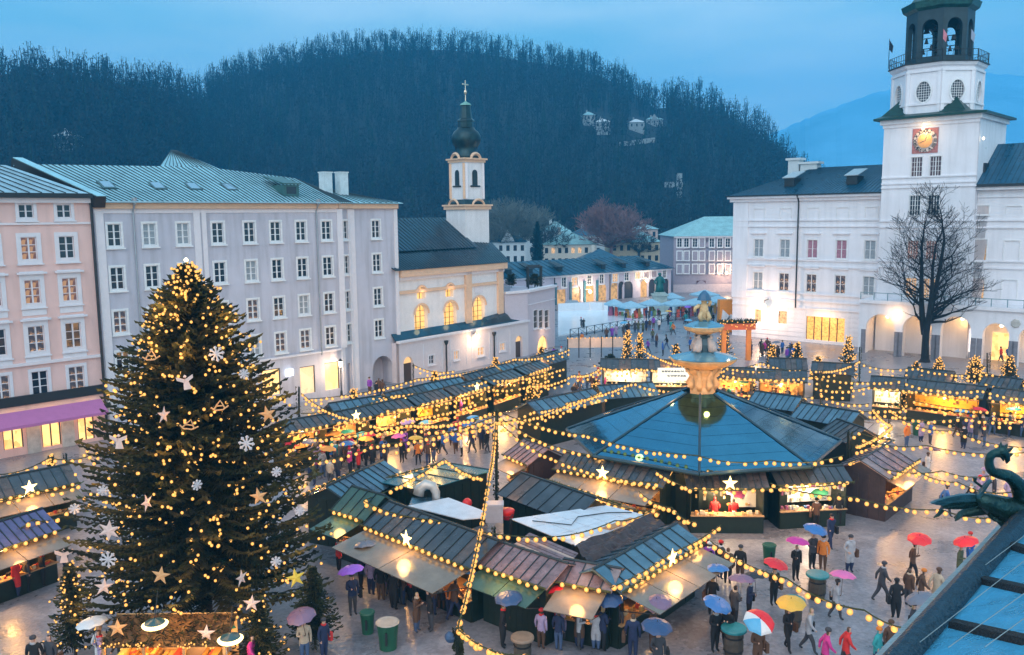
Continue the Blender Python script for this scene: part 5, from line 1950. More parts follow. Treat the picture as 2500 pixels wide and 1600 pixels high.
def stall(label, Lp, Rp, depth=2.6, h=2.5, rise=.8, roof=None, awn=1.6, npan=2, awm=None, goods=(0, 1, 2, 3, 4), back=None, closed=False, power=55, near=False,
          roofn=8, mono=False, color=(1, .48, .13), zpx=2.5, drop=.35, star=False, eave_bulbs=True, group='wooden market stalls', counter_goods=True, wallm=None):
    L_, R_ = Wp(Lp[0], Lp[1], zpx), Wp(Rp[0], Rp[1], zpx)
    roof = roof or WETMETAL
    awm = awm or AWNB
    back = back or SHELFC
    wallm = wallm or DGREEN
    d = (R_ - L_)
    w = d.length
    a = math.atan2(d.y, d.x)
    o = thing('market_stall', label, 'market stall', Vector((L_.x, L_.y, 0)), a, group)
    # walls of upright boards
    nb = max(4, int(w / .3)) if near else 1
    for k in range(nb):
        x0, x1 = w * k / nb, w * (k + 1) / nb
        MB().box(x0 + .006, x1 - .006, depth - .06, depth - (.0 if k % 2 else .02), 0, h).build('board' if near else 'back_wall', wallm, o)
    nbs = max(4, int(depth / .3)) if near else 1
    for xx, s_ in ((0, 1), (w, -1)):
        for k in range(nbs):
            y0, y1 = .05 + (depth - .12) * k / nbs, .05 + (depth - .12) * (k + 1) / nbs
            MB().box(*(sorted((xx + s_ * (.0 if k % 2 else .015), xx + s_ * .06))), y0 + .005, y1 - .005, 0, h).build('board' if near else 'side_wall', wallm, o)
    MB().box(.07, w - .07, .08, depth - .07, .02, .08).build('floor', WOOD, o)
    if closed:
        n_ = max(3, int(w / .3))
        for k in range(n_):
            MB().box(w * k / n_ + .005, w * (k + 1) / n_ - .005, 0, .05 + .012 * (k % 2), 0, h).build('shutter_board', wallm, o)
    else:
        MB().box(.06, w - .06, .0, .08, .0, .95).build('counter_front', wallm, o)
        MB().box(.02, w - .02, -.12, .55, .955, 1.0).build('counter', WOOD, o)
        MB().box(.08, w - .08, depth - .35, depth - .08, .9, h - .1).build('back_shelf', back, o)
        b = MB()
        n_ = int(w * 9)
        for k in range(n_):
            x = .15 + (w - .3) * rnd.random()
            row = rnd.randrange(4)
            s = rnd.uniform(.06, .15)
            z = 1.02 + row * .38
            y = depth - .36 - s
            b.box(x - s / 2, x + s / 2, y, y + s, z, z + s * rnd.uniform(.7, 1.8), rnd.choice(goods))
        if counter_goods:
            for k in range(int(w * 7)):
                x = .15 + (w - .3) * rnd.random()
                s = rnd.uniform(.07, .16)
                y = rnd.uniform(-.05, .4)
                b.box(x - s / 2, x + s / 2, y, y + s, 1.003, 1.0 + s * rnd.uniform(.5, 1.5), rnd.choice(goods))
        for k in range(int(w * 2.2)):      # things hung under the front edge
            x = .1 + (w - .2) * rnd.random()
            s = rnd.uniform(.06, .12)
            z = h - .15 - rnd.uniform(0, .35)
            b.box(x - s / 2, x + s / 2, .1, .1 + s, z - s * 2, z, rnd.choice(goods))
        g_ = b.build('goods', GOODS, o)
        g_['kind'] = 'stuff'
        for q in range(max(1, int(w / 3.2))):
            xx = w * (q + .5) / max(1, int(w / 3.2))
            MB().lathe([(.02, .1), (.1, .03), (.11, -.05), (.05, -.1)], 8).build('ceiling_lamp', BRIGHTLAMP, o, (xx, .75, h - .35))
            lamp('stall_light', (xx, .6, h - .55), power * (5.0 if L_.y > 60 else 2.4), color, .12, o)
    # roof
    ov = .22
    if mono:
        roof_sheets(o, (-ov, -ov, h), (w + ov, -ov, h), (w + ov, depth + ov, h + rise), (-ov, depth + ov, h + rise), roofn, [roof, roof, roof, ROOFALT.get(roof.name, roof)], seam=.032, th=.05)
        b = MB()
        b.poly([(0, .0, h), (0, depth, h), (0, depth, h + rise - .08)], [(0, 1, 2)])
        b.poly([(w, .0, h), (w, depth, h), (w, depth, h + rise - .08)], [(0, 2, 1)])
        b.face([(0, depth, h), (w, depth, h), (w, depth, h + rise - .08), (0, depth, h + rise - .08)])
        b.build('gable', wallm, o)
    else:
        ym = depth / 2
        roof_sheets(o, (-ov, -ov, h), (w + ov, -ov, h), (w + ov, ym, h + rise), (-ov, ym, h + rise), roofn, [roof, roof, roof, ROOFALT.get(roof.name, roof)], seam=.032, th=.05)
        roof_sheets(o, (w + ov, depth + ov, h), (-ov, depth + ov, h), (-ov, ym, h + rise), (w + ov, ym, h + rise), roofn, [roof, roof, roof, ROOFALT.get(roof.name, roof)], seam=.032, th=.05)
        MB().tube([(-ov, ym, h + rise + .03), (w + ov, ym, h + rise + .03)], .06, 5).build('ridge', SEAMSHADE, o)
        for x in (.02, w - .02):
            b = MB()
            b.face([(x, 0, h), (x, depth, h), (x, ym, h + rise - .1)])
            b.build('gable', wallm, o)
    if awn:
        for k in range(npan):
            x0, x1 = w * k / npan + .02, w * (k + 1) / npan - .02
            b = MB()
            b.slab([(x0, -ov - awn, h - .12 - drop), (x1, -ov - awn, h - .12 - drop), (x1, -.02, h - .12), (x0, -.02, h - .12)], .04)
            b.build('awning_panel', awm, o)
        b = MB()
        for x in (.05, w - .05):
            b.tube([(x, -.02, h - .9), (x, -ov - awn + .1, h - .18 - drop)], .025, 4)
            b.build('awning_strut', BLACKM, o)
            b = MB()
    if eave_bulbs:
        n_ = int(w / (.42 if near else .5))
        spots = [((k + .5) * w / n_, -ov - .12, h + .02 + rnd.uniform(-.03, .03)) for k in range(n_)]
        b = MB()
        b.tube([(-ov, -ov - .08, h + .06), (w + ov, -ov - .08, h + .06)], .05, 5)
        for k in range(int(w * 14)):
            p = Vector((rnd.uniform(-ov, w + ov), -ov - .08, h + .06))
            dd = Vector((rnd.uniform(-.1, .1), rnd.uniform(-.16, .05), rnd.uniform(-.15, .13)))
            b.face([p, p + dd, p + dd * .6 + Vector((.05, 0, .03))])
        b.build('eave_garland', FIRG, o)
        if near:
            me = bulb_mesh(.1)
            for p in spots:
                ob('bulb', me, o, p)
        else:
            bulbs_joined(spots, .13, 'bulbs', o)
        lamp('eave_light', (w / 2, -ov - .7, h + .25), 90, (1, .5, .14), .3, o)
    if star:
        b = MB()
        pts_ = []
        for k in range(10):
            rr = .42 if k % 2 == 0 else .17
            t_ = math.pi / 2 + k * math.pi / 5
            pts_.append((rr * math.cos(t_), 0, rr * math.sin(t_)))
        for k in range(10):
            b.face([(0, -.1, 0), pts_[k], pts_[(k + 1) % 10]])
            b.face([(0, .1, 0), pts_[(k + 1) % 10], pts_[k]])
        b.build('glowing_star', ME('star_light', (1.0, .78, .32), 3.2), o, (w / 2, -ov - .35, h + .45))
        lamp('star_light', (w / 2, -ov - .8, h + .5), 22, (1, .6, .2), .2, o)
    return o


# ---- the block of stalls in front
stall('green boarded stall with two wet golden awnings, front left of the near block', (900, 1283), (1150, 1384), 2.8, roof=WETMETAL, awn=1.9, npan=2, near=True, roofn=12, power=60, goods=(0, 5, 2, 4), zpx=2.5, star=True)
stall('closed dark green stall with a small green canopy at the front of the near block', (1178, 1378), (1332, 1432), 2.4, roof=BROWNROOF, awn=1.0, npan=2, awm=AWNG, closed=True, near=True, roofn=8, rise=.6)
stall('short corner stall with one lit wet awning at the bottom tip of the near block', (1366, 1418), (1484, 1440), 2.0, roof=BROWNROOF, awn=1.5, npan=1, near=True, power=75, roofn=5, rise=.5, goods=(0, 3, 4, 2), back=SHELFY)
stall('long stall with four awning boards facing the open square, right of the near block', (1512, 1440), (1700, 1326), 2.2, roof=BLUEMETAL, awn=1.6, npan=4, near=True, power=55, roofn=9, rise=.6, back=SHELFY, star=True)
stall('stall with a smooth blue grey roof at the back of the near block', (1500, 1236), (1330, 1178), 3.0, roof=WETMETAL, awn=1.4, npan=2, near=True, roofn=7, power=55)
stall('stall under a striped blue roof at the left tip of the near block', (880, 1152), (748, 1214), 2.9, roof=BLUEMETAL, awn=1.2, npan=2, near=True, roofn=10, power=50)
stall('short dark gabled stall with a pale awning at the left of the near block', (822, 1246), (890, 1268), 2.4, roof=AWNG, awn=1.5, npan=1, near=True, awm=AWNG, roofn=4, power=35, rise=.9)
stall('dark green boarded stall with a flat teal roof at the top of the near block', (1092, 1134), (938, 1176), 3.4, h=2.7, rise=.35, roof=M('teal_roof_sheet', (.06, .26, .32), .2, .5, noise=.3), awn=1.2, npan=2, near=True, roofn=4, mono=True, zpx=2.7)
# ---- ring around the fountain roof
RG = 'stalls in a ring round the fountain roof'
stall('stall with a narrow ribbed roof and long golden awning, front left of the fountain', (1362, 1146), (1612, 1190), 2.4, roof=WETMETAL, awn=1.7, npan=3, near=True, roofn=16, power=55, rise=.7, group=RG, star=True)
stall('wide brightly lit stall with shoppers in red hoods, in front of the fountain roof', (1686, 1192), (1868, 1193), 2.0, roof=WETMETAL, awn=0, near=True, roofn=12, power=120, rise=.6, group=RG, back=SHELFW, goods=(0, 2, 4, 6), color=(1, .68, .36), star=True)
stall('stall with white and lilac textiles hung out, right of the brightly lit stall', (1905, 1184), (2070, 1176), 2.0, roof=WETMETAL, awn=0, near=True, roofn=9, power=80, rise=.6, group=RG, back=SHELFW, goods=(6, 6, 7, 8, 2), color=(1, .78, .55))
stall('dark plank hut with a golden open side at the right of the fountain ring', (2165, 1168), (2232, 1122), 2.8, roof=BROWNROOF, awn=.8, npan=1, near=True, roofn=6, power=70, rise=.8, group=RG, back=SHELFY, wallm=M('dark_brown_planks', (.05, .03, .03), .6, noise=.3))
stall('dark plank hut with a brown roof left of the fountain ring', (1240, 1112), (1290, 1134), 2.6, roof=BROWNROOF, awn=1.0, npan=1, near=True, roofn=6, power=55, rise=.8, group=RG, wallm=M('dark_brown_planks', (.05, .03, .03), .6, noise=.3))
stall('stall with a blue slatted roof behind the fountain roof, farthest left of the ring', (1412, 968), (1262, 1000), 2.6, roof=BLUEMETAL, awn=1.3, npan=2, roofn=9, group=RG)
stall('stall with a pale ribbed roof just left of the fountain column', (1572, 950), (1450, 958), 2.6, roof=BLUEMETAL, awn=1.3, npan=2, roofn=9, group=RG)
stall('stall with a blue ribbed roof just right of the fountain column', (1968, 988), (1868, 974), 2.6, roof=BLUEMETAL, awn=1.3, npan=2, roofn=8, group=RG)
stall('stall with a blue ribbed roof behind the right corner of the fountain roof', (2112, 1026), (1985, 1004), 2.6, roof=BLUEMETAL, awn=1.3, npan=2, roofn=9, group=RG)
stall('stall with a dark blue roof between the plank hut and the fountain roof', (2145, 1072), (2085, 1050), 2.4, roof=WETMETAL, awn=1.1, npan=1, roofn=6, group=RG)
# ---- rows at the back left, parallel to the church
ROW = 'stalls in the back rows'
bl = [((700, 1064), (800, 1045), 'first orange lit stall of the long row, nearest the big tree'), ((812, 1043), (905, 1024), 'second orange lit stall of the long row'), ((918, 1020), (1005, 1001), 'third orange lit stall of the long row'),
      ((1020, 996), (1098, 976), 'stall full of golden straw stars in the long row'), ((1112, 972), (1190, 951), 'fifth stall of the long row with glowing golden goods'), ((1205, 946), (1272, 925), 'sixth stall of the long row behind the tall pole'),
      ((1284, 920), (1340, 902), 'last stall of the long row nearest the ice rink')]
for k, (a_, b_, lb_) in enumerate(bl):
    stall(lb_, a_, b_, 2.2, roof=WETMETAL, awn=.5, npan=2, drop=-.1, rise=.55, h=2.7, roofn=7, group=ROW, power=110, back=SHELFC if k < 3 else SHELFY, goods=(0, 1, 3, 4, 2) if k < 3 else (0, 3, 4, 4), color=(1, .5, .15), star=k in (1, 4))
bl2 = [((905, 985), (790, 1004), 'blue roofed stall seen from behind near the lamp pole by the lilac house'), ((1000, 960), (915, 980), 'blue roofed stall seen from behind in front of the archway'), ((1095, 940), (1012, 957), 'dark roofed stall seen from behind in front of the church door'),
       ((1180, 915), (1105, 935), 'dark roofed stall seen from behind below the church windows'), ((1258, 893), (1190, 911), 'blue roofed stall seen from behind near the church annex'), ((1335, 872), (1272, 889), 'farthest blue roofed stall near the terrace block')]
for k, (a_, b_, lb_) in enumerate(bl2):
    stall(lb_, a_, b_, 2.4, roof=BLUEMETAL if k % 2 == 0 else WETMETAL, awn=1.0, npan=2, roofn=7, group=ROW, power=45)
# ---- rows at the back right
br = [((1470, 902), (1580, 904), 'white fronted stall left of the fountain column', SHELFW, 95), ((1590, 905), (1690, 906), 'white fronted stall with a lettered sign beside the fountain column', SHELFW, 110),
      ((1752, 925), (1840, 927), 'orange lit food stall just right of the fountain column', SHELFC, 90), ((1852, 929), (1965, 934), 'long orange lit stall with red goods at the back', SHELFC, 95),
      ((2130, 948), (2200, 953), 'stall full of small white lights left of the long yellow stall', SHELFW, 70), ((2214, 955), (2392, 975), 'long stall with a bright yellow inside', SHELFY, 90),
      ((2418, 978), (2540, 994), 'orange lit stall at the right edge of the picture', SHELFY, 90)]
for a_, b_, lb_, bk_, pw in br:
    stall(lb_, a_, b_, 2.6, roof=WETMETAL, awn=.45, npan=3, roofn=8, group=ROW, power=pw, back=bk_, goods=(0, 1, 3, 4) if bk_ != SHELFW else (6, 2, 4, 5), color=(1, .5, .13) if bk_ != SHELFW else (1, .75, .45), drop=-.1)
for a_, b_, lb_ in [((2080, 905), (1990, 900), 'dark roofed stall seen from behind below the palace shop'), ((2330, 925), (2230, 915), 'dark roofed stall seen from behind below the bare tree'), ((2500, 945), (2420, 935), 'dark roofed stall seen from behind by the lit fir'),
                    ((1960, 892), (1880, 890), 'small dark roofed stall behind the orange lit food stall')]:
    stall(lb_, a_, b_, 2.2, roof=WETMETAL, awn=.8, npan=2, roofn=7, group=ROW, power=40)
# ---- left edge
stall('long lit stall with a brown awning at the left edge, nearer the pink house', (-60, 1232), (182, 1180), 2.6, roof=WETMETAL, awn=1.4, npan=3, near=True, roofn=10, power=75, group='stalls at the left edge', back=SHELFC, color=(1, .55, .2), star=True)
stall('lit stall with a violet blue ribbed roof behind the red jacketed shopper', (-90, 1370), (135, 1296), 2.6, roof=M('violet_wet_roof', (.16, .14, .26), .2, .6, noise=.25), awn=1.0, npan=2, near=True, roofn=12, power=70, group='stalls at the left edge', goods=(1, 6, 1, 2, 0))

# ---- lettered white sign above the stall by the fountain
sg = thing('stall_sign', 'white backlit sign with dark script lines beside the fountain column', 'sign', Wp(1602, 913, 2.9))
sv = (Wp(1690, 913, 2.9) - Wp(1602, 913, 2.9))
sg.rotation_euler = (0, 0, math.atan2(sv.y, sv.x))
MB().box(0, sv.length, -1.25, -1.17, -.4, .75).build('board', ME('sign_panel', (1., .93, .78), .95), sg)
rr_ = random.Random(4)
for row, n_ in ((.42, 9), (.02, 6)):
    x = .35 + (0 if n_ > 6 else .5)
    for k in range(n_):
        wd = rr_.uniform(.15, .34)
        b = MB()
        zc = row
        pts_ = []
        for q in range(7):
            pts_.append((x + wd * q / 6, -1.27, zc + .09 * math.sin(q * 2.1 + k) + .03))
        b.tube(pts_, .028, 4)
        b.build('lettering', BLACKM, sg)
        x += wd + .08

# ---- centre of the near block: white deck, tarpaulin, brown shingles, duct, boxes
dk = thing('white_deck', 'flat white sheeted roof with seams and black cables inside the near block of stalls', 'roof', Wp(1247, 1267, 2.9))
q4 = [Wp(1247, 1270, 2.9), Wp(1405, 1336, 2.9), Wp(1585, 1262, 2.9), Wp(1481, 1236, 2.9)]
q4 = [p - q4[0] for p in q4]
WS = M('white_sheet', (.66, .68, .74), .35, noise=.12, scale=1.5, bump=.1, bscale=3)
for i in range(5):
    for j in range(3):
        def bil(u, v):
            return q4[0].lerp(q4[3], u).lerp(q4[1].lerp(q4[2], u), v)
        u0_, u1_, v0_, v1_ = i / 5 + .004, (i + 1) / 5 - .004, j / 3 + .004, (j + 1) / 3 - .004
        MB().slab([bil(u0_, v0_), bil(u0_, v1_), bil(u1_, v1_), bil(u1_, v0_)], .04).build('sheet', WS, dk)
b = MB()
for p in q4:
    b.tube([p * .97, p * .97 - Vector((0, 0, 2.8))], .07, 5)
b.build('posts', BLACKM, dk)['kind'] = 'stuff'
b = MB()
b.tube([bil(.1, .2) + Vector((0, 0, .06)), bil(.3, .55) + Vector((0, 0, .05)), bil(.5, .35) + Vector((0, 0, .05)), bil(.8, .45) + Vector((0, 0, .05)), bil(.95, .7) + Vector((0, 0, .05))], .025, 4)
b.build('cable', BLACKM, dk)
MB().slab([bil(.45, .86) + Vector((0, 0, .05)), bil(.47, .98) + Vector((0, 0, .05)), bil(.85, .98) + Vector((0, 0, .05)), bil(.83, .86) + Vector((0, 0, .05))], .04).build('orange_board', M('orange_board', (.5, .24, .10), .5), dk)
dk2 = thing('white_deck', 'smaller white sheeted roof left of the tall garland pole in the near block', 'roof', Wp(1000, 1228, 2.8))
p4 = [Wp(995, 1235, 2.8), Wp(1130, 1268, 2.8), Wp(1215, 1260, 2.8), Wp(1095, 1215, 2.8)]
o4 = Wp(1000, 1228, 2.8)
MB().slab([p - o4 for p in p4], .05).build('sheet', WS, dk2)
tp = thing('tarpaulin', 'crumpled dark brown tarpaulin hanging down from the white deck', 'tarpaulin', Wp(1405, 1336, 2.9))
A_, B_, C_, D_ = Wp(1405, 1332, 3.1), Wp(1590, 1256, 3.1), Wp(1655, 1305, 2.45), Wp(1450, 1400, 2.35)
o4 = Wp(1405, 1336, 2.9)
b = MB()
NX_, NY_ = 26, 12
vs = []
for j in range(NY_ + 1):
    for i in range(NX_ + 1):
        u, v = i / NX_, j / NY_
        p = A_.lerp(B_, u).lerp(D_.lerp(C_, u), v) - o4
        p.z += .10 * math.sin(u * 23 + v * 5) * v + .08 * math.sin(v * 14 + u * 9) + rnd.uniform(-.03, .03)
        vs.append(p)
b.poly(vs, [(j * (NX_ + 1) + i, (j + 1) * (NX_ + 1) + i, (j + 1) * (NX_ + 1) + i + 1, j * (NX_ + 1) + i + 1) for j in range(NY_) for i in range(NX_)])
b.build('sheet', M('brown_tarp', (.07, .035, .03), .3, noise=.4, scale=2, bump=.5, bscale=3), tp)
sh_ = thing('shingle_roof', 'weathered pinkish brown plank roof with pale strips at the front of the near block', 'roof', Wp(1238, 1337, 2.6))
o4 = Wp(1238, 1337, 2.6)
Q = [Wp(1236, 1342, 2.75), Wp(1367, 1398, 2.6), Wp(1412, 1352, 3.0), Wp(1293, 1302, 3.1)]
for i in range(9):
    a_, c_ = i / 9 + .003, (i + 1) / 9 - .003
    b = MB()
    z_ = Vector((0, 0, .015 * (i % 3)))
    b.slab([Q[0].lerp(Q[3], a_) - o4 + z_, Q[1].lerp(Q[2], a_) - o4 + z_, Q[1].lerp(Q[2], c_) - o4 + z_, Q[0].lerp(Q[3], c_) - o4 + z_], .04)
    b.build('plank', BROWNROOF if i not in (3, 6) else M('pale_wet_strip', (.5, .34, .28), .2), sh_)
p_ = Wp(1036, 1222, 2.7)
dt = thing('vent_duct', 'fat bent white ventilation duct on the teal roofed stall', 'duct', p_)
MB().tube([(.6, 0, -.2), (.6, 0, .4), (.45, 0, .75), (.1, 0, .85), (-.2, 0, .65), (-.3, -.05, .3)], [.2, .22, .24, .26, .28, .3], 10).build('pipe', M('duct_metal', (.62, .55, .5), .35, .4, noise=.15), dt, smooth=True)
MB().box(-.7, .9, -.6, .5, -.25, -.02).build('duct_base', BLUEMETAL, dt)
p_ = Wp(1207, 1272, 2.5)
t_ = thing('plastic_crate', 'grey translucent plastic crate beside the tall garland pole', 'crate', p_)
b = MB().box(-.42, .42, -.3, .3, 0, .8).box(-.46, .46, -.34, .34, .8, .9)
b.build('crate_body', M('grey_plastic', (.38, .38, .45), .3, noise=.1), t_)
p_ = Wp(1238, 1266, 2.5)
t_ = thing('red_bucket', 'bright red lidded tub on the roofs right of the grey crate', 'tub', p_)
MB().lathe([(.28, 0), (.36, .3), (.38, .42), (.34, .46), (.02, .5)], 12).build('tub_body', M('red_plastic', (.75, .02, .02), .35), t_, smooth=True)
MB().tube([(-.38, 0, .4), (-.2, -.36, .2), (.2, -.36, .2), (.38, 0, .4)], .02, 4).build('handle', BLACKM, t_)
p_ = Wp(1141, 1240, 2.5)
t_ = thing('red_lantern', 'small round red lantern beside the string of lights in the near block', 'lantern', p_)
MB().ball((0, 0, .25), .25, 10).build('shade', M('red_plastic', (.75, .02, .02), .35), t_, smooth=True)

# ---- poles
POLES = [(1212, 1262, 1003, 'tall garland wrapped pole rising from the near block of stalls', .16), (730, 1052, 945, 'garland pole behind the big tree near the shop doors', .14), (1010, 985, 889, 'thin pole near the archway of the lilac house', .07),
         (1270, 1030, 928, 'dark pole between the long row and the fountain roof', .09), (895, 1262, 1172, 'short post rising at the left tip of the near block', .1), (1207, 1420, 1290, 'short post on the striped roofs of the near block', .1),
         (2071, 1180, 1055, 'garland wrapped pole at the right corner of the fountain roof', .14), (1875, 1200, 1118, 'post with lights in front of the fountain roof', .1), (1684, 1205, 1128, 'post with lights between the two ring stalls', .08),
         (2003, 1040, 905, 'thin dark pole behind the right ring stalls', .08), (2170, 1075, 985, 'thin pole left of the long yellow stall', .08), (2410, 975, 862, 'dark pole beside the lit fir near the arcade', .1), (2098, 935, 848, 'dark pole below the palace shop', .1),
         (162, 1165, 1108, 'dark pole in front of the pink house', .1), (75, 1300, 1245, 'short green post on the left edge stall', .1), (1873, 915, 850, 'thin pole among the lit firs', .07), (1380, 905, 850, 'thin pole near the rink bridge', .07)]
PT = []
for x, yb_, yt, lb_, r_ in POLES:
    p = G(x, yb_)
    top = D(x, yt, p.y)
    t_ = thing('garland_pole', lb_, 'pole', p)
    MB().tube([(0, 0, 0), (top.x - p.x, 0, top.z)], r_ * .55, 6).build('pole', DGREEN, t_)
    b = MB()
    n_ = int(top.z * 40)
    for k in range(n_):
        z = rnd.uniform(.5, top.z)
        a_ = rnd.uniform(0, 6.28)
        q0 = Vector((math.cos(a_) * r_ * .5, math.sin(a_) * r_ * .5, z))
        b.face([q0, q0 + Vector((math.cos(a_) * r_ * .8, math.sin(a_) * r_ * .8, rnd.uniform(-.1, .1))), q0 + Vector((math.cos(a_ + .6) * r_ * .5, math.sin(a_ + .6) * r_ * .5, .12))])
    g_ = b.build('pole_garland', FIRM_, t_)
    MB().lathe([(r_ * 2.2, 0), (r_ * 2.2, .12), (r_, .16)], 8).build('pole_base', BLACKM, t_)
    PT.append(Vector((top.x, p.y, top.z)))
# the near front pole, its foot below the frame
fp = Vector((-1.95, 27.6, 0))
t_ = thing('garland_pole', 'thick green garland wrapped pole with a dark knob at the bottom edge of the picture', 'pole', fp)
fz_ = D(1117, 1540, fp.y)
fp_top = Vector((D(1117, 1535, fp.y).x, fp.y, D(1117, 1535, fp.y).z))
MB().tube([(0, 0, 0), (fp_top.x - fp.x, 0, fp_top.z)], .09, 8).build('pole', DGREEN, t_)
b = MB()
for k in range(420):
    z = rnd.uniform(.5, fp_top.z)
    a_ = rnd.uniform(0, 6.28)
    q0 = Vector((math.cos(a_) * .08 + (fp_top.x - fp.x) * z / fp_top.z, math.sin(a_) * .08, z))
    b.face([q0, q0 + Vector((math.cos(a_) * .14, math.sin(a_) * .14, rnd.uniform(-.1, .1))), q0 + Vector((math.cos(a_ + .6) * .1, math.sin(a_ + .6) * .1, .1))])
b.build('pole_garland', FIRM_, t_)
MB().ball((fp_top.x - fp.x - .25, 0, fp_top.z - .3), .2, 8).build('knob', M('blue_knob', (.04, .08, .16), .4), t_)

# ---- garlands
def chain(pts, label, near=False, sag=.35, **k):
    for i, (a_, b_) in enumerate(zip(pts, pts[1:])):
        pa = a_ if isinstance(a_, Vector) else Wp(*a_)
        pb = b_ if isinstance(b_, Vector) else Wp(*b_)
        if len(pts) > 2:
            lb_ = label + {2: (', left part', ', right part'), 3: (', left part', ', middle part', ', right part'), 4: (', far left part', ', left middle part', ', right middle part', ', far right part')}[len(pts) - 1][i]
        else:
            lb_ = label
        garland(pa, pb, sag, lb_, near=near, **k)


mp_ = PT[0]
chain([(740, 975, 3.6), (1017, 925, 3.6), (1255, 876, 3.6), (1392, 852, 3.6)], 'warm light garland along the paving before the church')
chain([(906, 971, 3.3), (1192, 928, 3.3), (1380, 898, 3.3)], 'light garland above the blue roofs behind the long row')
chain([(940, 1001, 3.2), (1200, 950, 3.2), (1345, 925, 3.2)], 'light garland on the roofs of the long row')
chain([(735, 960, 4.2), (860, 1022, 3.4), (1000, 1036, 3.6), mp_], 'light garland from the pole near the shops to the tall pole')
chain([(694, 1131, 3.), (913, 1087, 3.4), mp_ - Vector((0, 0, .3))], 'light garland from the big tree up to the tall pole')
chain([PT[2] - Vector((0, 0, .1)), (1110, 906, 3.4)], 'short light garland from the thin pole near the archway')
chain([mp_, (1430, 1062, 4.3), (1700, 1112, 4.2), (1880, 1124, 4.1), (2060, 1112, 4.2)], 'upper light garland across the front of the fountain roof', near=True, sag=.25)
chain([mp_ - Vector((0, 0, .25)), (1370, 1095, 3.6), (1560, 1112, 3.6), (1740, 1150, 3.5)], 'second light garland across the front of the fountain roof', near=True, sag=.25)
chain([mp_ - Vector((0, 0, .5)), (1350, 1120, 3.), (1610, 1180, 3.)], 'light garland above the ribbed ring stall', near=True, sag=.3)
chain([mp_ - Vector((0, 0, .2)), (1195, 1160, 4.6), fp_top], 'light garland dropping from the tall pole to the bottom pole', near=True, sag=.5, step=.42)
chain([(1180, 1168, 3.4), (1085, 1120, 3.3), (888, 1222, 3.3)], 'light garland round the teal roofed stall', near=True, sag=.2, step=.42)
chain([(888, 1224, 3.3), (1060, 1270, 3.3), (1320, 1312, 3.3), (1500, 1272, 3.4), (1600, 1240, 3.3)], 'light garland hung across the roofs of the near block', near=True, sag=.2, step=.42)
chain([(1235, 1155, 3.2), (1440, 1205, 3.2), (1610, 1250, 3.2)], 'light garland behind the white deck', near=True, sag=.25)
chain([(1560, 1200, 3.), (1640, 1240, 3.), (1700, 1275, 3.)], 'light garland between the deck and the bright ring stall', near=True, sag=.2, step=.4)
chain([(1600, 1150, 3.2), (1690, 1195, 3.1)], 'short light garland left of the bright ring stall', near=True, sag=.1, step=.35)
chain([(1490, 1436, 2.8), (1640, 1350, 2.9), (1760, 1282, 2.9)], 'light garland above the four awning boards', near=True, sag=.12, step=.42)
chain([(1735, 1322, 3.6), (1920, 1412, 3.9), (2110, 1490, 4.2), (2270, 1538, 4.6)], 'light garland over the open square in the lower right', near=True, sag=.22, step=.42)
chain([fp_top, (1290, 1600, 5.2), (1500, 1680, 5.0)], 'light garland leaving the bottom pole to the right', near=True, sag=.3, step=.42)
chain([(-40, 1158, 3.4), (120, 1118, 3.5), (250, 1098, 3.5)], 'light garland in front of the pink house', near=True)
chain([(-30, 1215, 3.2), (90, 1196, 3.2), (205, 1175, 3.2)], 'light garland on the left edge stall roof', near=True)
chain([(2078, 1060, 3.8), (2260, 1088, 3.6), (2540, 1100, 3.6)], 'light garland over the square right of the fountain ring', near=True)
chain([(2182, 1014, 3.6), (2330, 1052, 3.4), (2540, 1092, 3.4)], 'light garland sloping below the long yellow stall', near=True)
chain([(2130, 996, 3.4), (2178, 1040, 3.3), (2090, 1090, 3.5)], 'light garland at the back right ring stalls', sag=.15)
chain([(2182, 1010, 3.4), (2350, 1020, 3.3), (2560, 1014, 3.4)], 'light garland along the front of the long yellow stall')
chain([(2226, 978, 3.), (2400, 1004, 3.), (2560, 1012, 3.)], 'light garland at the counter of the long yellow stall', sag=.1)
chain([(2206, 934, 3.4), (2395, 952, 3.4), (2560, 968, 3.4)], 'light garland on the roof of the long yellow stall')
chain([(2104, 889, 3.5), (2234, 897, 3.5), (2415, 912, 3.5), (2560, 925, 3.5)], 'light garland below the bare tree')
chain([(2000, 962, 3.2), (2122, 986, 3.2)], 'short light garland left of the stall with small white lights')
chain([(1975, 918, 3.2), (2200, 930, 3.2)], 'light garland between the back stalls below the palace')
chain([(2225, 1140, 3.2), (2340, 1178, 3.4), (2470, 1202, 3.6)], 'light garland from the plank hut to the dragon', near=True, sag=.25)
chain([(1880, 1180, 3.), (2086, 1214, 3.2), (2300, 1245, 3.6), (2450, 1262, 4.)], 'light garland below the plank hut running to the dragon', near=True, sag=.2)
chain([(1690, 1195, 2.9), (1875, 1192, 3.0), (2070, 1180, 3.)], 'light garland on the bright ring stalls', near=True, sag=.1)
chain([(2070, 1130, 3.2), (2185, 1075, 3.3), (2090, 1052, 3.4)], 'light garland round the plank hut roof', near=True, sag=.15)
chain([(1448, 890, 3.2), (1560, 898, 3.2), (1690, 892, 3.4)], 'light garland behind the fountain column')
chain([(1573, 856, 3.8), (1690, 893, 3.6)], 'short light garland from the twin lit firs')
chain([(1745, 893, 3.6), (1960, 902, 3.4)], 'light garland right of the fountain basin')
chain([(1745, 912, 3.2), (1985, 920, 3.2)], 'light garland above the orange food stalls')
chain([(1740, 948, 2.8), (1880, 958, 2.8), (1990, 968, 2.9)], 'light garland before the orange food stalls')
chain([(1380, 985, 3.2), (1545, 935, 3.4), (1640, 955, 3.2)], 'light garland behind the left ring stalls', sag=.15)
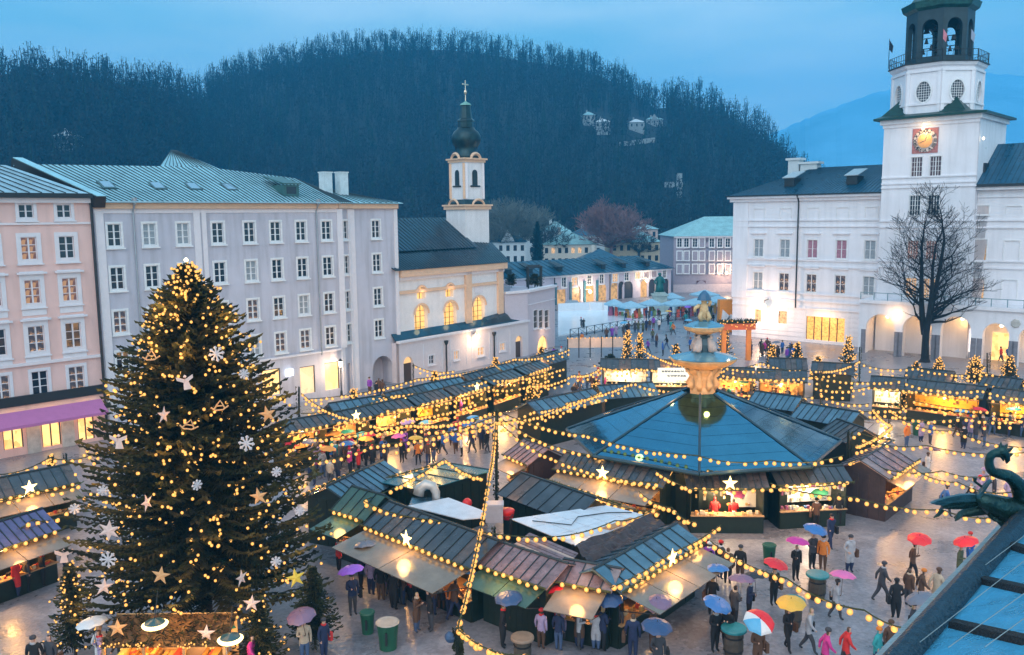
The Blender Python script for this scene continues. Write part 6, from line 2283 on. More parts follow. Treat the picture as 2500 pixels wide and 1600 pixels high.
chain([(1150, 1035, 3.2), (1300, 1005, 3.3), (1470, 955, 3.3)], 'light garland between the long row and the fountain ring')

chain([(1700, 905, 3.4), (1860, 885, 3.5), (2000, 905, 3.4), (2100, 880, 3.5)], 'light garland among the lit firs before the palace shop')
chain([(2000, 985, 3.2), (2170, 1000, 3.3), (2215, 985, 3.2)], 'light garland over the alley right of the back ring stalls')
chain([(1985, 945, 3.2), (2130, 942, 3.2), (2215, 950, 3.2)], 'light garland on the stall with small white lights')
chain([(2400, 935, 3.4), (2560, 945, 3.4)], 'short light garland at the right edge near the arcade')
chain([(1290, 940, 3.3), (1400, 915, 3.3), (1470, 895, 3.3)], 'light garland from the long row to the white fronted stalls')
chain([(1060, 1052, 3.3), (1215, 1030, 3.5), (1390, 985, 3.3)], 'light garland over the alley beside the tall pole')
chain([(760, 1072, 2.9), (990, 1022, 2.9), (1200, 968, 2.9)], 'lower light garland along the fronts of the long row')
chain([(735, 1010, 3.3), (960, 965, 3.3), (1180, 918, 3.3)], 'light garland between the long row and the blue roofs')
chain([(-40, 1300, 3.2), (80, 1268, 3.2), (170, 1240, 3.2)], 'light garland between the two left edge stalls')
chain([(2120, 1130, 3.), (2300, 1150, 3.3), (2460, 1150, 3.4)], 'light garland right of the plank hut toward the dragon neck')

# ================================================================== trees
def spray_branch(b, p0, d, ln, droop, dens, w0, k, rs, needle=.16):
    """a fir bough: a thin stem with short needled twigs to both sides"""
    d = d.normalized()
    side = d.cross(Vector((0, 0, 1)))
    side = side.normalized() if side.length > 1e-4 else Vector((1, 0, 0))
    n = max(3, int(ln * dens))
    tip = p0 + d * ln - Vector((0, 0, droop * ln))
    pts = []
    for i in range(n + 1):
        f = i / n
        pts.append(p0.lerp(tip, f) + Vector((0, 0, -.12 * ln * math.sin(math.pi * f) + .10 * ln * f * f)))
    for i in range(n):
        p, q = pts[i], pts[i + 1]
        f = i / n
        wd = w0 * (1.05 - f) * rs.uniform(.6, 1.15) + .05
        for sg in (-1, 1):
            e_ = p + side * (sg * wd) + (q - p) * rs.uniform(.5, 1.8) + Vector((0, 0, -wd * rs.uniform(.0, .45)))
            t1 = (q - p).normalized() * (needle * rs.uniform(.6, 1.2))
            b.face([p, p + t1, e_], k)
            b.face([p + t1 * .3, e_ + Vector((0, 0, -needle * .5)), e_ + t1 * .5], k)
        if rs.random() < .55:
            u_ = Vector((rs.uniform(-.5, .5), rs.uniform(-.5, .5), rs.uniform(-.6, .8))) * w0 * .5
            b.face([p, q, p + u_], k)
    return tip


def fir(name, label, loc, h, prof, n, seed, w0=.28, dens=5, needle=.16, cat='fir tree', trunk=.18, group=None, nb=0, br=.07, mats=None, near=False, bright=None, zlo=.4):
    rs = random.Random(seed)
    t = thing(name, label, cat, loc, 0, group)
    MB().tube([(0, 0, 0), (0, 0, h * .5), (0, 0, h * .97)], [trunk, trunk * .6, .02], 7).build('trunk', M('fir_bark', (.07, .05, .035), .9, noise=.3), t)
    b = MB()

    def rad(z):
        for (z0, r0_), (z1, r1_) in zip(prof, prof[1:]):
            if z0 <= z <= z1:
                return r0_ + (r1_ - r0_) * (z - z0) / (z1 - z0)
        return .05
    tips = []
    for i in range(n):
        f = (i + rs.random()) / n
        z = zlo + (h - zlo) * (1 - (1 - f) ** 1.25) if False else zlo + (h - zlo - .1) * f ** .85
        r = rad(z)
        a = i * 2.399 + rs.uniform(-.3, .3)
        ln = max(.1, r * (rs.uniform(.72, 1.06) if rs.random() < .8 else rs.uniform(.4, .7)))
        ln *= 1 + .13 * math.sin(a * 3 + z * 2.1 + seed) + .10 * math.sin(z * 5.3 + a)
        ln = min(ln, r * 1.07)
        if n > 500 and math.sin(a * 2.3 + z * 1.7) * math.sin(z * 3.1 - a) > .72:
            ln *= .55
        dr = rs.uniform(.05, .30) * (1 - z / h * .6)
        d = Vector((math.cos(a), math.sin(a), 0))
        tip = spray_branch(b, Vector((0, 0, z + ln * dr * .6)), d, ln, dr, dens, w0 * (.5 + .5 * min(1, ln / 2)), rs.choice((0, 0, 1, 1, 2)), rs, needle)
        tips.append((tip, d, z, ln))
    b.build('crown', mats or [FIRD, FIRM_, FIRL], t)
    if nb:
        spots = []
        for k in range(nb):
            tip, d, z, ln = tips[rs.randrange(len(tips))]
            spots.append(tip - d * rs.uniform(-.02, ln * .2) + Vector((rs.uniform(-.2, .2), rs.uniform(-.2, .2), rs.uniform(-.1, .15))) + d * .05)
        if near:
            me = bulb_mesh(br)
            for p in spots[:290]:
                ob('bulb', me, t, p)
            if len(spots) > 290:
                bulbs_joined(spots[290:], br, 'bulbs', t)
        else:
            bulbs_joined(spots, br, 'bulbs', t)
    return t, tips, rad


XT = Vector((-12.9, 34.2, 0))
XH = D(447, 640, XT.y).z
zz_ = lambda y: D(465, y, XT.y).z
pxm = 2100 / (XT.y * 1.0)
XP = [(0, 4.3), (zz_(1480), 4.7), (zz_(1380), 4.9), (zz_(1250), 4.75), (zz_(1150), 4.5), (zz_(1060), 4.1), (zz_(1000), 3.7), (zz_(920), 3.2), (zz_(870), 2.75), (zz_(830), 2.3), (zz_(790), 1.95), (zz_(760), 1.75), (zz_(735), 1.35), (zz_(700), .95), (zz_(660), .35), (XH, .12)]
xt, xtips, xrad = fir('christmas_tree', 'huge decorated Christmas tree covered in golden bulbs, stars and snowflakes', XT, XH, XP, 1500, 5, w0=.42, dens=5.2, needle=.20, cat='Christmas tree', trunk=.26, nb=1250, br=.066, near=True, zlo=1.6)
for k in range(26):
    z = XH * (.12 + .8 * ((k * .618) % 1))
    a = -math.pi / 2 + rnd.uniform(-1.7, 1.7)
    r = xrad(z) * .95
    lamp('tree_light', XT + Vector((math.cos(a) * r, math.sin(a) * r, z)), 62, (1, .50, .11), .3)
MB().tube([(0, 0, XH - .25), (0, 0, XH + .05)], .03, 5).build('tip', BLACKM, xt)
MB().ball((0, 0, XH + .08), .08, 8).build('tip_lamp', BRIGHTLAMP, xt)

# ornaments hung on the tree
SNOW = M('white_ornament', (.62, .56, .58), .6, noise=.08)
ORNW = M('orange_wood_star', (.78, .38, .16), .7, noise=.15)
ORNP = M('pale_pink_star', (.80, .55, .48), .7, noise=.15)


def star_mesh(n, r1, r2, t, mat, nm):
    b = MB()
    pts_ = []
    for k in range(2 * n):
        rr = r1 if k % 2 == 0 else r2
        a = math.pi / 2 + k * math.pi / n
        pts_.append((rr * math.cos(a), 0, rr * math.sin(a)))
    for k in range(2 * n):
        b.face([(0, -t, 0), pts_[k], pts_[(k + 1) % (2 * n)]])
        b.face([(0, t, 0), pts_[(k + 1) % (2 * n)], pts_[k]])
    return b.mesh(nm, mat)


def flake_mesh(r, mat):
    b = MB()
    for k in range(4):
        a = k * math.pi / 4
        d = Vector((math.cos(a), 0, math.sin(a)))
        n_ = Vector((-d.z, 0, d.x))
        b.tube([d * -r, d * r], .035, 4)
        for sg in (-1, 1):
            for s2 in (-1, 1):
                b.tube([d * (sg * r * .6), d * (sg * r * .85) + n_ * (s2 * r * .2)], .022, 4)
    return b.mesh('snowflake', mat)


def angel_mesh(mat):
    b = MB()
    b.slab([(-.20, -.03, -.42), (.20, -.03, -.42), (.10, -.03, .12), (-.10, -.03, .12)], .06)
    b.slab([(-.08, -.03, -.05), (-.42, -.03, .12), (-.44, -.03, .3), (-.06, -.03, .14)], .05)
    b.slab([(.08, -.03, -.05), (.06, -.03, .14), (.44, -.03, .3), (.42, -.03, .12)], .05)
    b.lathe([(.001, -.1), (.10, 0), (.001, .1)], 8, (0, 0, .25))
    return b.mesh('angel', mat)


def sleigh_mesh(mat):
    b = MB()
    b.tube([(-.4, 0, 0), (-.2, 0, -.16), (.2, 0, -.16), (.5, 0, .02)], .04, 5)
    b.tube([(-.25, 0, -.1), (-.1, 0, .1), (.1, 0, .32), (.22, 0, .1), (.3, 0, -.1)], .04, 5)
    b.tube([(-.15, 0, .05), (.25, 0, .05)], .035, 5)
    return b.mesh('lantern_ornament', mat)


s5, s5p, s6 = star_mesh(5, .36, .14, .05, ORNW, 'star'), star_mesh(5, .34, .13, .05, ORNP, 'star'), star_mesh(6, .42, .18, .05, ORNP, 'star')
s5g = star_mesh(5, .40, .15, .05, M('yellow_star', (.85, .55, .06), .6), 'star')
fl1, fl2, an_, slg = flake_mesh(.30, SNOW), flake_mesh(.20, SNOW), angel_mesh(ORNP), sleigh_mesh(ORNW)
ORN = [
    (s5, 655, 1010, 0, 'orange wooden star', 'highest star at the right side of the big tree'), (s5, 634, 1210, 0, 'bright orange wooden star', 'on the right half, below the large white snowflake'),
    (s5, 396, 1402, 0, 'orange wooden star', 'low on the tree left of its middle'), (s5g, 724, 1408, .5, 'yellow wooden star', 'low at the right edge of the big tree'), (s5, 290, 1530, .3, 'large orange star', 'over the crib roof at the foot of the tree'),
    (s5p, 506, 1543, .2, 'small pale star', 'above the crib lamps at the foot of the tree'), (s5p, 617, 1470, .2, 'small pale star', 'in front of the slatted fence under the tree'), (s6, 270, 1293, 0, 'pale pink six pointed star', 'at the lower left of the tree'),
    (s5p, 257, 1430, .5, 'pale turned star', 'at the lower left edge of the tree'), (s5p, 403, 1012, 1.2, 'pale star seen edge on', 'in the middle of the tree'), (s5p, 592, 1408, 1.2, 'pale star seen edge on', 'low in the right half of the tree'),
    (s5p, 362, 1225, 1.35, 'narrow pale star seen edge on', 'in the lower left half of the tree'),
    (fl1, 531, 863, 0, 'large white snowflake', 'highest on the tree, right of its middle'), (fl1, 604, 1081, 0, 'large white snowflake', 'in the right half below the highest orange star'), (fl1, 268, 1363, 0, 'large white snowflake', 'at the lower left below the pink star'),
    (fl2, 255, 1195, .3, 'white snowflake', 'at the left edge of the tree above the pink star'), (fl2, 677, 1150, .6, 'white snowflake', 'at the right edge of the tree'), (fl2, 484, 1182, .9, 'small white snowflake', 'in the middle of the tree'),
    (fl2, 733, 1245, .5, 'small white snowflake', 'at the right edge of the tree near the blue striped roof'), (fl2, 676, 1368, .4, 'small white snowflake', 'in the lower right of the tree'), (fl2, 186, 1240, .4, 'white snowflake', 'farthest left on the tree'),
    (fl2, 598, 912, .5, 'pale snowflake', 'on the right flank below the tree top'),
    (an_, 457, 930, 0, 'pale wooden angel', 'in the upper middle of the tree'), (an_, 294, 1074, 0, 'pinkish wooden angel', 'at the left flank of the tree'), (an_, 160, 1352, .4, 'pale wooden angel', 'at the far left edge of the tree'),
    (slg, 370, 870, 0, 'orange lantern shaped ornament', 'in the upper left of the tree'), (slg, 537, 992, 0, 'orange sleigh shaped ornament', 'in the middle of the tree'), (slg, 462, 1038, .2, 'dull orange sleigh ornament', 'left of the sleigh in the tree middle')]
for me, x, y, ry, what, where in ORN:
    # hung on the surface of the crown that faces the square
    best = None
    for q in range(60):
        Y = XT.y - 5.4 + q * .09
        p = D(x, y, Y)
        rr_ = math.hypot(p.x - XT.x, p.y - XT.y)
        if rr_ <= xrad(max(.3, min(p.z, XH - .05))) * 1.04 + .1:
            best = p
            break
    if best is None:
        Y = XT.y - .5
        best = D(x, y, Y)
    t = thing('tree_ornament', what + ' hanging ' + where, 'ornament', best - Vector((0, .12, 0)), ry, 'ornaments hung on the big tree', data=me)
    t.rotation_euler = (rnd.uniform(-.15, .1), rnd.uniform(-.2, .2), ry)
    if me in (an_, slg):
        t.scale = (.72, .72, .72)

# ---- small firs
fir('fir_tree', 'young unlit fir standing right of the big tree by the bins', G(770, 1575), 3.4, [(0, 1.15), (.6, 1.2), (1.8, .8), (3.4, .05)], 210, 11, w0=.22, dens=8, needle=.12, trunk=.06)
fir('fir_tree', 'young fir left of the crib at the foot of the big tree', G(185, 1600), 3.9, [(0, 1.0), (1, 1.0), (2.4, .6), (3.9, .05)], 180, 12, w0=.2, dens=8, needle=.12, nb=70, br=.045, near=True, trunk=.06)
fir('fir_tree', 'bushy fir with lights between the crib and the young unlit fir', G(640, 1640), 3.0, [(0, 1.2), (1, 1.0), (3.0, .05)], 170, 13, w0=.24, dens=8, needle=.12, nb=40, br=.045, near=True, trunk=.06)
for k, (x, yb_, yt, w_, lb_, nb_l) in enumerate([(1532, 890, 806, 26, 'left one of two slim firs full of golden lights near the rink', 150), (1562, 892, 812, 26, 'right one of two slim firs full of golden lights near the rink', 150), (1768, 872, 795, 34, 'lit fir just behind the fountain column on its right', 110),
                                      (1885, 905, 840, 30, 'first lit fir right of the crowd before the palace', 90), (1945, 912, 835, 36, 'second lit fir in front of the palace shop', 110), (2068, 928, 820, 44, 'tall lit fir with a glowing ball below the first arcade arch', 150),
                                      (2378, 942, 868, 52, 'broad lit fir beside the dark pole near the arcade entrance', 170), (2234, 930, 882, 22, 'small lit fir below the bare tree', 50), (1322, 905, 845, 24, 'small lit fir at the end of the annex wall', 60),
                                      (128, 1165, 1110, 14, 'tiny lit fir in front of the pink house', 50), (2140, 1225, 1130, 22, 'slim lit fir beside the plank hut', 60), (1490, 905, 862, 60, 'dark unlit fir lying low near the white fronted stall', 0),
                                      (1455, 1012, 925, 34, 'lit fir behind the left ring stalls', 90), (1300, 1000, 925, 30, 'lit fir at the end of the long row', 90), (1150, 1000, 930, 30, 'lit fir rising behind the stall of straw stars', 90),
                                      (865, 1010, 950, 26, 'lit fir between the blue roofs and the lilac house', 70), (1830, 975, 905, 34, 'lit fir right of the orange food stalls', 90), (1995, 940, 868, 32, 'lit fir left of the dark pole below the palace shop', 90),
                                      (2290, 925, 872, 30, 'lit fir beneath the right boughs of the bare tree', 80), (2462, 930, 868, 34, 'lit fir right of the arcade entrance', 90), (1650, 893, 838, 28, 'lit fir left of the fountain basins', 80),
                                      (1062, 960, 905, 24, 'lit fir before the church door', 70), (1210, 925, 872, 26, 'lit fir below the church annex windows', 70), (2200, 1010, 935, 30, 'lit fir between the two bright back stalls', 80)]):
    p = G(x, yb_)
    hh = D(x, yt, p.y).z
    rr_ = w_ / 2 * p.y / F * 1.25
    fir('small_fir', lb_, p, hh, [(0, rr_), (hh * .25, rr_), (hh, .05)], 90 if p.y > 80 else 120, 30 + k, w0=.25, dens=7, needle=.2, nb=nb_l, br=.075, group='small firs set up round the market', trunk=.06)
    if nb_l:
        lamp('fir_light', p + Vector((0, -rr_ - .4, hh * .5)), 22, (1, .62, .15), .3)
    if k == 5:
        pass


# ---- bare trees
def bare_tree(name, label, loc, h, seed, mat, r0_=.45, levels=6, spread=.55, fork=.28, twig=.02, lean=0., group=None, cat='bare tree', dens=1.):
    rs = random.Random(seed)
    b = MB()

    def grow(p, d, ln, r, lv):
        n = 4 if lv > 2 else 2
        pts, rad_ = [p], [r]
        for i in range(n):
            d = (d + Vector((rs.uniform(-1, 1), rs.uniform(-1, 1), rs.uniform(-.3, .7))) * (.20 if lv > 4 else .30)).normalized()
            p = p + d * ln / n
            pts.append(p)
            rad_.append(max(twig * .5, r * (1 - .38 * (i + 1) / n)))
        b.tube(pts, rad_, 6 if lv > 3 else (4 if lv > 1 else 3), cap=False)
        if lv <= 0:
            return
        k = 2 + (rs.random() < .6)
        for q in range(k):
            a = rs.uniform(0, 6.28)
            o_ = Vector((math.cos(a), math.sin(a), rs.uniform(-.25, .45)))
            nd = (d * (1 - spread * .5) + o_ * spread).normalized()
            if nd.z < -.15:
                nd.z *= .3
            grow(pts[-1], nd, ln * rs.uniform(.68, .88), rad_[-1] * rs.uniform(.6, .8), lv - 1)
        for q in range(1 + int(lv > 2) * 2):
            a = rs.uniform(0, 6.28)
            o_ = Vector((math.cos(a), math.sin(a), rs.uniform(-.1, .35)))
            i_ = rs.randrange(1, n + 1)
            grow(pts[i_], (d * .25 + o_).normalized(), ln * rs.uniform(.45, .7), rad_[i_] * .42, lv - 2 if lv > 1 else 0)
    t = thing(name, label, cat, loc, 0, group)
    return t, b, grow


tb = G(2257, 884)
th = D(2255, 468, tb.y).z
t_, b, grow = bare_tree('bare_tree', 'tall black leafless tree in front of the clock tower and its arcade', tb, th, 21, None, spread=.62, twig=.045)
bark = M('dark_bark', (.008, .008, .010), .85, noise=.3)
b.tube([(0, 0, -.1), (0.05, 0, .4), (-.02, 0, 2), (0, 0, 3.6)], [.95, .62, .52, .5], 9)
for (dx, lean_, hh_, sd) in ((-.95, -.07, .62, 1), (1.05, .12, .66, 2), (.25, .04, .5, 3)):
    pts_, rr_ = [], []
    for q in range(7):
        f = q / 6
        pts_.append(Vector((dx * f ** .7 * 1.3 + lean_ * f * 3, .5 * math.sin(f * 3 + sd), 3.3 + f * th * hh_ * .82)))
        rr_.append(.50 * (1 - .6 * f))
    b.tube(pts_, rr_, 7)
    rs_ = random.Random(sd)
    for q in range(1, 7):
        for m in range(2):
            a = rs_.choice((0, math.pi)) + rs_.uniform(-.9, .9)
            if (math.cos(a) > 0) != (dx > 0) and rs_.random() < .6:
                a += math.pi
            grow(pts_[q], Vector((math.cos(a) * 1.0, math.sin(a) * .9, .18 + .35 * q / 6 + rs_.uniform(-.1, .2))).normalized(), th * .165 * (1.15 - .07 * q), rr_[q] * .42, 3)
    grow(pts_[-1], Vector((lean_, 0, 1)), th * .14, rr_[-1], 4)
b.build('trunk_and_branches', bark, t_)
t_.scale = (.74, .78, .96)
for x, yb_, yt, sd, lb_, c in [(1245, 618, 455, 5, 'huge grey leafless tree on the left between the church tower and the villas', (.13, .15, .14)), (1492, 612, 470, 6, 'huge reddish leafless tree behind the beige villa', (.22, .12, .12)),
                               (1345, 618, 505, 7, 'slim leafless tree behind the wide cream villa', (.05, .06, .07)), (1560, 612, 530, 8, 'small leafless tree between the beige villa and the hill', (.05, .06, .07))]:
    Y = 232 + sd
    p = D(x, yb_, Y)
    hh = D(x, yt, Y).z - p.z
    t_, b, grow = bare_tree('far_tree', lb_, Vector((p.x, Y, p.z - 3)), hh, sd, None, twig=.1, cat='tree', group='leafless trees at the foot of the hill')
    big_ = sd in (5, 6)
    b.tube([(0, 0, 0), (0, 0, hh * .35)], [.5, .35], 6)
    for q in range(26 if big_ else 9):
        a = q * 2.4
        el = .25 + 1.1 * (q % 5) / 5
        grow(Vector((0, 0, hh * (.22 + .018 * (q % 6)))), Vector((math.cos(a), math.sin(a), el)).normalized(), hh * (.26 if big_ else .22), .16, 4)
    b.build('branches', M('bark_%d' % sd, c, .9, noise=0), t_)
cf = D(1312, 640, 225)
fir('tall_fir', 'tall dark blue green fir between the two villas behind the long low house', Vector((cf.x, 225, cf.z - 3)), D(1312, 540, 225).z - cf.z + 3, [(0, 1.8), (3, 1.9), (8, 1.6), (13, .3)], 260, 44, w0=.5, dens=3, needle=.5, trunk=.2, mats=[M('dark_teal_needles', (.008, .03, .035), .9, noise=0)] * 3)
for x, y, w_, lb_ in [(1248, 690, 26, 'round clipped bush on the roof terrace, left one'), (1305, 690, 44, 'wide clipped bush under the pergola on the roof terrace')]:
    p = D(x, y + 16, 112)
    fir('terrace_bush', lb_, Vector((p.x, 112, bz)), 1.9, [(0, w_ / 2 * 112 / F), (1.2, w_ / 2 * 112 / F), (1.9, .3)], 90, int(x), w0=.25, dens=6, needle=.15, trunk=.05, cat='bush')

# ================================================================== ice rink, railings, umbrellas and monument behind
ICE = M('ice', (.80, .88, .95), .15, noise=.06, scale=.3)
ri = [G(1362, 822), G(1560, 790), G(1655, 772), G(1640, 764), G(1440, 758), G(1362, 762)]
rc = ri[0].copy()
rk = thing('ice_rink', 'pale blue white ice rink with low white boards in front of the long low house', 'ice rink', rc)
b = MB()
q_ = [p - rc + Vector((0, 0, .12)) for p in ri]
b.poly(q_ + [p - Vector((0, 0, .12)) for p in q_], [tuple(range(6)), ] + [(i, i + 6, (i + 1) % 6 + 6, (i + 1) % 6) for i in range(6)])
b.build('ice_sheet', ICE, rk)
BOARDW = M('rink_board_white', (.75, .78, .82), .5, noise=.04)
for i in range(6):
    p, q = ri[i] - rc, ri[(i + 1) % 6] - rc
    if i in (0, 1, 5):
        continue
    n_ = max(2, int((q - p).length / 2.2))
    for k in range(n_):
        a_, c_ = p.lerp(q, k / n_ + .004), p.lerp(q, (k + 1) / n_ - .004)
        MB().slab([a_, c_, c_ + Vector((0, 0, 1.5)), a_ + Vector((0, 0, 1.5))], .08).build('rink_board', BOARDW if not (i == 3 and k % 7 == 3) else M('rink_board_dark', (.05, .16, .22), .5), rk)
p, q = ri[0] - rc, ri[2] - rc
rlg = thing('rink_fence', 'dark metal fence with lattice bays along the near side of the ice rink', 'fence', rc)
pp = [G(1392, 826) - rc, G(1560, 796) - rc, G(1700, 776) - rc]
for a_, c_ in zip(pp, pp[1:]):
    n_ = int((c_ - a_).length / 1.8)
    for k in range(n_):
        u, v = a_.lerp(c_, k / n_), a_.lerp(c_, (k + 1) / n_)
        b = MB()
        up_ = Vector((0, 0, 1.25))
        b.tube([u, u + up_], .06, 4)
        b.tube([u + up_, v + up_], .04, 4)
        b.tube([u + up_ * .15, v + up_ * .15], .04, 4)
        b.tube([u + up_ * .15, v + up_], .025, 4)
        b.tube([u + up_, v + up_ * .15], .025, 4)
        b.build('fence_bay', BLACKM, rlg)
pl = thing('rink_bridge', 'long pinkish banner board lit by small bulbs in front of the rink', 'banner', G(1386, 862, 0))
c0, c1 = G(1386, 850, 1.2), G(1523, 848, 1.2)
o4 = G(1386, 862, 0)
MB().slab([c0 - o4, c1 - o4, c1 - o4 + Vector((0, 0, 1.2)), c0 - o4 + Vector((0, 0, 1.2))], .2).build('board', M('banner_peach', (.70, .50, .40), .7, noise=.1), pl)
b = MB()
for k in range(6):
    p = c0.lerp(c1, k / 5) - o4
    b.tube([(p.x, p.y, 0), (p.x, p.y, 2.6)], .07, 5)
b.build('posts', BLACKM, pl)['kind'] = 'stuff'
bulbs_joined([c0.lerp(c1, k / 13) - o4 + Vector((0, -.15, 1.2)) for k in range(14)], .09, 'bulbs', pl)
lamp('banner_light', c0.lerp(c1, .5) + Vector((0, -1.5, 1.2)), 40, (1, .6, .3), .4)

mo = thing('monument', 'green bronze statue of a standing robed figure on a tall pale stepped pedestal', 'statue', G(1610, 762))
my_ = G(1610, 762).y
mz = lambda y: D(1610, y, my_).z
b = MB()
b.box(-1.5, 1.5, -1.5, 1.5, 0, mz(745))
b.box(-1.15, 1.15, -1.15, 1.15, mz(745), mz(722))
b.box(-1.35, 1.35, -1.35, 1.35, mz(722), mz(718))
b.box(-.9, .9, -.9, .9, mz(718), mz(713))
b.build('pedestal', M('pale_green_stone', (.38, .46, .44), .7, noise=.2), mo)
b = MB()
b.tube([(0, 0, mz(713)), (0, 0, mz(700)), (0, 0, mz(688)), (0, 0, mz(678)), (0, 0, mz(674))], [.85, .7, .6, .62, .25], 9)
b.ball((0, 0, mz(670)), .32, 8)
b.tube([(-.5, 0, mz(680)), (-.95, -.2, mz(688)), (-.7, -.5, mz(694))], [.2, .18, .12], 6)
b.tube([(.5, 0, mz(680)), (.8, -.3, mz(690)), (.5, -.6, mz(690))], [.2, .18, .12], 6)
b.build('figure', M('verdigris_bronze', (.02, .14, .13), .5, .3, noise=.3), mo, smooth=True)

TENT = M('pale_blue_canvas', (.32, .52, .64), .7, noise=.08)
for k, (x, y, w_) in enumerate([(1540, 735, 70), (1590, 730, 60), (1650, 730, 70), (1700, 728, 80), (1752, 722, 70), (1640, 715, 60), (1720, 708, 70), (1500, 730, 50)]):
    p = G(x, y + 42)
    t = thing('market_umbrella', ['pale blue canvas market umbrella near the rink boards, left end', 'pale blue market umbrella left of the monument', 'pale blue market umbrella just right of the monument', 'wide pale blue market umbrella in the middle of the far row', 'pale blue market umbrella at the right end by the palace corner',
                              'rear pale blue umbrella behind the monument', 'rear wide blue umbrella before the grey house', 'small pale blue umbrella at the far left of the row'][k], 'market umbrella', p, 0, 'market umbrellas at the far square')
    r_ = w_ / 2 * p.y / F * 1.1
    zt = D(x, y, p.y).z
    MB().lathe([(r_, zt - 1.1), (r_, zt - .85), (.1, zt)], 4, rot=math.pi / 4 + .3).build('canopy', TENT, t)
    MB().tube([(0, 0, 0), (0, 0, zt)], .08, 5).build('pole', WHITE, t)
    b = MB()
    for q in range(16):
        x_, y_ = rnd.uniform(-r_ * .6, r_ * .6), rnd.uniform(-r_ * .6, r_ * .6)
        s_ = rnd.uniform(.2, .5)
        b.box(x_, x_ + s_, y_, y_ + s_, 0, rnd.uniform(.5, 1.8), rnd.choice((1, 5, 7, 8, 3)))
    b.build('goods', GOODS, t)['kind'] = 'stuff'
kk = thing('orange_kiosk', 'bright orange poster column with a white bird shape beside the palace corner', 'kiosk', G(1775, 810))
kz = D(1775, 732, G(1775, 810).y).z
MB().box(-1.3, 1.1, -.8, .8, 0, kz).build('kiosk_body', M('orange_print', (.85, .28, .03), .6), kk)
b = MB()
b.slab([(-1.1, -.83, kz * .35), (-.2, -.83, kz * .25), (.2, -.83, kz * .5), (-.9, -.83, kz * .72)], .02)
b.slab([(-.3, -.83, kz * .4), (.9, -.83, kz * .42), (.3, -.83, kz * .58)], .02)
b.build('white_print', WHITE, kk)
og = thing('orange_gate', 'red orange lit gate with a garland top beside the palace corner', 'gate', G(1795, 880))
gy = G(1795, 880).y
gz = D(1795, 805, gy).z
for x_ in (-1.4, 1.5):
    MB().box(x_ - .25, x_ + .25, -.25, .25, 0, gz).build('gate_post', M('orange_paint', (.75, .25, .05), .6), og)
MB().box(-2.0, 2.2, -.35, .35, gz, gz + .7).build('lintel', M('red_orange_paint', (.70, .14, .04), .6), og)
b = MB()
for k in range(300):
    p = Vector((rnd.uniform(-2.1, 2.3), rnd.uniform(-.4, .4), gz + .72))
    b.face([p, p + Vector((rnd.uniform(-.3, .3), rnd.uniform(-.2, .2), rnd.uniform(.1, .7))), p + Vector((.15, 0, .1))])
b.build('gate_garland', FIRM_, og)
bulbs_joined([Vector((rnd.uniform(-2, 2.2), -.42, gz + rnd.uniform(.1, 1.2))) for _ in range(26)], .08, 'bulbs', og)
lamp('gate_light', G(1795, 880) + Vector((0, -1.5, gz * .6)), 90, (1, .45, .12), .3)
pk_ = thing('parked_car', 'small pale car parked by the teal shopfronts beyond the rink', 'car', G(1398, 752), .5)
b = MB()
b.box(-2.0, 2.0, -.85, .85, .35, .85)
b.poly([(-1.3, -.75, .85), (1.1, -.75, .85), (1.1, .75, .85), (-1.3, .75, .85), (-.9, -.65, 1.42), (.6, -.65, 1.42), (.6, .65, 1.42), (-.9, .65, 1.42)], [(4, 5, 6, 7), (0, 1, 5, 4), (1, 2, 6, 5), (2, 3, 7, 6), (3, 0, 4, 7)])
b.build('body', M('car_paint', (.45, .5, .55), .25, .3), pk_)
for x_ in (-1.25, 1.25):
    for y_ in (-.82, .82):
        w_ = MB().lathe([(.33, -.09), (.33, .09)], 12).build('wheel', BLACKM, pk_, (x_, y_, .33))
        w_.rotation_euler = (math.pi / 2, 0, 0)

# ================================================================== street lamp by the shops, crib under the big tree
sl = thing('street_lamp', 'lit glass lantern on a slim black post before the lilac house', 'street lamp', G(834, 968))
sz = D(834, 896, G(834, 968).y).z
MB().tube([(0, 0, 0), (0, 0, sz)], .05, 6).lathe([(.15, 0), (.1, .5), (.06, .6)], 8).build('lamp_post', BLACKM, sl)
MB().lathe([(.12, 0), (.22, .5), (.2, .55)], 6, (0, 0, sz)).build('lantern_glass', LAMPW, sl)
MB().lathe([(.26, .55), (.05, .8)], 6, (0, 0, sz)).build('lantern_cap', BLACKM, sl)
lamp('street_light', G(834, 968) + Vector((0, -.5, sz)), 150, (1, .66, .38), .2)

cb = thing('nativity_crib', 'open wooden crib hut glowing orange at the foot of the big tree', 'crib', G(430, 1665), .0)
cb.scale = (.72, .8, .82)
co = G(430, 1665)
b = MB()
for k in range(12):
    b2 = MB().slab([(-3.1 + k * .52, -1.2, 2.3), (-2.6 + k * .52, -1.2, 2.3), (-2.6 + k * .52, .6, 3.0), (-3.1 + k * .52, .6, 3.0)], .05)
    b2.build('roof_board', M('crib_boards', (.16, .08, .03), .6, noise=.35, scale=4), cb)
b = MB()
for k in range(900):
    p = Vector((rnd.uniform(-3.2, 3.2), rnd.uniform(-1.3, .6), 0))
    p.z = 2.32 + (p.y + 1.2) * .39
    b.face([p, p + Vector((rnd.uniform(-.4, .4), rnd.uniform(-.4, .1), rnd.uniform(.0, .35))), p + Vector((rnd.uniform(-.12, .12), -.1, .08))], k % 3)
b.build('roof_boughs', [FIRD, FIRM_, FIRL], cb)
bulbs_joined([Vector((rnd.uniform(-3.1, 3.1), -1.32, 2.35 + rnd.uniform(-.1, .2))) for _ in range(46)], .05, 'bulbs', cb)
for x_ in (-3, -1, 1, 3):
    MB().tube([(x_, -1.1, 0), (x_, -1.1, 2.3)], .08, 6).build('post', WOOD, cb)
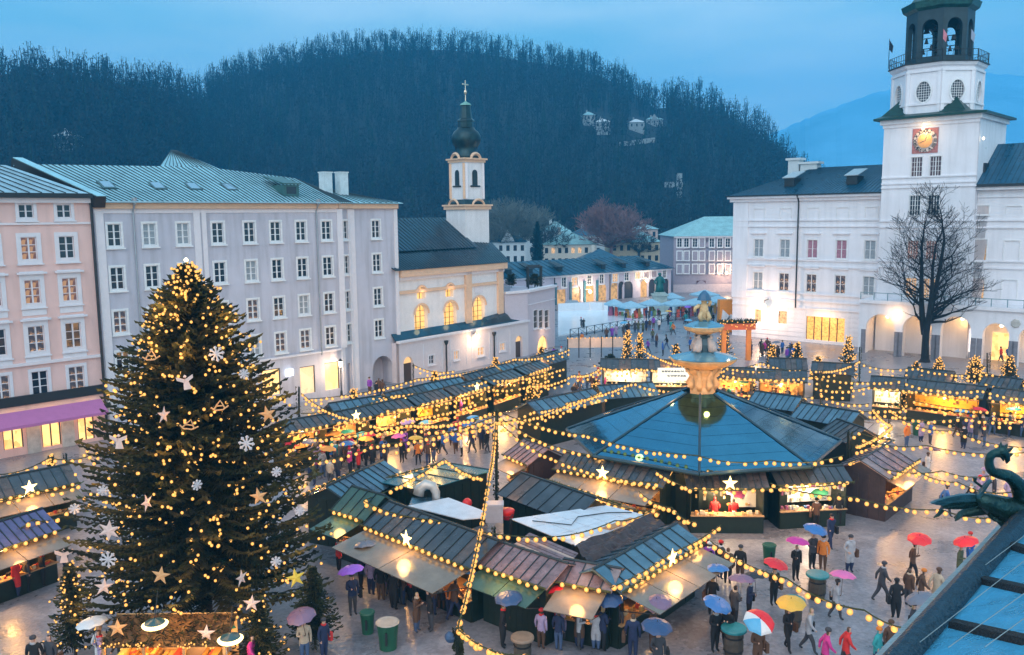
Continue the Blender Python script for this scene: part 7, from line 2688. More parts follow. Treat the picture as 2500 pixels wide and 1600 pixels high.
MB().box(-3.1, 3.1, .55, .62, 0, 3).build('back_wall', SHELFC, cb)
b = MB()
for k in range(60):
    x_ = rnd.uniform(-2.9, 2.9)
    s_ = rnd.uniform(.12, .35)
    b.box(x_, x_ + s_, rnd.uniform(-.9, .3), .4, .5, .5 + rnd.uniform(.2, 1.1), rnd.choice((0, 1, 3, 4, 5)))
b.build('crib_figures', GOODS, cb)['kind'] = 'stuff'
for x, y in ((378, 1520), (562, 1556)):
    p = D(x, y, co.y - 1.6)
    t = thing('disc_lamp', 'bright round flat lamp with a dark plate over the crib, ' + ('upper left one' if x < 400 else 'lower right one'), 'lamp', p)
    MB().lathe([(.05, .18), (.42, .03), (.44, 0), (.40, -.02)], 16).build('lamp_plate', M('lamp_plate_teal', (.03, .10, .12), .3), t)
    MB().lathe([(.46, -.03), (.56, -.08), (.50, -.16), (.2, -.17)], 16).build('lamp_ring', ME('ring_light', (1.0, .74, .32), 3.5), t)
    MB().tube([(0, 0, .15), (0, .5, 1.2)], .02, 4).build('cable', BLACKM, t)
    t.scale = (.8, .8, .8)
    lamp('disc_light', p - Vector((0, 0, .45)), 70, (1, .62, .22), .25)
lamp('crib_light', co + Vector((-1.5, -.6, 1.8)), 70, (1, .45, .1), .3)
lamp('crib_light', co + Vector((1.5, -.6, 1.8)), 70, (1, .45, .1), .3)
fn = thing('slatted_fence', 'low fence of pale upright slats behind the lower branches of the big tree', 'fence', G(590, 1500))
fd = (G(650, 1512) - G(530, 1455))
fo_ = G(530, 1455) - G(590, 1500)
for k in range(22):
    p = fo_ + fd * (k / 21)
    MB().box(-.03, .03, -.02, .02, 0, .95).build('slat', M('pale_slat', (.5, .42, .36), .7), fn, p)
MB().tube([fo_ + Vector((0, 0, .7)), fo_ + fd + Vector((0, 0, .7))], .03, 4).build('rail', WOOD, fn)

# ================================================================== the near roof and the dragon at the lower right
nr_ = thing('near_roof', 'near blue wet metal roof with dark slots and a thick edge roll', 'roof', Vector((0, 0, 0)))
ZR = 14.35
e0, e1 = G(2530, 1252, ZR), G(2215, 1620, ZR)
ed = (e0 - e1).normalized()
out_ = Vector((ed.y, -ed.x, 0))
if out_.x < 0:
    out_ = -out_
slope = (out_ * math.cos(R(24)) + Vector((0, 0, math.sin(R(24))))).normalized()
base = e1 - ed * 3
NRM = M('near_blue_metal', (.10, .46, .68), .32, .7, noise=.12, scale=6, bump=.3, bscale=60, rvar=.1)
Ltot = (e0 - e1).length + 5
k = 0
pw = .55
while k * pw < Ltot:
    a_ = base + ed * (k * pw)
    c_ = base + ed * ((k + 1) * pw - .006)
    MB().slab([a_, a_ + slope * 5, c_ + slope * 5, c_], -.03).build('metal_sheet', NRM, nr_)
    k += 1
nup = ed.cross(slope).normalized()
if nup.z < 0:
    nup = -nup
MB().tube([base + nup * .03, base + ed * Ltot + nup * .03], .10, 10).build('edge_roll', M('dark_lead', (.015, .05, .08), .45, .3, noise=.4, scale=20, bump=.8, bscale=40), nr_, smooth=True)
MB().slab([base - out_ * .1 - Vector((0, 0, .25)), base + ed * Ltot - out_ * .1 - Vector((0, 0, .25)), base + ed * Ltot - out_ * .26 - Vector((0, 0, .30)), base - out_ * .26 - Vector((0, 0, .30))][::-1], .12).build('stone_ledge', M('wet_ledge', (.22, .30, .32), .3, noise=.3, scale=4, bump=.3), nr_)


def on_roof(x, y):
    d = ray(x, y)
    c = Vector((0, 0, H))
    t = (base - c).dot(nup) / d.dot(nup)
    return c + d * t


for xa, ya, xb, yb_ in [(2477, 1344, 2520, 1358), (2408, 1430, 2520, 1456), (2336, 1538, 2520, 1582)]:
    MB().tube([on_roof(xa, ya) + nup * .015, on_roof(xb, yb_) + nup * .015], .055, 8).build('slot', M('slot_black', (.006, .008, .012), .6, noise=.5, scale=60, bump=.6, bscale=60), nr_)
b = MB()
for xa, ya, xb, yb_ in [(2260, 1605, 2520, 1395), (2330, 1620, 2520, 1480), (2420, 1620, 2520, 1545), (2340, 1470, 2520, 1330)]:
    b.tube([on_roof(xa, ya) + nup * .09, on_roof(xb, yb_) + nup * .09], .003, 4)
b.build('wires', M('pale_wire', (.25, .32, .34), .5), nr_)

BRZ = M('dark_green_bronze', (.015, .055, .055), .35, .55, noise=.5, scale=5, bump=.35, bscale=25, rvar=.1)
BRB = M('blue_bronze', (.04, .13, .16), .3, .5, noise=.4, scale=6, bump=.3, bscale=25)
dr_o = D(2470, 1260, 7.2)
dg = thing('dragon_gargoyle', 'dark green bronze dragon gargoyle with a long curved neck and spread wing', 'gargoyle', dr_o)


def dp(x, y, Y=7.2):
    return D(x, y, Y) - dr_o


b = MB()
neck = [(2560, 1262), (2505, 1240), (2492, 1205), (2482, 1180), (2462, 1163), (2440, 1157), (2422, 1150), (2415, 1135), (2416, 1118), (2426, 1108), (2440, 1106)]
rad_ = [.09, .075, .068, .062, .052, .045, .040, .037, .034, .034, .040]
pts_ = [dp(x, y, 7.2 - .015 * i) for i, (x, y) in enumerate(neck)]
# smooth the neck
sp, sr = [], []
for i in range(len(pts_) - 1):
    p0, p1, p2, p3 = pts_[max(i - 1, 0)], pts_[i], pts_[i + 1], pts_[min(i + 2, len(pts_) - 1)]
    for q in range(5):
        t = q / 5
        sp.append(.5 * ((2 * p1) + (p2 - p0) * t + (2 * p0 - 5 * p1 + 4 * p2 - p3) * t * t + (3 * p1 - p0 - 3 * p2 + p3) * t ** 3))
        sr.append(rad_[i] + (rad_[i + 1] - rad_[i]) * t)
b.tube(sp + [pts_[-1]], sr + [rad_[-1]], 12)
b.tube([dp(2432, 1106), dp(2446, 1100), dp(2456, 1112), dp(2460, 1124), dp(2457, 1132)], [.035, .05, .036, .022, .006], 9)
b.tube([dp(2440, 1108), dp(2448, 1118), dp(2450, 1126)], [.02, .016, .004], 6)
b.tube([dp(2560, 1275, 7.25), dp(2500, 1262, 7.2), dp(2440, 1240, 7.15), dp(2400, 1222, 7.1), dp(2385, 1212, 7.1)], [.16, .15, .11, .07, .04], 12)
b.tube([dp(2440, 1235), dp(2400, 1242), dp(2365, 1250), dp(2345, 1256), dp(2332, 1268)], [.09, .06, .045, .03, .02], 8)
b.tube([dp(2460, 1250), dp(2440, 1272), dp(2452, 1284), dp(2462, 1288)], [.07, .04, .03, .02], 8)
b.build('body', BRZ, dg, smooth=True)
b = MB()
for (x0_, y0_, x1_, y1_) in [(2438, 1104, 2444, 1080), (2446, 1100, 2460, 1084), (2452, 1104, 2474, 1092), (2456, 1112, 2474, 1108)]:
    b.tube([dp(x0_, y0_), dp((x0_ + x1_) / 2 + 2, (y0_ + y1_) / 2), dp(x1_, y1_)], [.024, .018, .004], 6)
b.build('head_crest', BRZ, dg, smooth=True)


def wing_feather(pa, pb, w_, mat, nm, Ya=7.15, Yb=6.95):
    a_, c_ = dp(*pa, Ya), dp(*pb, Yb)
    d_ = c_ - a_
    up_ = Vector((0, 0, 1))
    b = MB()
    prof_ = [(0, .35), (.2, .9), (.45, 1.), (.7, .7), (.9, .3), (1, .02)]
    top_ = [a_ + d_ * f + up_ * (w_ * g) for f, g in prof_]
    bot_ = [a_ + d_ * f - up_ * (w_ * g) for f, g in prof_]
    for s_ in (-.018, .018):
        o_ = Vector((0, s_, 0))
        for i in range(5):
            q = [bot_[i] + o_, bot_[i + 1] + o_, top_[i + 1] + o_, top_[i] + o_]
            b.face(q if s_ < 0 else q[::-1])
    for i in range(5):
        b.face([top_[i] - Vector((0, .018, 0)), top_[i + 1] - Vector((0, .018, 0)), top_[i + 1] + Vector((0, .018, 0)), top_[i] + Vector((0, .018, 0))])
    b.tube([a_ + up_ * .0 - Vector((0, .02, 0)), c_ - Vector((0, .02, 0))], [.02, .004], 5)
    return b.build(nm, mat, dg)


wing_feather((2400, 1218), (2272, 1228), .055, BRB, 'wing')
wing_feather((2395, 1226), (2300, 1240), .035, BRZ, 'wing')
wing_feather((2385, 1214), (2418, 1172), .03, BRB, 'wing', 7.1, 7.0)
b = MB()
b.tube([dp(2396, 1188, 7.05), dp(2388, 1182, 7.05), dp(2380, 1176, 7.05), dp(2380, 1166, 7.05)], [.012, .011, .012, .018], 6)
b.build('spur', BRZ, dg)
for (pa, pb, pc) in [((2345, 1256), (2338, 1264), (2332, 1272)), ((2300, 1246), (2290, 1258), (2280, 1264)), ((2440, 1272), (2452, 1282), (2462, 1290)), ((2415, 1256), (2430, 1270), (2446, 1276))]:
    MB().tube([dp(*pa, 7.1), dp(*pb, 7.08), dp(*pc, 7.06)], [.022, .016, .006], 6).build('claw', BRZ, dg)

# ================================================================== people, umbrellas, bins
CLOTH = {n: M('cloth_' + n.replace(' ', '_'), c, .85, noise=.15, scale=8) for n, c in {
    'black': (.012, .012, .015), 'navy': (.02, .03, .08), 'charcoal': (.05, .05, .06), 'brown': (.10, .05, .03), 'red': (.60, .03, .03), 'orange': (.70, .20, .03), 'lilac': (.36, .28, .45), 'beige': (.50, .38, .28),
    'blue': (.03, .12, .40), 'silver': (.38, .38, .42), 'olive': (.09, .10, .05), 'magenta': (.55, .04, .25), 'white': (.7, .68, .68), 'teal': (.03, .28, .30), 'purple': (.22, .05, .40), 'jeans': (.06, .10, .20)}.items()}
SKIN = M('skin', (.55, .32, .24), .6, noise=.05)
HAIRS = [M('hair_dark', (.02, .012, .01), .7), M('hair_brown', (.09, .05, .03), .7), M('hair_blond', (.35, .24, .12), .7)]
SHOE = M('shoe_dark', (.015, .012, .012), .5)


def body_mesh(name, arms, legs, lean=0., longcoat=False, hood=False, wide=1.):
    """one continuous figure grown from a jointed skeleton, facing -Y"""
    V_ = [(0, 0, .96), (0, -.01 - lean * .3, 1.2), (0, -.02 - lean * .7, 1.42), (0, -.03 - lean, 1.54), (0, -.045 - lean * 1.05, 1.62), (0, -.04 - lean * 1.1, 1.70), (0, -.03 - lean * 1.1, 1.77)]
    Rr = [.165 * wide, .155 * wide, .165 * wide, .062, .082, .098, .05]
    E_ = [(0, 1), (1, 2), (2, 3), (3, 4), (4, 5), (5, 6)]
    for s, (ex, ey, ez, wx, wy, wz) in zip((-1, 1), arms):
        i = len(V_)
        V_ += [(s * .19, -.02 - lean * .7, 1.44), (s * ex, ey - lean * .6, ez), (s * wx, wy - lean * .6, wz), (s * (wx + (wx - ex) * .28), wy + (wy - ey) * .28 - lean * .6, wz + (wz - ez) * .28)]
        Rr += [.082, .060, .042, .045]
        E_ += [(2, i), (i, i + 1), (i + 1, i + 2), (i + 2, i + 3)]
    for s, (ky, ay, kz) in zip((-1, 1), legs):
        i = len(V_)
        V_ += [(s * .095, 0, .86), (s * .10, ky, kz), (s * .10, ay, .11), (s * .115, ay - .13, .045)]
        Rr += [.12 if not longcoat else .15, .085 if not longcoat else .12, .05, .04]
        E_ += [(0, i), (i, i + 1), (i + 1, i + 2), (i + 2, i + 3)]
    me = bpy.data.meshes.new(name)
    me.from_pydata(V_, E_, [])
    o = bpy.data.objects.new('tmp_body', me)
    col.objects.link(o)
    md = o.modifiers.new('s', 'SKIN')
    for k, r in enumerate(Rr):
        me.skin_vertices[0].data[k].radius = (r, r * (.78 if k in (0, 1, 2) else 1))
    me.skin_vertices[0].data[0].use_root = True
    sb = o.modifiers.new('d', 'SUBSURF')
    sb.levels = 1
    sb.render_levels = 1
    dg_ = bpy.context.evaluated_depsgraph_get()
    out = bpy.data.meshes.new_from_object(o.evaluated_get(dg_))
    bpy.data.objects.remove(o)
    out.name = name
    out.materials.clear()
    for m in (CLOTH['black'], CLOTH['jeans'], SKIN, HAIRS[0], SHOE):
        out.materials.append(m)
    hands = [V_[10], V_[14]]
    hx, hy, hz_ = V_[5]
    for p in out.polygons:
        c = p.center
        k = 0
        if c.z < .09:
            k = 4
        elif c.z < (.48 if longcoat else .84) and abs(c.x) < .3:
            k = 1
        if c.z > 1.555 and abs(c.x) < .14:
            k = 3 if (c.z > hz_ + .035 or c.y > hy + .015) else 2
            if hood and k == 3:
                k = 0
        if any((Vector(h) - c).length < .065 for h in hands):
            k = 2
        p.material_index = k
        p.use_smooth = True
    return out


hang = (.25, .03, 1.16, .24, -.04, .92)
hang2 = (.27, .0, 1.18, .27, -.08, .95)
hold = (.25, -.02, 1.18, .12, -.24, 1.22)      # forearm forward, holding
cup = (.24, -.03, 1.17, .08, -.26, 1.30)
pock = (.28, .05, 1.18, .17, -.08, 1.02)
POSES = {
    'stand': body_mesh('figure_standing', (hang, hang2), ((-.01, .02, .50), (.0, .01, .50))),
    'pocket': body_mesh('figure_hands_in_pockets', (pock, pock), ((.0, .03, .50), (-.02, .0, .50)), longcoat=True, wide=1.08),
    'walk': body_mesh('figure_walking', ((.25, -.12, 1.18, .22, -.28, 1.02), (.25, .16, 1.18, .24, .18, .95)), ((-.20, -.28, .52), (.08, .34, .50)), lean=.05),
    'hold': body_mesh('figure_holding', (hold, hang), ((-.01, .02, .50), (.0, .01, .50)), wide=1.05),
    'cup': body_mesh('figure_drinking', (cup, cup), ((-.02, .02, .50), (.0, .0, .50)), longcoat=True),
    'hood': body_mesh('figure_hooded', (pock, hang2), ((-.02, .02, .50), (.03, .04, .50)), hood=True, wide=1.12, lean=.03),
    'walkhold': body_mesh('figure_walking_holding', (hold, (.25, .12, 1.18, .24, .14, .95)), ((-.16, -.22, .52), (.06, .26, .50)), lean=.03),
}
pr_ = random.Random(99)
hat_me = MB().lathe([(.112, 0), (.118, .05), (.10, .09), (.06, .118), (.001, .125)], 10).mesh('hat', CLOTH['red'], True)
scarf_me = MB().lathe([(.085, 0), (.115, .03), (.11, .07), (.07, .09)], 9).mesh('scarf', CLOTH['red'], True)
bag_me = MB().box(-.06, .06, -.16, .16, -.2, .16).mesh('bag', CLOTH['brown'])
NP = [0]


def setm(o, i, m):
    o.material_slots[i].link = 'OBJECT'
    o.material_slots[i].material = m


def person(pos, pose, coat, pants, face, label, hat=None, scarf=None, bag=None, hair=0, s=1., group='people in the market'):
    o = thing('person', label, 'person', pos, face, group, data=POSES[pose])
    setm(o, 0, CLOTH[coat])
    setm(o, 1, CLOTH[pants])
    setm(o, 3, HAIRS[hair])
    o.scale = (s, s, s)
    ly = {'walk': -.05, 'hood': -.03, 'walkhold': -.03}.get(pose, 0)
    if hat:
        h_ = ob('hat', hat_me, o, (0, -.03 + ly * 1.1, 1.70))
        setm(h_, 0, CLOTH[hat])
    if scarf:
        h_ = ob('scarf', scarf_me, o, (0, -.03 + ly, 1.49))
        setm(h_, 0, CLOTH[scarf])
    if bag:
        h_ = ob('bag', bag_me, o, (.33, .02, .92))
        setm(h_, 0, CLOTH[bag])
    NP[0] += 1
    return o


def umb_meshes():
    R_, n = .56, 8
    rings = [(0, .20), (.20, .185), (.38, .12), (.50, .05), (.56, -.02)]
    gores = []
    for g in range(n):
        b = MB()
        for i in range(len(rings) - 1):
            for h in range(2):
                a0, a1 = 2 * math.pi * (g + h / 2) / n, 2 * math.pi * (g + (h + 1) / 2) / n
                k0 = lambda r, a, z, hh: (r * (1 - (.06 if hh else 0)) * math.cos(a), r * (1 - (.06 if hh else 0)) * math.sin(a), z + (.035 * r / R_ if hh else 0))
                m0, m1 = (h == 1), (h == 0)
                r0, z0 = rings[i]
                r1, z1 = rings[i + 1]
                p = [k0(r1, a0, z1, m0), k0(r1, a1, z1, m1), k0(r0, a1, z0, m1), k0(r0, a0, z0, m0)]
                b.face(p if r0 else p[:3])
        gores.append(b)
    sh_ = MB().tube([(0, 0, -.75), (0, 0, .27)], .011, 5)
    ribs = MB()
    for g in range(n):
        a = 2 * math.pi * g / n
        ribs.tube([(0, 0, .19), (.3 * math.cos(a), .3 * math.sin(a), .145), (.56 * math.cos(a), .56 * math.sin(a), -.025)], .006, 3)
    hd = MB().tube([(0, 0, -.75), (0, 0, -.82), (.03, 0, -.86), (.06, 0, -.83)], .016, 5)
    return gores, sh_.mesh('shaft', BLACKM), ribs.mesh('ribs', BLACKM), hd.mesh('handle', CLOTH['brown'])


UG, USH, URB, UHD = umb_meshes()
UM = {n: M('umbrella_' + n.replace(' ', '_'), c, .45, noise=.06) for n, c in {
    'black': (.02, .02, .03), 'navy blue': (.03, .07, .17), 'blue': (.04, .16, .42), 'red': (.72, .02, .03), 'magenta': (.60, .03, .28), 'pink': (.78, .15, .38), 'purple': (.28, .10, .60), 'teal': (.03, .36, .40), 'orange': (.80, .30, .05),
    'yellow': (.75, .42, .05), 'mauve': (.20, .12, .20), 'white': (.66, .66, .68), 'green': (.06, .38, .22), 'grey': (.16, .17, .22), 'lilac': (.42, .26, .5), 'sky blue': (.10, .38, .62)}.items()}
UC = {}


def umbrella(per, color, label, pattern=None, tilt=None):
    key = (color, pattern)
    if key not in UC:
        parts = []
        groups = {}
        for g in range(8):
            c = color if not pattern else pattern[g % len(pattern)]
            groups.setdefault(c, MB())
            mb_ = groups[c]
            mb_.poly(UG[g].v, UG[g].f)
        UC[key] = [(MB_.mesh('canopy', UM[c], True), c) for c, MB_ in groups.items()]
    rz = per.rotation_euler.z
    s = per.scale.x
    off = Vector((-.10 if True else 0, -.24, 0)) * s
    c_, s_ = math.cos(rz), math.sin(rz)
    p = per.location + Vector((off.x * c_ - off.y * s_, off.x * s_ + off.y * c_, 2.02 * s))
    o = thing('umbrella', label, 'umbrella', p, pr_.uniform(0, 6.28), 'umbrellas held over the shoppers')
    t_ = tilt or (pr_.uniform(-.14, .14), pr_.uniform(-.14, .14))
    o.rotation_euler = (t_[0], t_[1], o.rotation_euler.z)
    o.scale = (s, s, s)
    for me, c in UC[key]:
        cc = ob('canopy', me, o)
    ob('ribs', URB, o)
    ob('shaft', USH, o)
    ob('handle', UHD, o)
    return o


USED = set()


def uniq(lb):
    if lb in USED:
        for ex in (' at the near side', ' at the far side', ' to the left', ' to the right', ' in the middle'):
            if lb + ex not in USED:
                lb = lb + ex
                break
    USED.add(lb)
    return lb


HANDMADE = [
    # x, y of the feet, pose, coat, trousers, facing (0 = towards the camera), umbrella, label
    (1018, 1543, 'cup', 'brown', 'jeans', 1.2, None, 'person in brown hooded coat and blue jeans facing a companion before the golden awning'),
    (1052, 1541, 'hood', 'black', 'charcoal', -1.3, None, 'person in black coat and grey trousers facing the one in jeans'),
    (935, 1458, 'pocket', 'lilac', 'beige', 2.8, None, 'tall person in lilac grey coat at the counter of the golden awning stall'),
    (962, 1490, 'pocket', 'black', 'black', 2.6, None, 'person in long black coat behind the tall lilac coated one'),
    (1098, 1506, 'stand', 'orange', 'navy', 2.5, None, 'person in dull orange coat and dark trousers at the end of the golden awnings'),
    (1150, 1500, 'hood', 'orange', 'navy', .6, 'blue', 'person in bright orange hooded jacket by the falling string of lights'),
    (828, 1398, 'stand', 'red', 'black', 2.2, None, 'person in red coat walking behind the big tree'),
    (882, 1440, 'hold', 'navy', 'black', 2.0, 'grey', 'person in navy coat under a dark grey umbrella left of the golden awnings'),
    (862, 1502, 'hold', 'navy', 'charcoal', .5, 'purple', 'person in navy coat under the violet umbrella beside the unlit fir'),
    (745, 1622, 'hold', 'beige', 'jeans', .4, 'mauve', 'person in pale coat under a mauve umbrella between the crib and the bins'),
    (792, 1612, 'stand', 'navy', 'navy', 1.0, None, 'person in navy coat with a red bag beside the mauve umbrella'),
    (42, 1458, 'cup', 'red', 'navy', 2.7, None, 'shopper in bright red jacket at the left edge stall'),
    (68, 1446, 'stand', 'charcoal', 'black', 2.6, None, 'shopper in dark grey coat right of the red jacket'),
    (106, 1432, 'pocket', 'black', 'black', 2.4, None, 'tall person in long black coat alone by the left edge stall'),
    (134, 1395, 'stand', 'black', 'charcoal', 2.0, None, 'person in black jacket at the corner of the left edge stall'),
    (160, 1400, 'walk', 'olive', 'navy', 1.0, None, 'person in olive coat walking between the left stall and the big tree'),
    (90, 1668, 'stand', 'black', 'black', .3, None, 'dark coated person at the bottom edge, left of a pair'),
    (130, 1662, 'stand', 'charcoal', 'black', -.3, None, 'dark coated person at the bottom edge, right of a pair'),
    (1228, 1582, 'pocket', 'black', 'black', 1.6, 'navy blue', 'person in long black coat under a navy umbrella right of the bottom pole'),
    (1310, 1555, 'walkhold', 'brown', 'black', 1.7, 'orange', 'person in brown coat under a tilted orange red umbrella'),
    (1352, 1560, 'walkhold', 'red', 'black', 1.5, 'red', 'person in red coat under a red umbrella before the corner stall'),
    (1415, 1585, 'hold', 'silver', 'charcoal', 1.2, 'white', 'person in pale coat under a whitish umbrella before the corner stall'),
    (1470, 1590, 'hold', 'navy', 'black', 2.2, 'navy blue', 'person in navy coat under a navy umbrella before the corner stall'),
    (1545, 1612, 'stand', 'navy', 'navy', 2.9, None, 'tall broad man in navy coat with his back to the camera'),
    (1592, 1590, 'hold', 'brown', 'brown', 1.0, 'mauve', 'person in brown coat under a mauve umbrella right of the tall navy man'),
    (1606, 1655, 'hold', 'charcoal', 'black', 0, 'navy blue', 'person at the bottom edge under a dark blue umbrella'),
    (1738, 1505, 'hold', 'black', 'black', 2.7, 'blue', 'person in black coat under a blue and violet umbrella beside the awning boards'),
    (1792, 1530, 'hold', 'charcoal', 'black', 2.0, 'mauve', 'person in dark grey coat under a mauve umbrella beside the blue one'),
    (1828, 1512, 'hold', 'navy', 'black', 1.0, 'black', 'person in navy coat under a small black umbrella'),
    (1745, 1592, 'hold', 'black', 'black', .4, 'blue', 'person in black jacket under a plain blue umbrella, left of the barrel table'),
    (1775, 1588, 'cup', 'black', 'charcoal', -.5, None, 'person in black jacket sharing the plain blue umbrella'),
    (1848, 1640, 'hold', 'brown', 'brown', .2, 'PAT', 'person in brown coat under the red, white and blue umbrella'),
    (1776, 1428, 'stand', 'brown', 'black', 2.8, None, 'person in belted brown coat standing at the end of the awning boards'),
    (1806, 1425, 'stand', 'black', 'brown', 2.6, None, 'person in black coat beside the belted brown coat'),
    (1942, 1418, 'hold', 'black', 'black', .2, 'magenta', 'person in black coat under a magenta umbrella near the green bin'),
    (1982, 1392, 'hold', 'charcoal', 'black', .4, 'blue', 'person in dark grey coat under a blue umbrella right of the magenta one'),
    (2008, 1396, 'stand', 'orange', 'brown', -.6, None, 'person in ochre coat sharing the blue umbrella'),
    (2026, 1336, 'walk', 'navy', 'navy', .2, None, 'man in navy jacket walking away from the white textile stall'),
    (1992, 1292, 'hold', 'brown', 'black', 2.9, 'green', 'person in brown coat under a green umbrella at the white textile stall'),
    (2046, 1284, 'stand', 'black', 'black', 3.0, None, 'person in black coat at the right end of the white textile stall'),
    (2073, 1398, 'pocket', 'silver', 'navy', .3, None, 'person in pale blue grey coat standing alone on the open square'),
    (2226, 1412, 'walkhold', 'brown', 'black', 1.2, 'red', 'person in brown coat under a red umbrella alone on the open square'),
    (2340, 1420, 'hold', 'olive', 'black', .8, 'red', 'person under a red umbrella close to the near roof edge'),
    (2366, 1384, 'pocket', 'blue', 'navy', -1.6, None, 'man in blue coat and dark red cap next to the near roof edge'),
    (2186, 1512, 'pocket', 'black', 'black', 3.0, None, 'stout man in black coat with his back to the camera on the open square'),
    (2150, 1470, 'walk', 'charcoal', 'charcoal', 1.5, None, 'person in dark grey coat walking left of the stout man'),
    (2216, 1482, 'stand', 'brown', 'charcoal', 2.0, None, 'person in brown coat just right of the stout man'),
    (2246, 1488, 'walk', 'brown', 'beige', 1.2, None, 'person in brown jacket and beige trousers with orange hat'),
    (2284, 1490, 'walk', 'beige', 'beige', 1.9, None, 'person in beige coat walking nearest the near roof'),
    (2224, 1580, 'hold', 'charcoal', 'black', 1.0, 'grey', 'person under a grey umbrella beside the ledge of the near roof'),
    (2138, 1640, 'hood', 'teal', 'navy', .8, None, 'person in turquoise jacket with orange hat at the bottom edge'),
    (2170, 1622, 'stand', 'brown', 'black', .2, None, 'long haired person in dark brown coat beside the turquoise jacket'),
    (2012, 1650, 'walk', 'magenta', 'charcoal', 1.4, None, 'person in crimson coat at the bottom edge, left of two'),
    (2062, 1640, 'walk', 'red', 'charcoal', 1.4, None, 'person in red coat at the bottom edge, right of two'),
    (1922, 1588, 'walkhold', 'black', 'black', .4, 'yellow', 'person in black coat under an amber umbrella by the barrel table'),
    (1888, 1478, 'hold', 'black', 'black', .3, 'red', 'person in long black coat under a small red umbrella left of the barrel tables'),
    (1972, 1592, 'walk', 'silver', 'charcoal', 1.0, None, 'person in grey jacket right of the amber umbrella'),
    (2038, 1512, 'walkhold', 'silver', 'charcoal', 1.4, 'pink', 'person in grey coat under a bright pink tilted umbrella'),
    (1790, 1292, 'hold', 'red', 'brown', 3.0, 'pink', 'person in red hood under a magenta pink umbrella at the bright ring stall'),
    (1744, 1288, 'hood', 'red', 'black', 3.1, None, 'person in red hood at the counter of the bright ring stall'),
    (2205, 1178, 'stand', 'red', 'charcoal', 1.2, None, 'person with red hair near the plank hut'),
    (2262, 1170, 'hold', 'white', 'charcoal', 1.5, 'mauve', 'person pushing along under a big brown violet umbrella right of the plank hut'),
    (2305, 1262, 'walk', 'blue', 'navy', 1.4, None, 'person in blue jacket behind the dragon wing'),
]
UMBL = {'PAT': 'large umbrella in red, white and sky blue panels'}
for (x, y, pose, coat, pants, face, um, lb) in HANDMADE:
    hat = 'orange' if 'orange hat' in lb else ('red' if ('cap' in lb or 'red hair' in lb) else (pr_.choice(('black', 'charcoal', None, None, 'brown'))))
    USED.add(lb)
    o = person(G(x, y), pose, coat, pants, face, lb, hat=hat if pose != 'hood' or 'hat' in lb else None, scarf=pr_.choice((None, None, 'red', 'beige', 'silver')), bag=('red' if 'red bag' in lb else pr_.choice((None, None, 'brown', 'black'))), hair=pr_.randrange(3), s=pr_.uniform(.96, 1.06))
    if um:
        if um == 'PAT':
            u = umbrella(o, 'red', 'large umbrella in red, white and sky blue panels at the bottom right', ('red', 'red', 'red', 'white', 'sky blue', 'sky blue', 'white', 'red'), tilt=(.5, .1))
        else:
            where = ('over the person in ' + coat + ' coat ' + lb.split(' umbrella', 1)[1].strip()) if ' umbrella ' in lb else 'over the person in ' + coat + ' coat'
            where = where.replace(' above the amber umbrella', '')
            u = umbrella(o, um, uniq(f'{um} umbrella {where or "held by the person in " + coat}'), tilt=(pr_.uniform(-.3, .3), pr_.uniform(-.25, .25)))

COATN = ['black', 'black', 'black', 'black', 'navy', 'navy', 'brown', 'charcoal', 'charcoal', 'charcoal', 'brown', 'olive', 'red', 'beige', 'blue', 'silver', 'purple', 'magenta', 'orange', 'white', 'teal', 'lilac']
PANT = ['black', 'charcoal', 'jeans', 'navy', 'brown']
HATN = [None, None, 'black', 'red', 'white', 'beige', 'blue', 'brown', 'charcoal']
UMN = list(UM)
REG = [  # px corners of a patch of ground, number, share of umbrellas, where, facing
    ([(705, 1150), (900, 1100), (960, 1135), (760, 1200)], 34, .45, 'right of the big tree', None),
    ([(960, 1090), (1190, 1065), (1195, 1110), (985, 1150)], 28, .5, 'behind the near block', None),
    ([(770, 1085), (1130, 1010), (1150, 1030), (800, 1105)], 24, .3, 'along the long row', 2.6),
    ([(1290, 1500), (1480, 1500), (1560, 1590), (1310, 1590)], 22, .15, 'before the corner stall', 2.8),
    ([(1540, 1490), (1740, 1385), (1765, 1420), (1580, 1520)], 18, .05, 'by the four awning boards', 2.4),
    ([(905, 1440), (1120, 1500), (1105, 1520), (890, 1462)], 14, 0, 'at the golden awnings', 2.7),
    ([(1828, 858), (1965, 868), (1960, 890), (1825, 878)], 16, .05, 'under the palace wall lamp', None),
    ([(1395, 945), (1505, 925), (1520, 975), (1400, 990)], 16, .1, 'near the white fronted stalls', None),
    ([(1395, 838), (1560, 806), (1690, 785), (1700, 800), (1410, 855)], 16, .15, 'along the rink fence', 3.0),
    ([(1400, 800), (1600, 775), (1620, 785), (1420, 815)], 6, 0, 'skating on the ice rink', None),
    ([(2205, 1075), (2490, 1050), (2500, 1085), (2215, 1110)], 14, .3, 'before the long yellow stall', None),
    ([(2330, 1225), (2490, 1215), (2500, 1245), (2340, 1255)], 6, .2, 'behind the dragon', None),
    ([(2422, 872), (2462, 876), (2462, 888), (2424, 884)], 5, 0, 'at the lit arcade entrance', None),
    ([(1740, 985), (1960, 990), (1975, 1005), (1760, 1000)], 12, .1, 'at the orange food stalls', None),
    ([(1540, 840), (1680, 800), (1690, 860), (1560, 885)], 9, .3, 'crossing toward the rink', None),
    ([(1640, 770), (1770, 790), (1760, 815), (1660, 790)], 5, .1, 'by the far market umbrellas', None),
    ([(890, 958), (925, 955), (940, 980), (900, 985)], 4, 0, 'at the big archway', None),
    ([(240, 1625), (620, 1630), (620, 1660), (240, 1655)], 8, .25, 'at the crib', None),
    ([(1320, 880), (1370, 872), (1375, 890), (1325, 900)], 5, 0, 'at the terrace block', None),
]
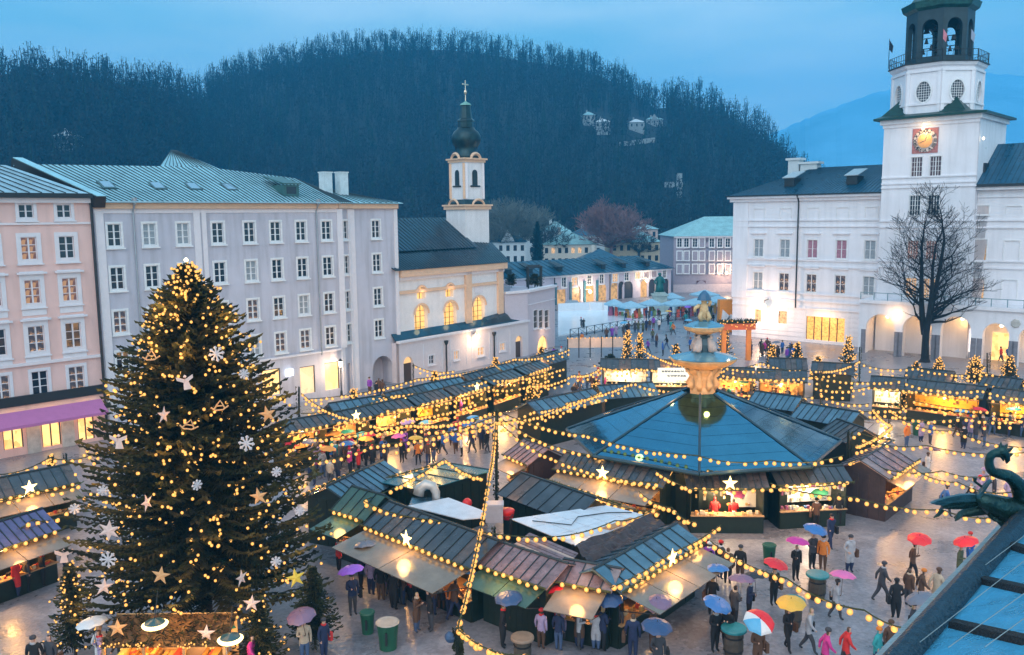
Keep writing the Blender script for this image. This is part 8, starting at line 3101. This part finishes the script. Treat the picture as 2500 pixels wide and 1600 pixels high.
for pts_, n, us, where, face in REG:
    combos = []
    P_ = [G(*p) for p in pts_]
    placed = []
    for k in range(n):
        for tr_ in range(40):
            u, v = pr_.random(), pr_.random()
            if len(P_) == 4:
                p = P_[0].lerp(P_[1], u).lerp(P_[3].lerp(P_[2], u), v)
            else:
                q = 0 if u < .5 else 1
                uu = u * 2 - q
                p = P_[q].lerp(P_[q + 1], uu).lerp(P_[4].lerp(P_[3], uu if q else uu * .5), v * .6)
            if all((p - w).length > .55 for w in placed):
                break
        placed.append(p)
        for tr_ in range(60):
            c, pt, h = pr_.choice(COATN), pr_.choice(PANT), pr_.choice(HATN)
            um = pr_.random() < us
            lb = f"person in {c} coat, {pt if pt != 'jeans' else 'denim'} trousers" + (f', {h} hat,' if h else ' and no hat') + ' ' + where
            if len(lb.split()) > 16:
                continue
            if lb not in USED:
                break
        USED.add(lb)
        pose = pr_.choice(('hold', 'walkhold') if um else ('stand', 'pocket', 'walk', 'cup', 'hood', 'stand'))
        o = person(p, pose, c, pt, (face if face is not None else 0) + pr_.uniform(-.7, .7) if face is not None else pr_.uniform(0, 6.28), lb, hat=h if pose != 'hood' else None, hair=pr_.randrange(3), s=pr_.uniform(.93, 1.06), scarf=pr_.choice((None, 'red', 'white')) if p.y < 70 else None)
        if um:
            for tr_ in range(40):
                uc = pr_.choice(UMN)
                ul = f'{uc} umbrella over a {c} coat {where}'
                ul = ' '.join(ul.split()[:16])
                if ul not in USED:
                    break
            USED.add(ul)
            umbrella(o, uc, ul)

# ---- bins and barrel tables
BING = M('green_bin', (.015, .09, .05), .4, noise=.2)
TEALT = M('teal_table_top', (.03, .22, .24), .25, noise=.15)
for x, y, hh, rr_, lb, top in [(898, 1545, .85, .30, 'small dark green litter bin near the unlit fir', 'ring'), (948, 1582, 1.05, .44, 'large green litter bin with a pale ring rim', 'ring'), (1276, 1625, 1.15, .45, 'wooden barrel table at the bottom edge below the falling lights', 'wood'),
                               (1877, 1378, .95, .32, 'green litter bin left of the magenta umbrella', 'ring'), (1994, 1462, 1.15, .50, 'dark barrel table with teal top beside the pink umbrella', 'teal'), (1936, 1528, 1.15, .46, 'barrel table with teal top above the amber umbrella', 'teal'),
                               (1790, 1605, 1.2, .50, 'barrel table with teal top left of the three coloured umbrella', 'teal'), (2240, 1062, 1.0, .42, 'green litter bin on the square below the long yellow stall', 'ring'), (1176, 1058, 1.0, .42, 'green litter bin near the top of the tall pole', 'ring'),
                               (2072, 958, 1.0, .45, 'green litter bin left of the stall with white lights', 'ring')]:
    t = thing('litter_bin' if top == 'ring' else 'barrel_table', lb, 'bin' if top == 'ring' else 'table', G(x, y), 0, 'bins and barrel tables')
    b = MB()
    if top == 'ring':
        MB().lathe([(rr_ * .78, 0), (rr_ * .86, hh * .5), (rr_, hh), (rr_ * .9, hh), (rr_ * .85, hh * .8)], 16).build('bin_body', BING, t, smooth=False)
        MB().lathe([(rr_ * 1.0, hh + .002), (rr_ * 1.1, hh + .03), (rr_ * 1.0, hh + .07), (rr_ * .7, hh + .05)], 16).build('rim', M('pale_rim', (.42, .34, .28), .5, noise=.2) if 'pale' in lb else BING, t)
        MB().box(-.04, .04, -rr_ * 1.12, -rr_ * .95, hh * .3, hh * .8).build('latch', BLACKM, t)
    else:
        MB().lathe([(rr_ * .62, 0), (rr_ * .74, hh * .3), (rr_ * .76, hh * .55), (rr_ * .64, hh * .93)], 14).build('barrel_body', M('barrel_wood', (.08, .06, .045), .6, noise=.35), t, smooth=False)
        MB().lathe([(rr_, hh * .94), (rr_, hh), (rr_ * .95, hh + .03)], 20).build('table_top', TEALT if top == 'teal' else M('wet_wood_top', (.30, .2, .14), .3, noise=.3), t)
        for z_ in (.25, .7):
            MB().lathe([(rr_ * .755, hh * z_), (rr_ * .775, hh * z_ + .06)], 14).build('hoop', BLACKM, t)
print('people', NP[0])
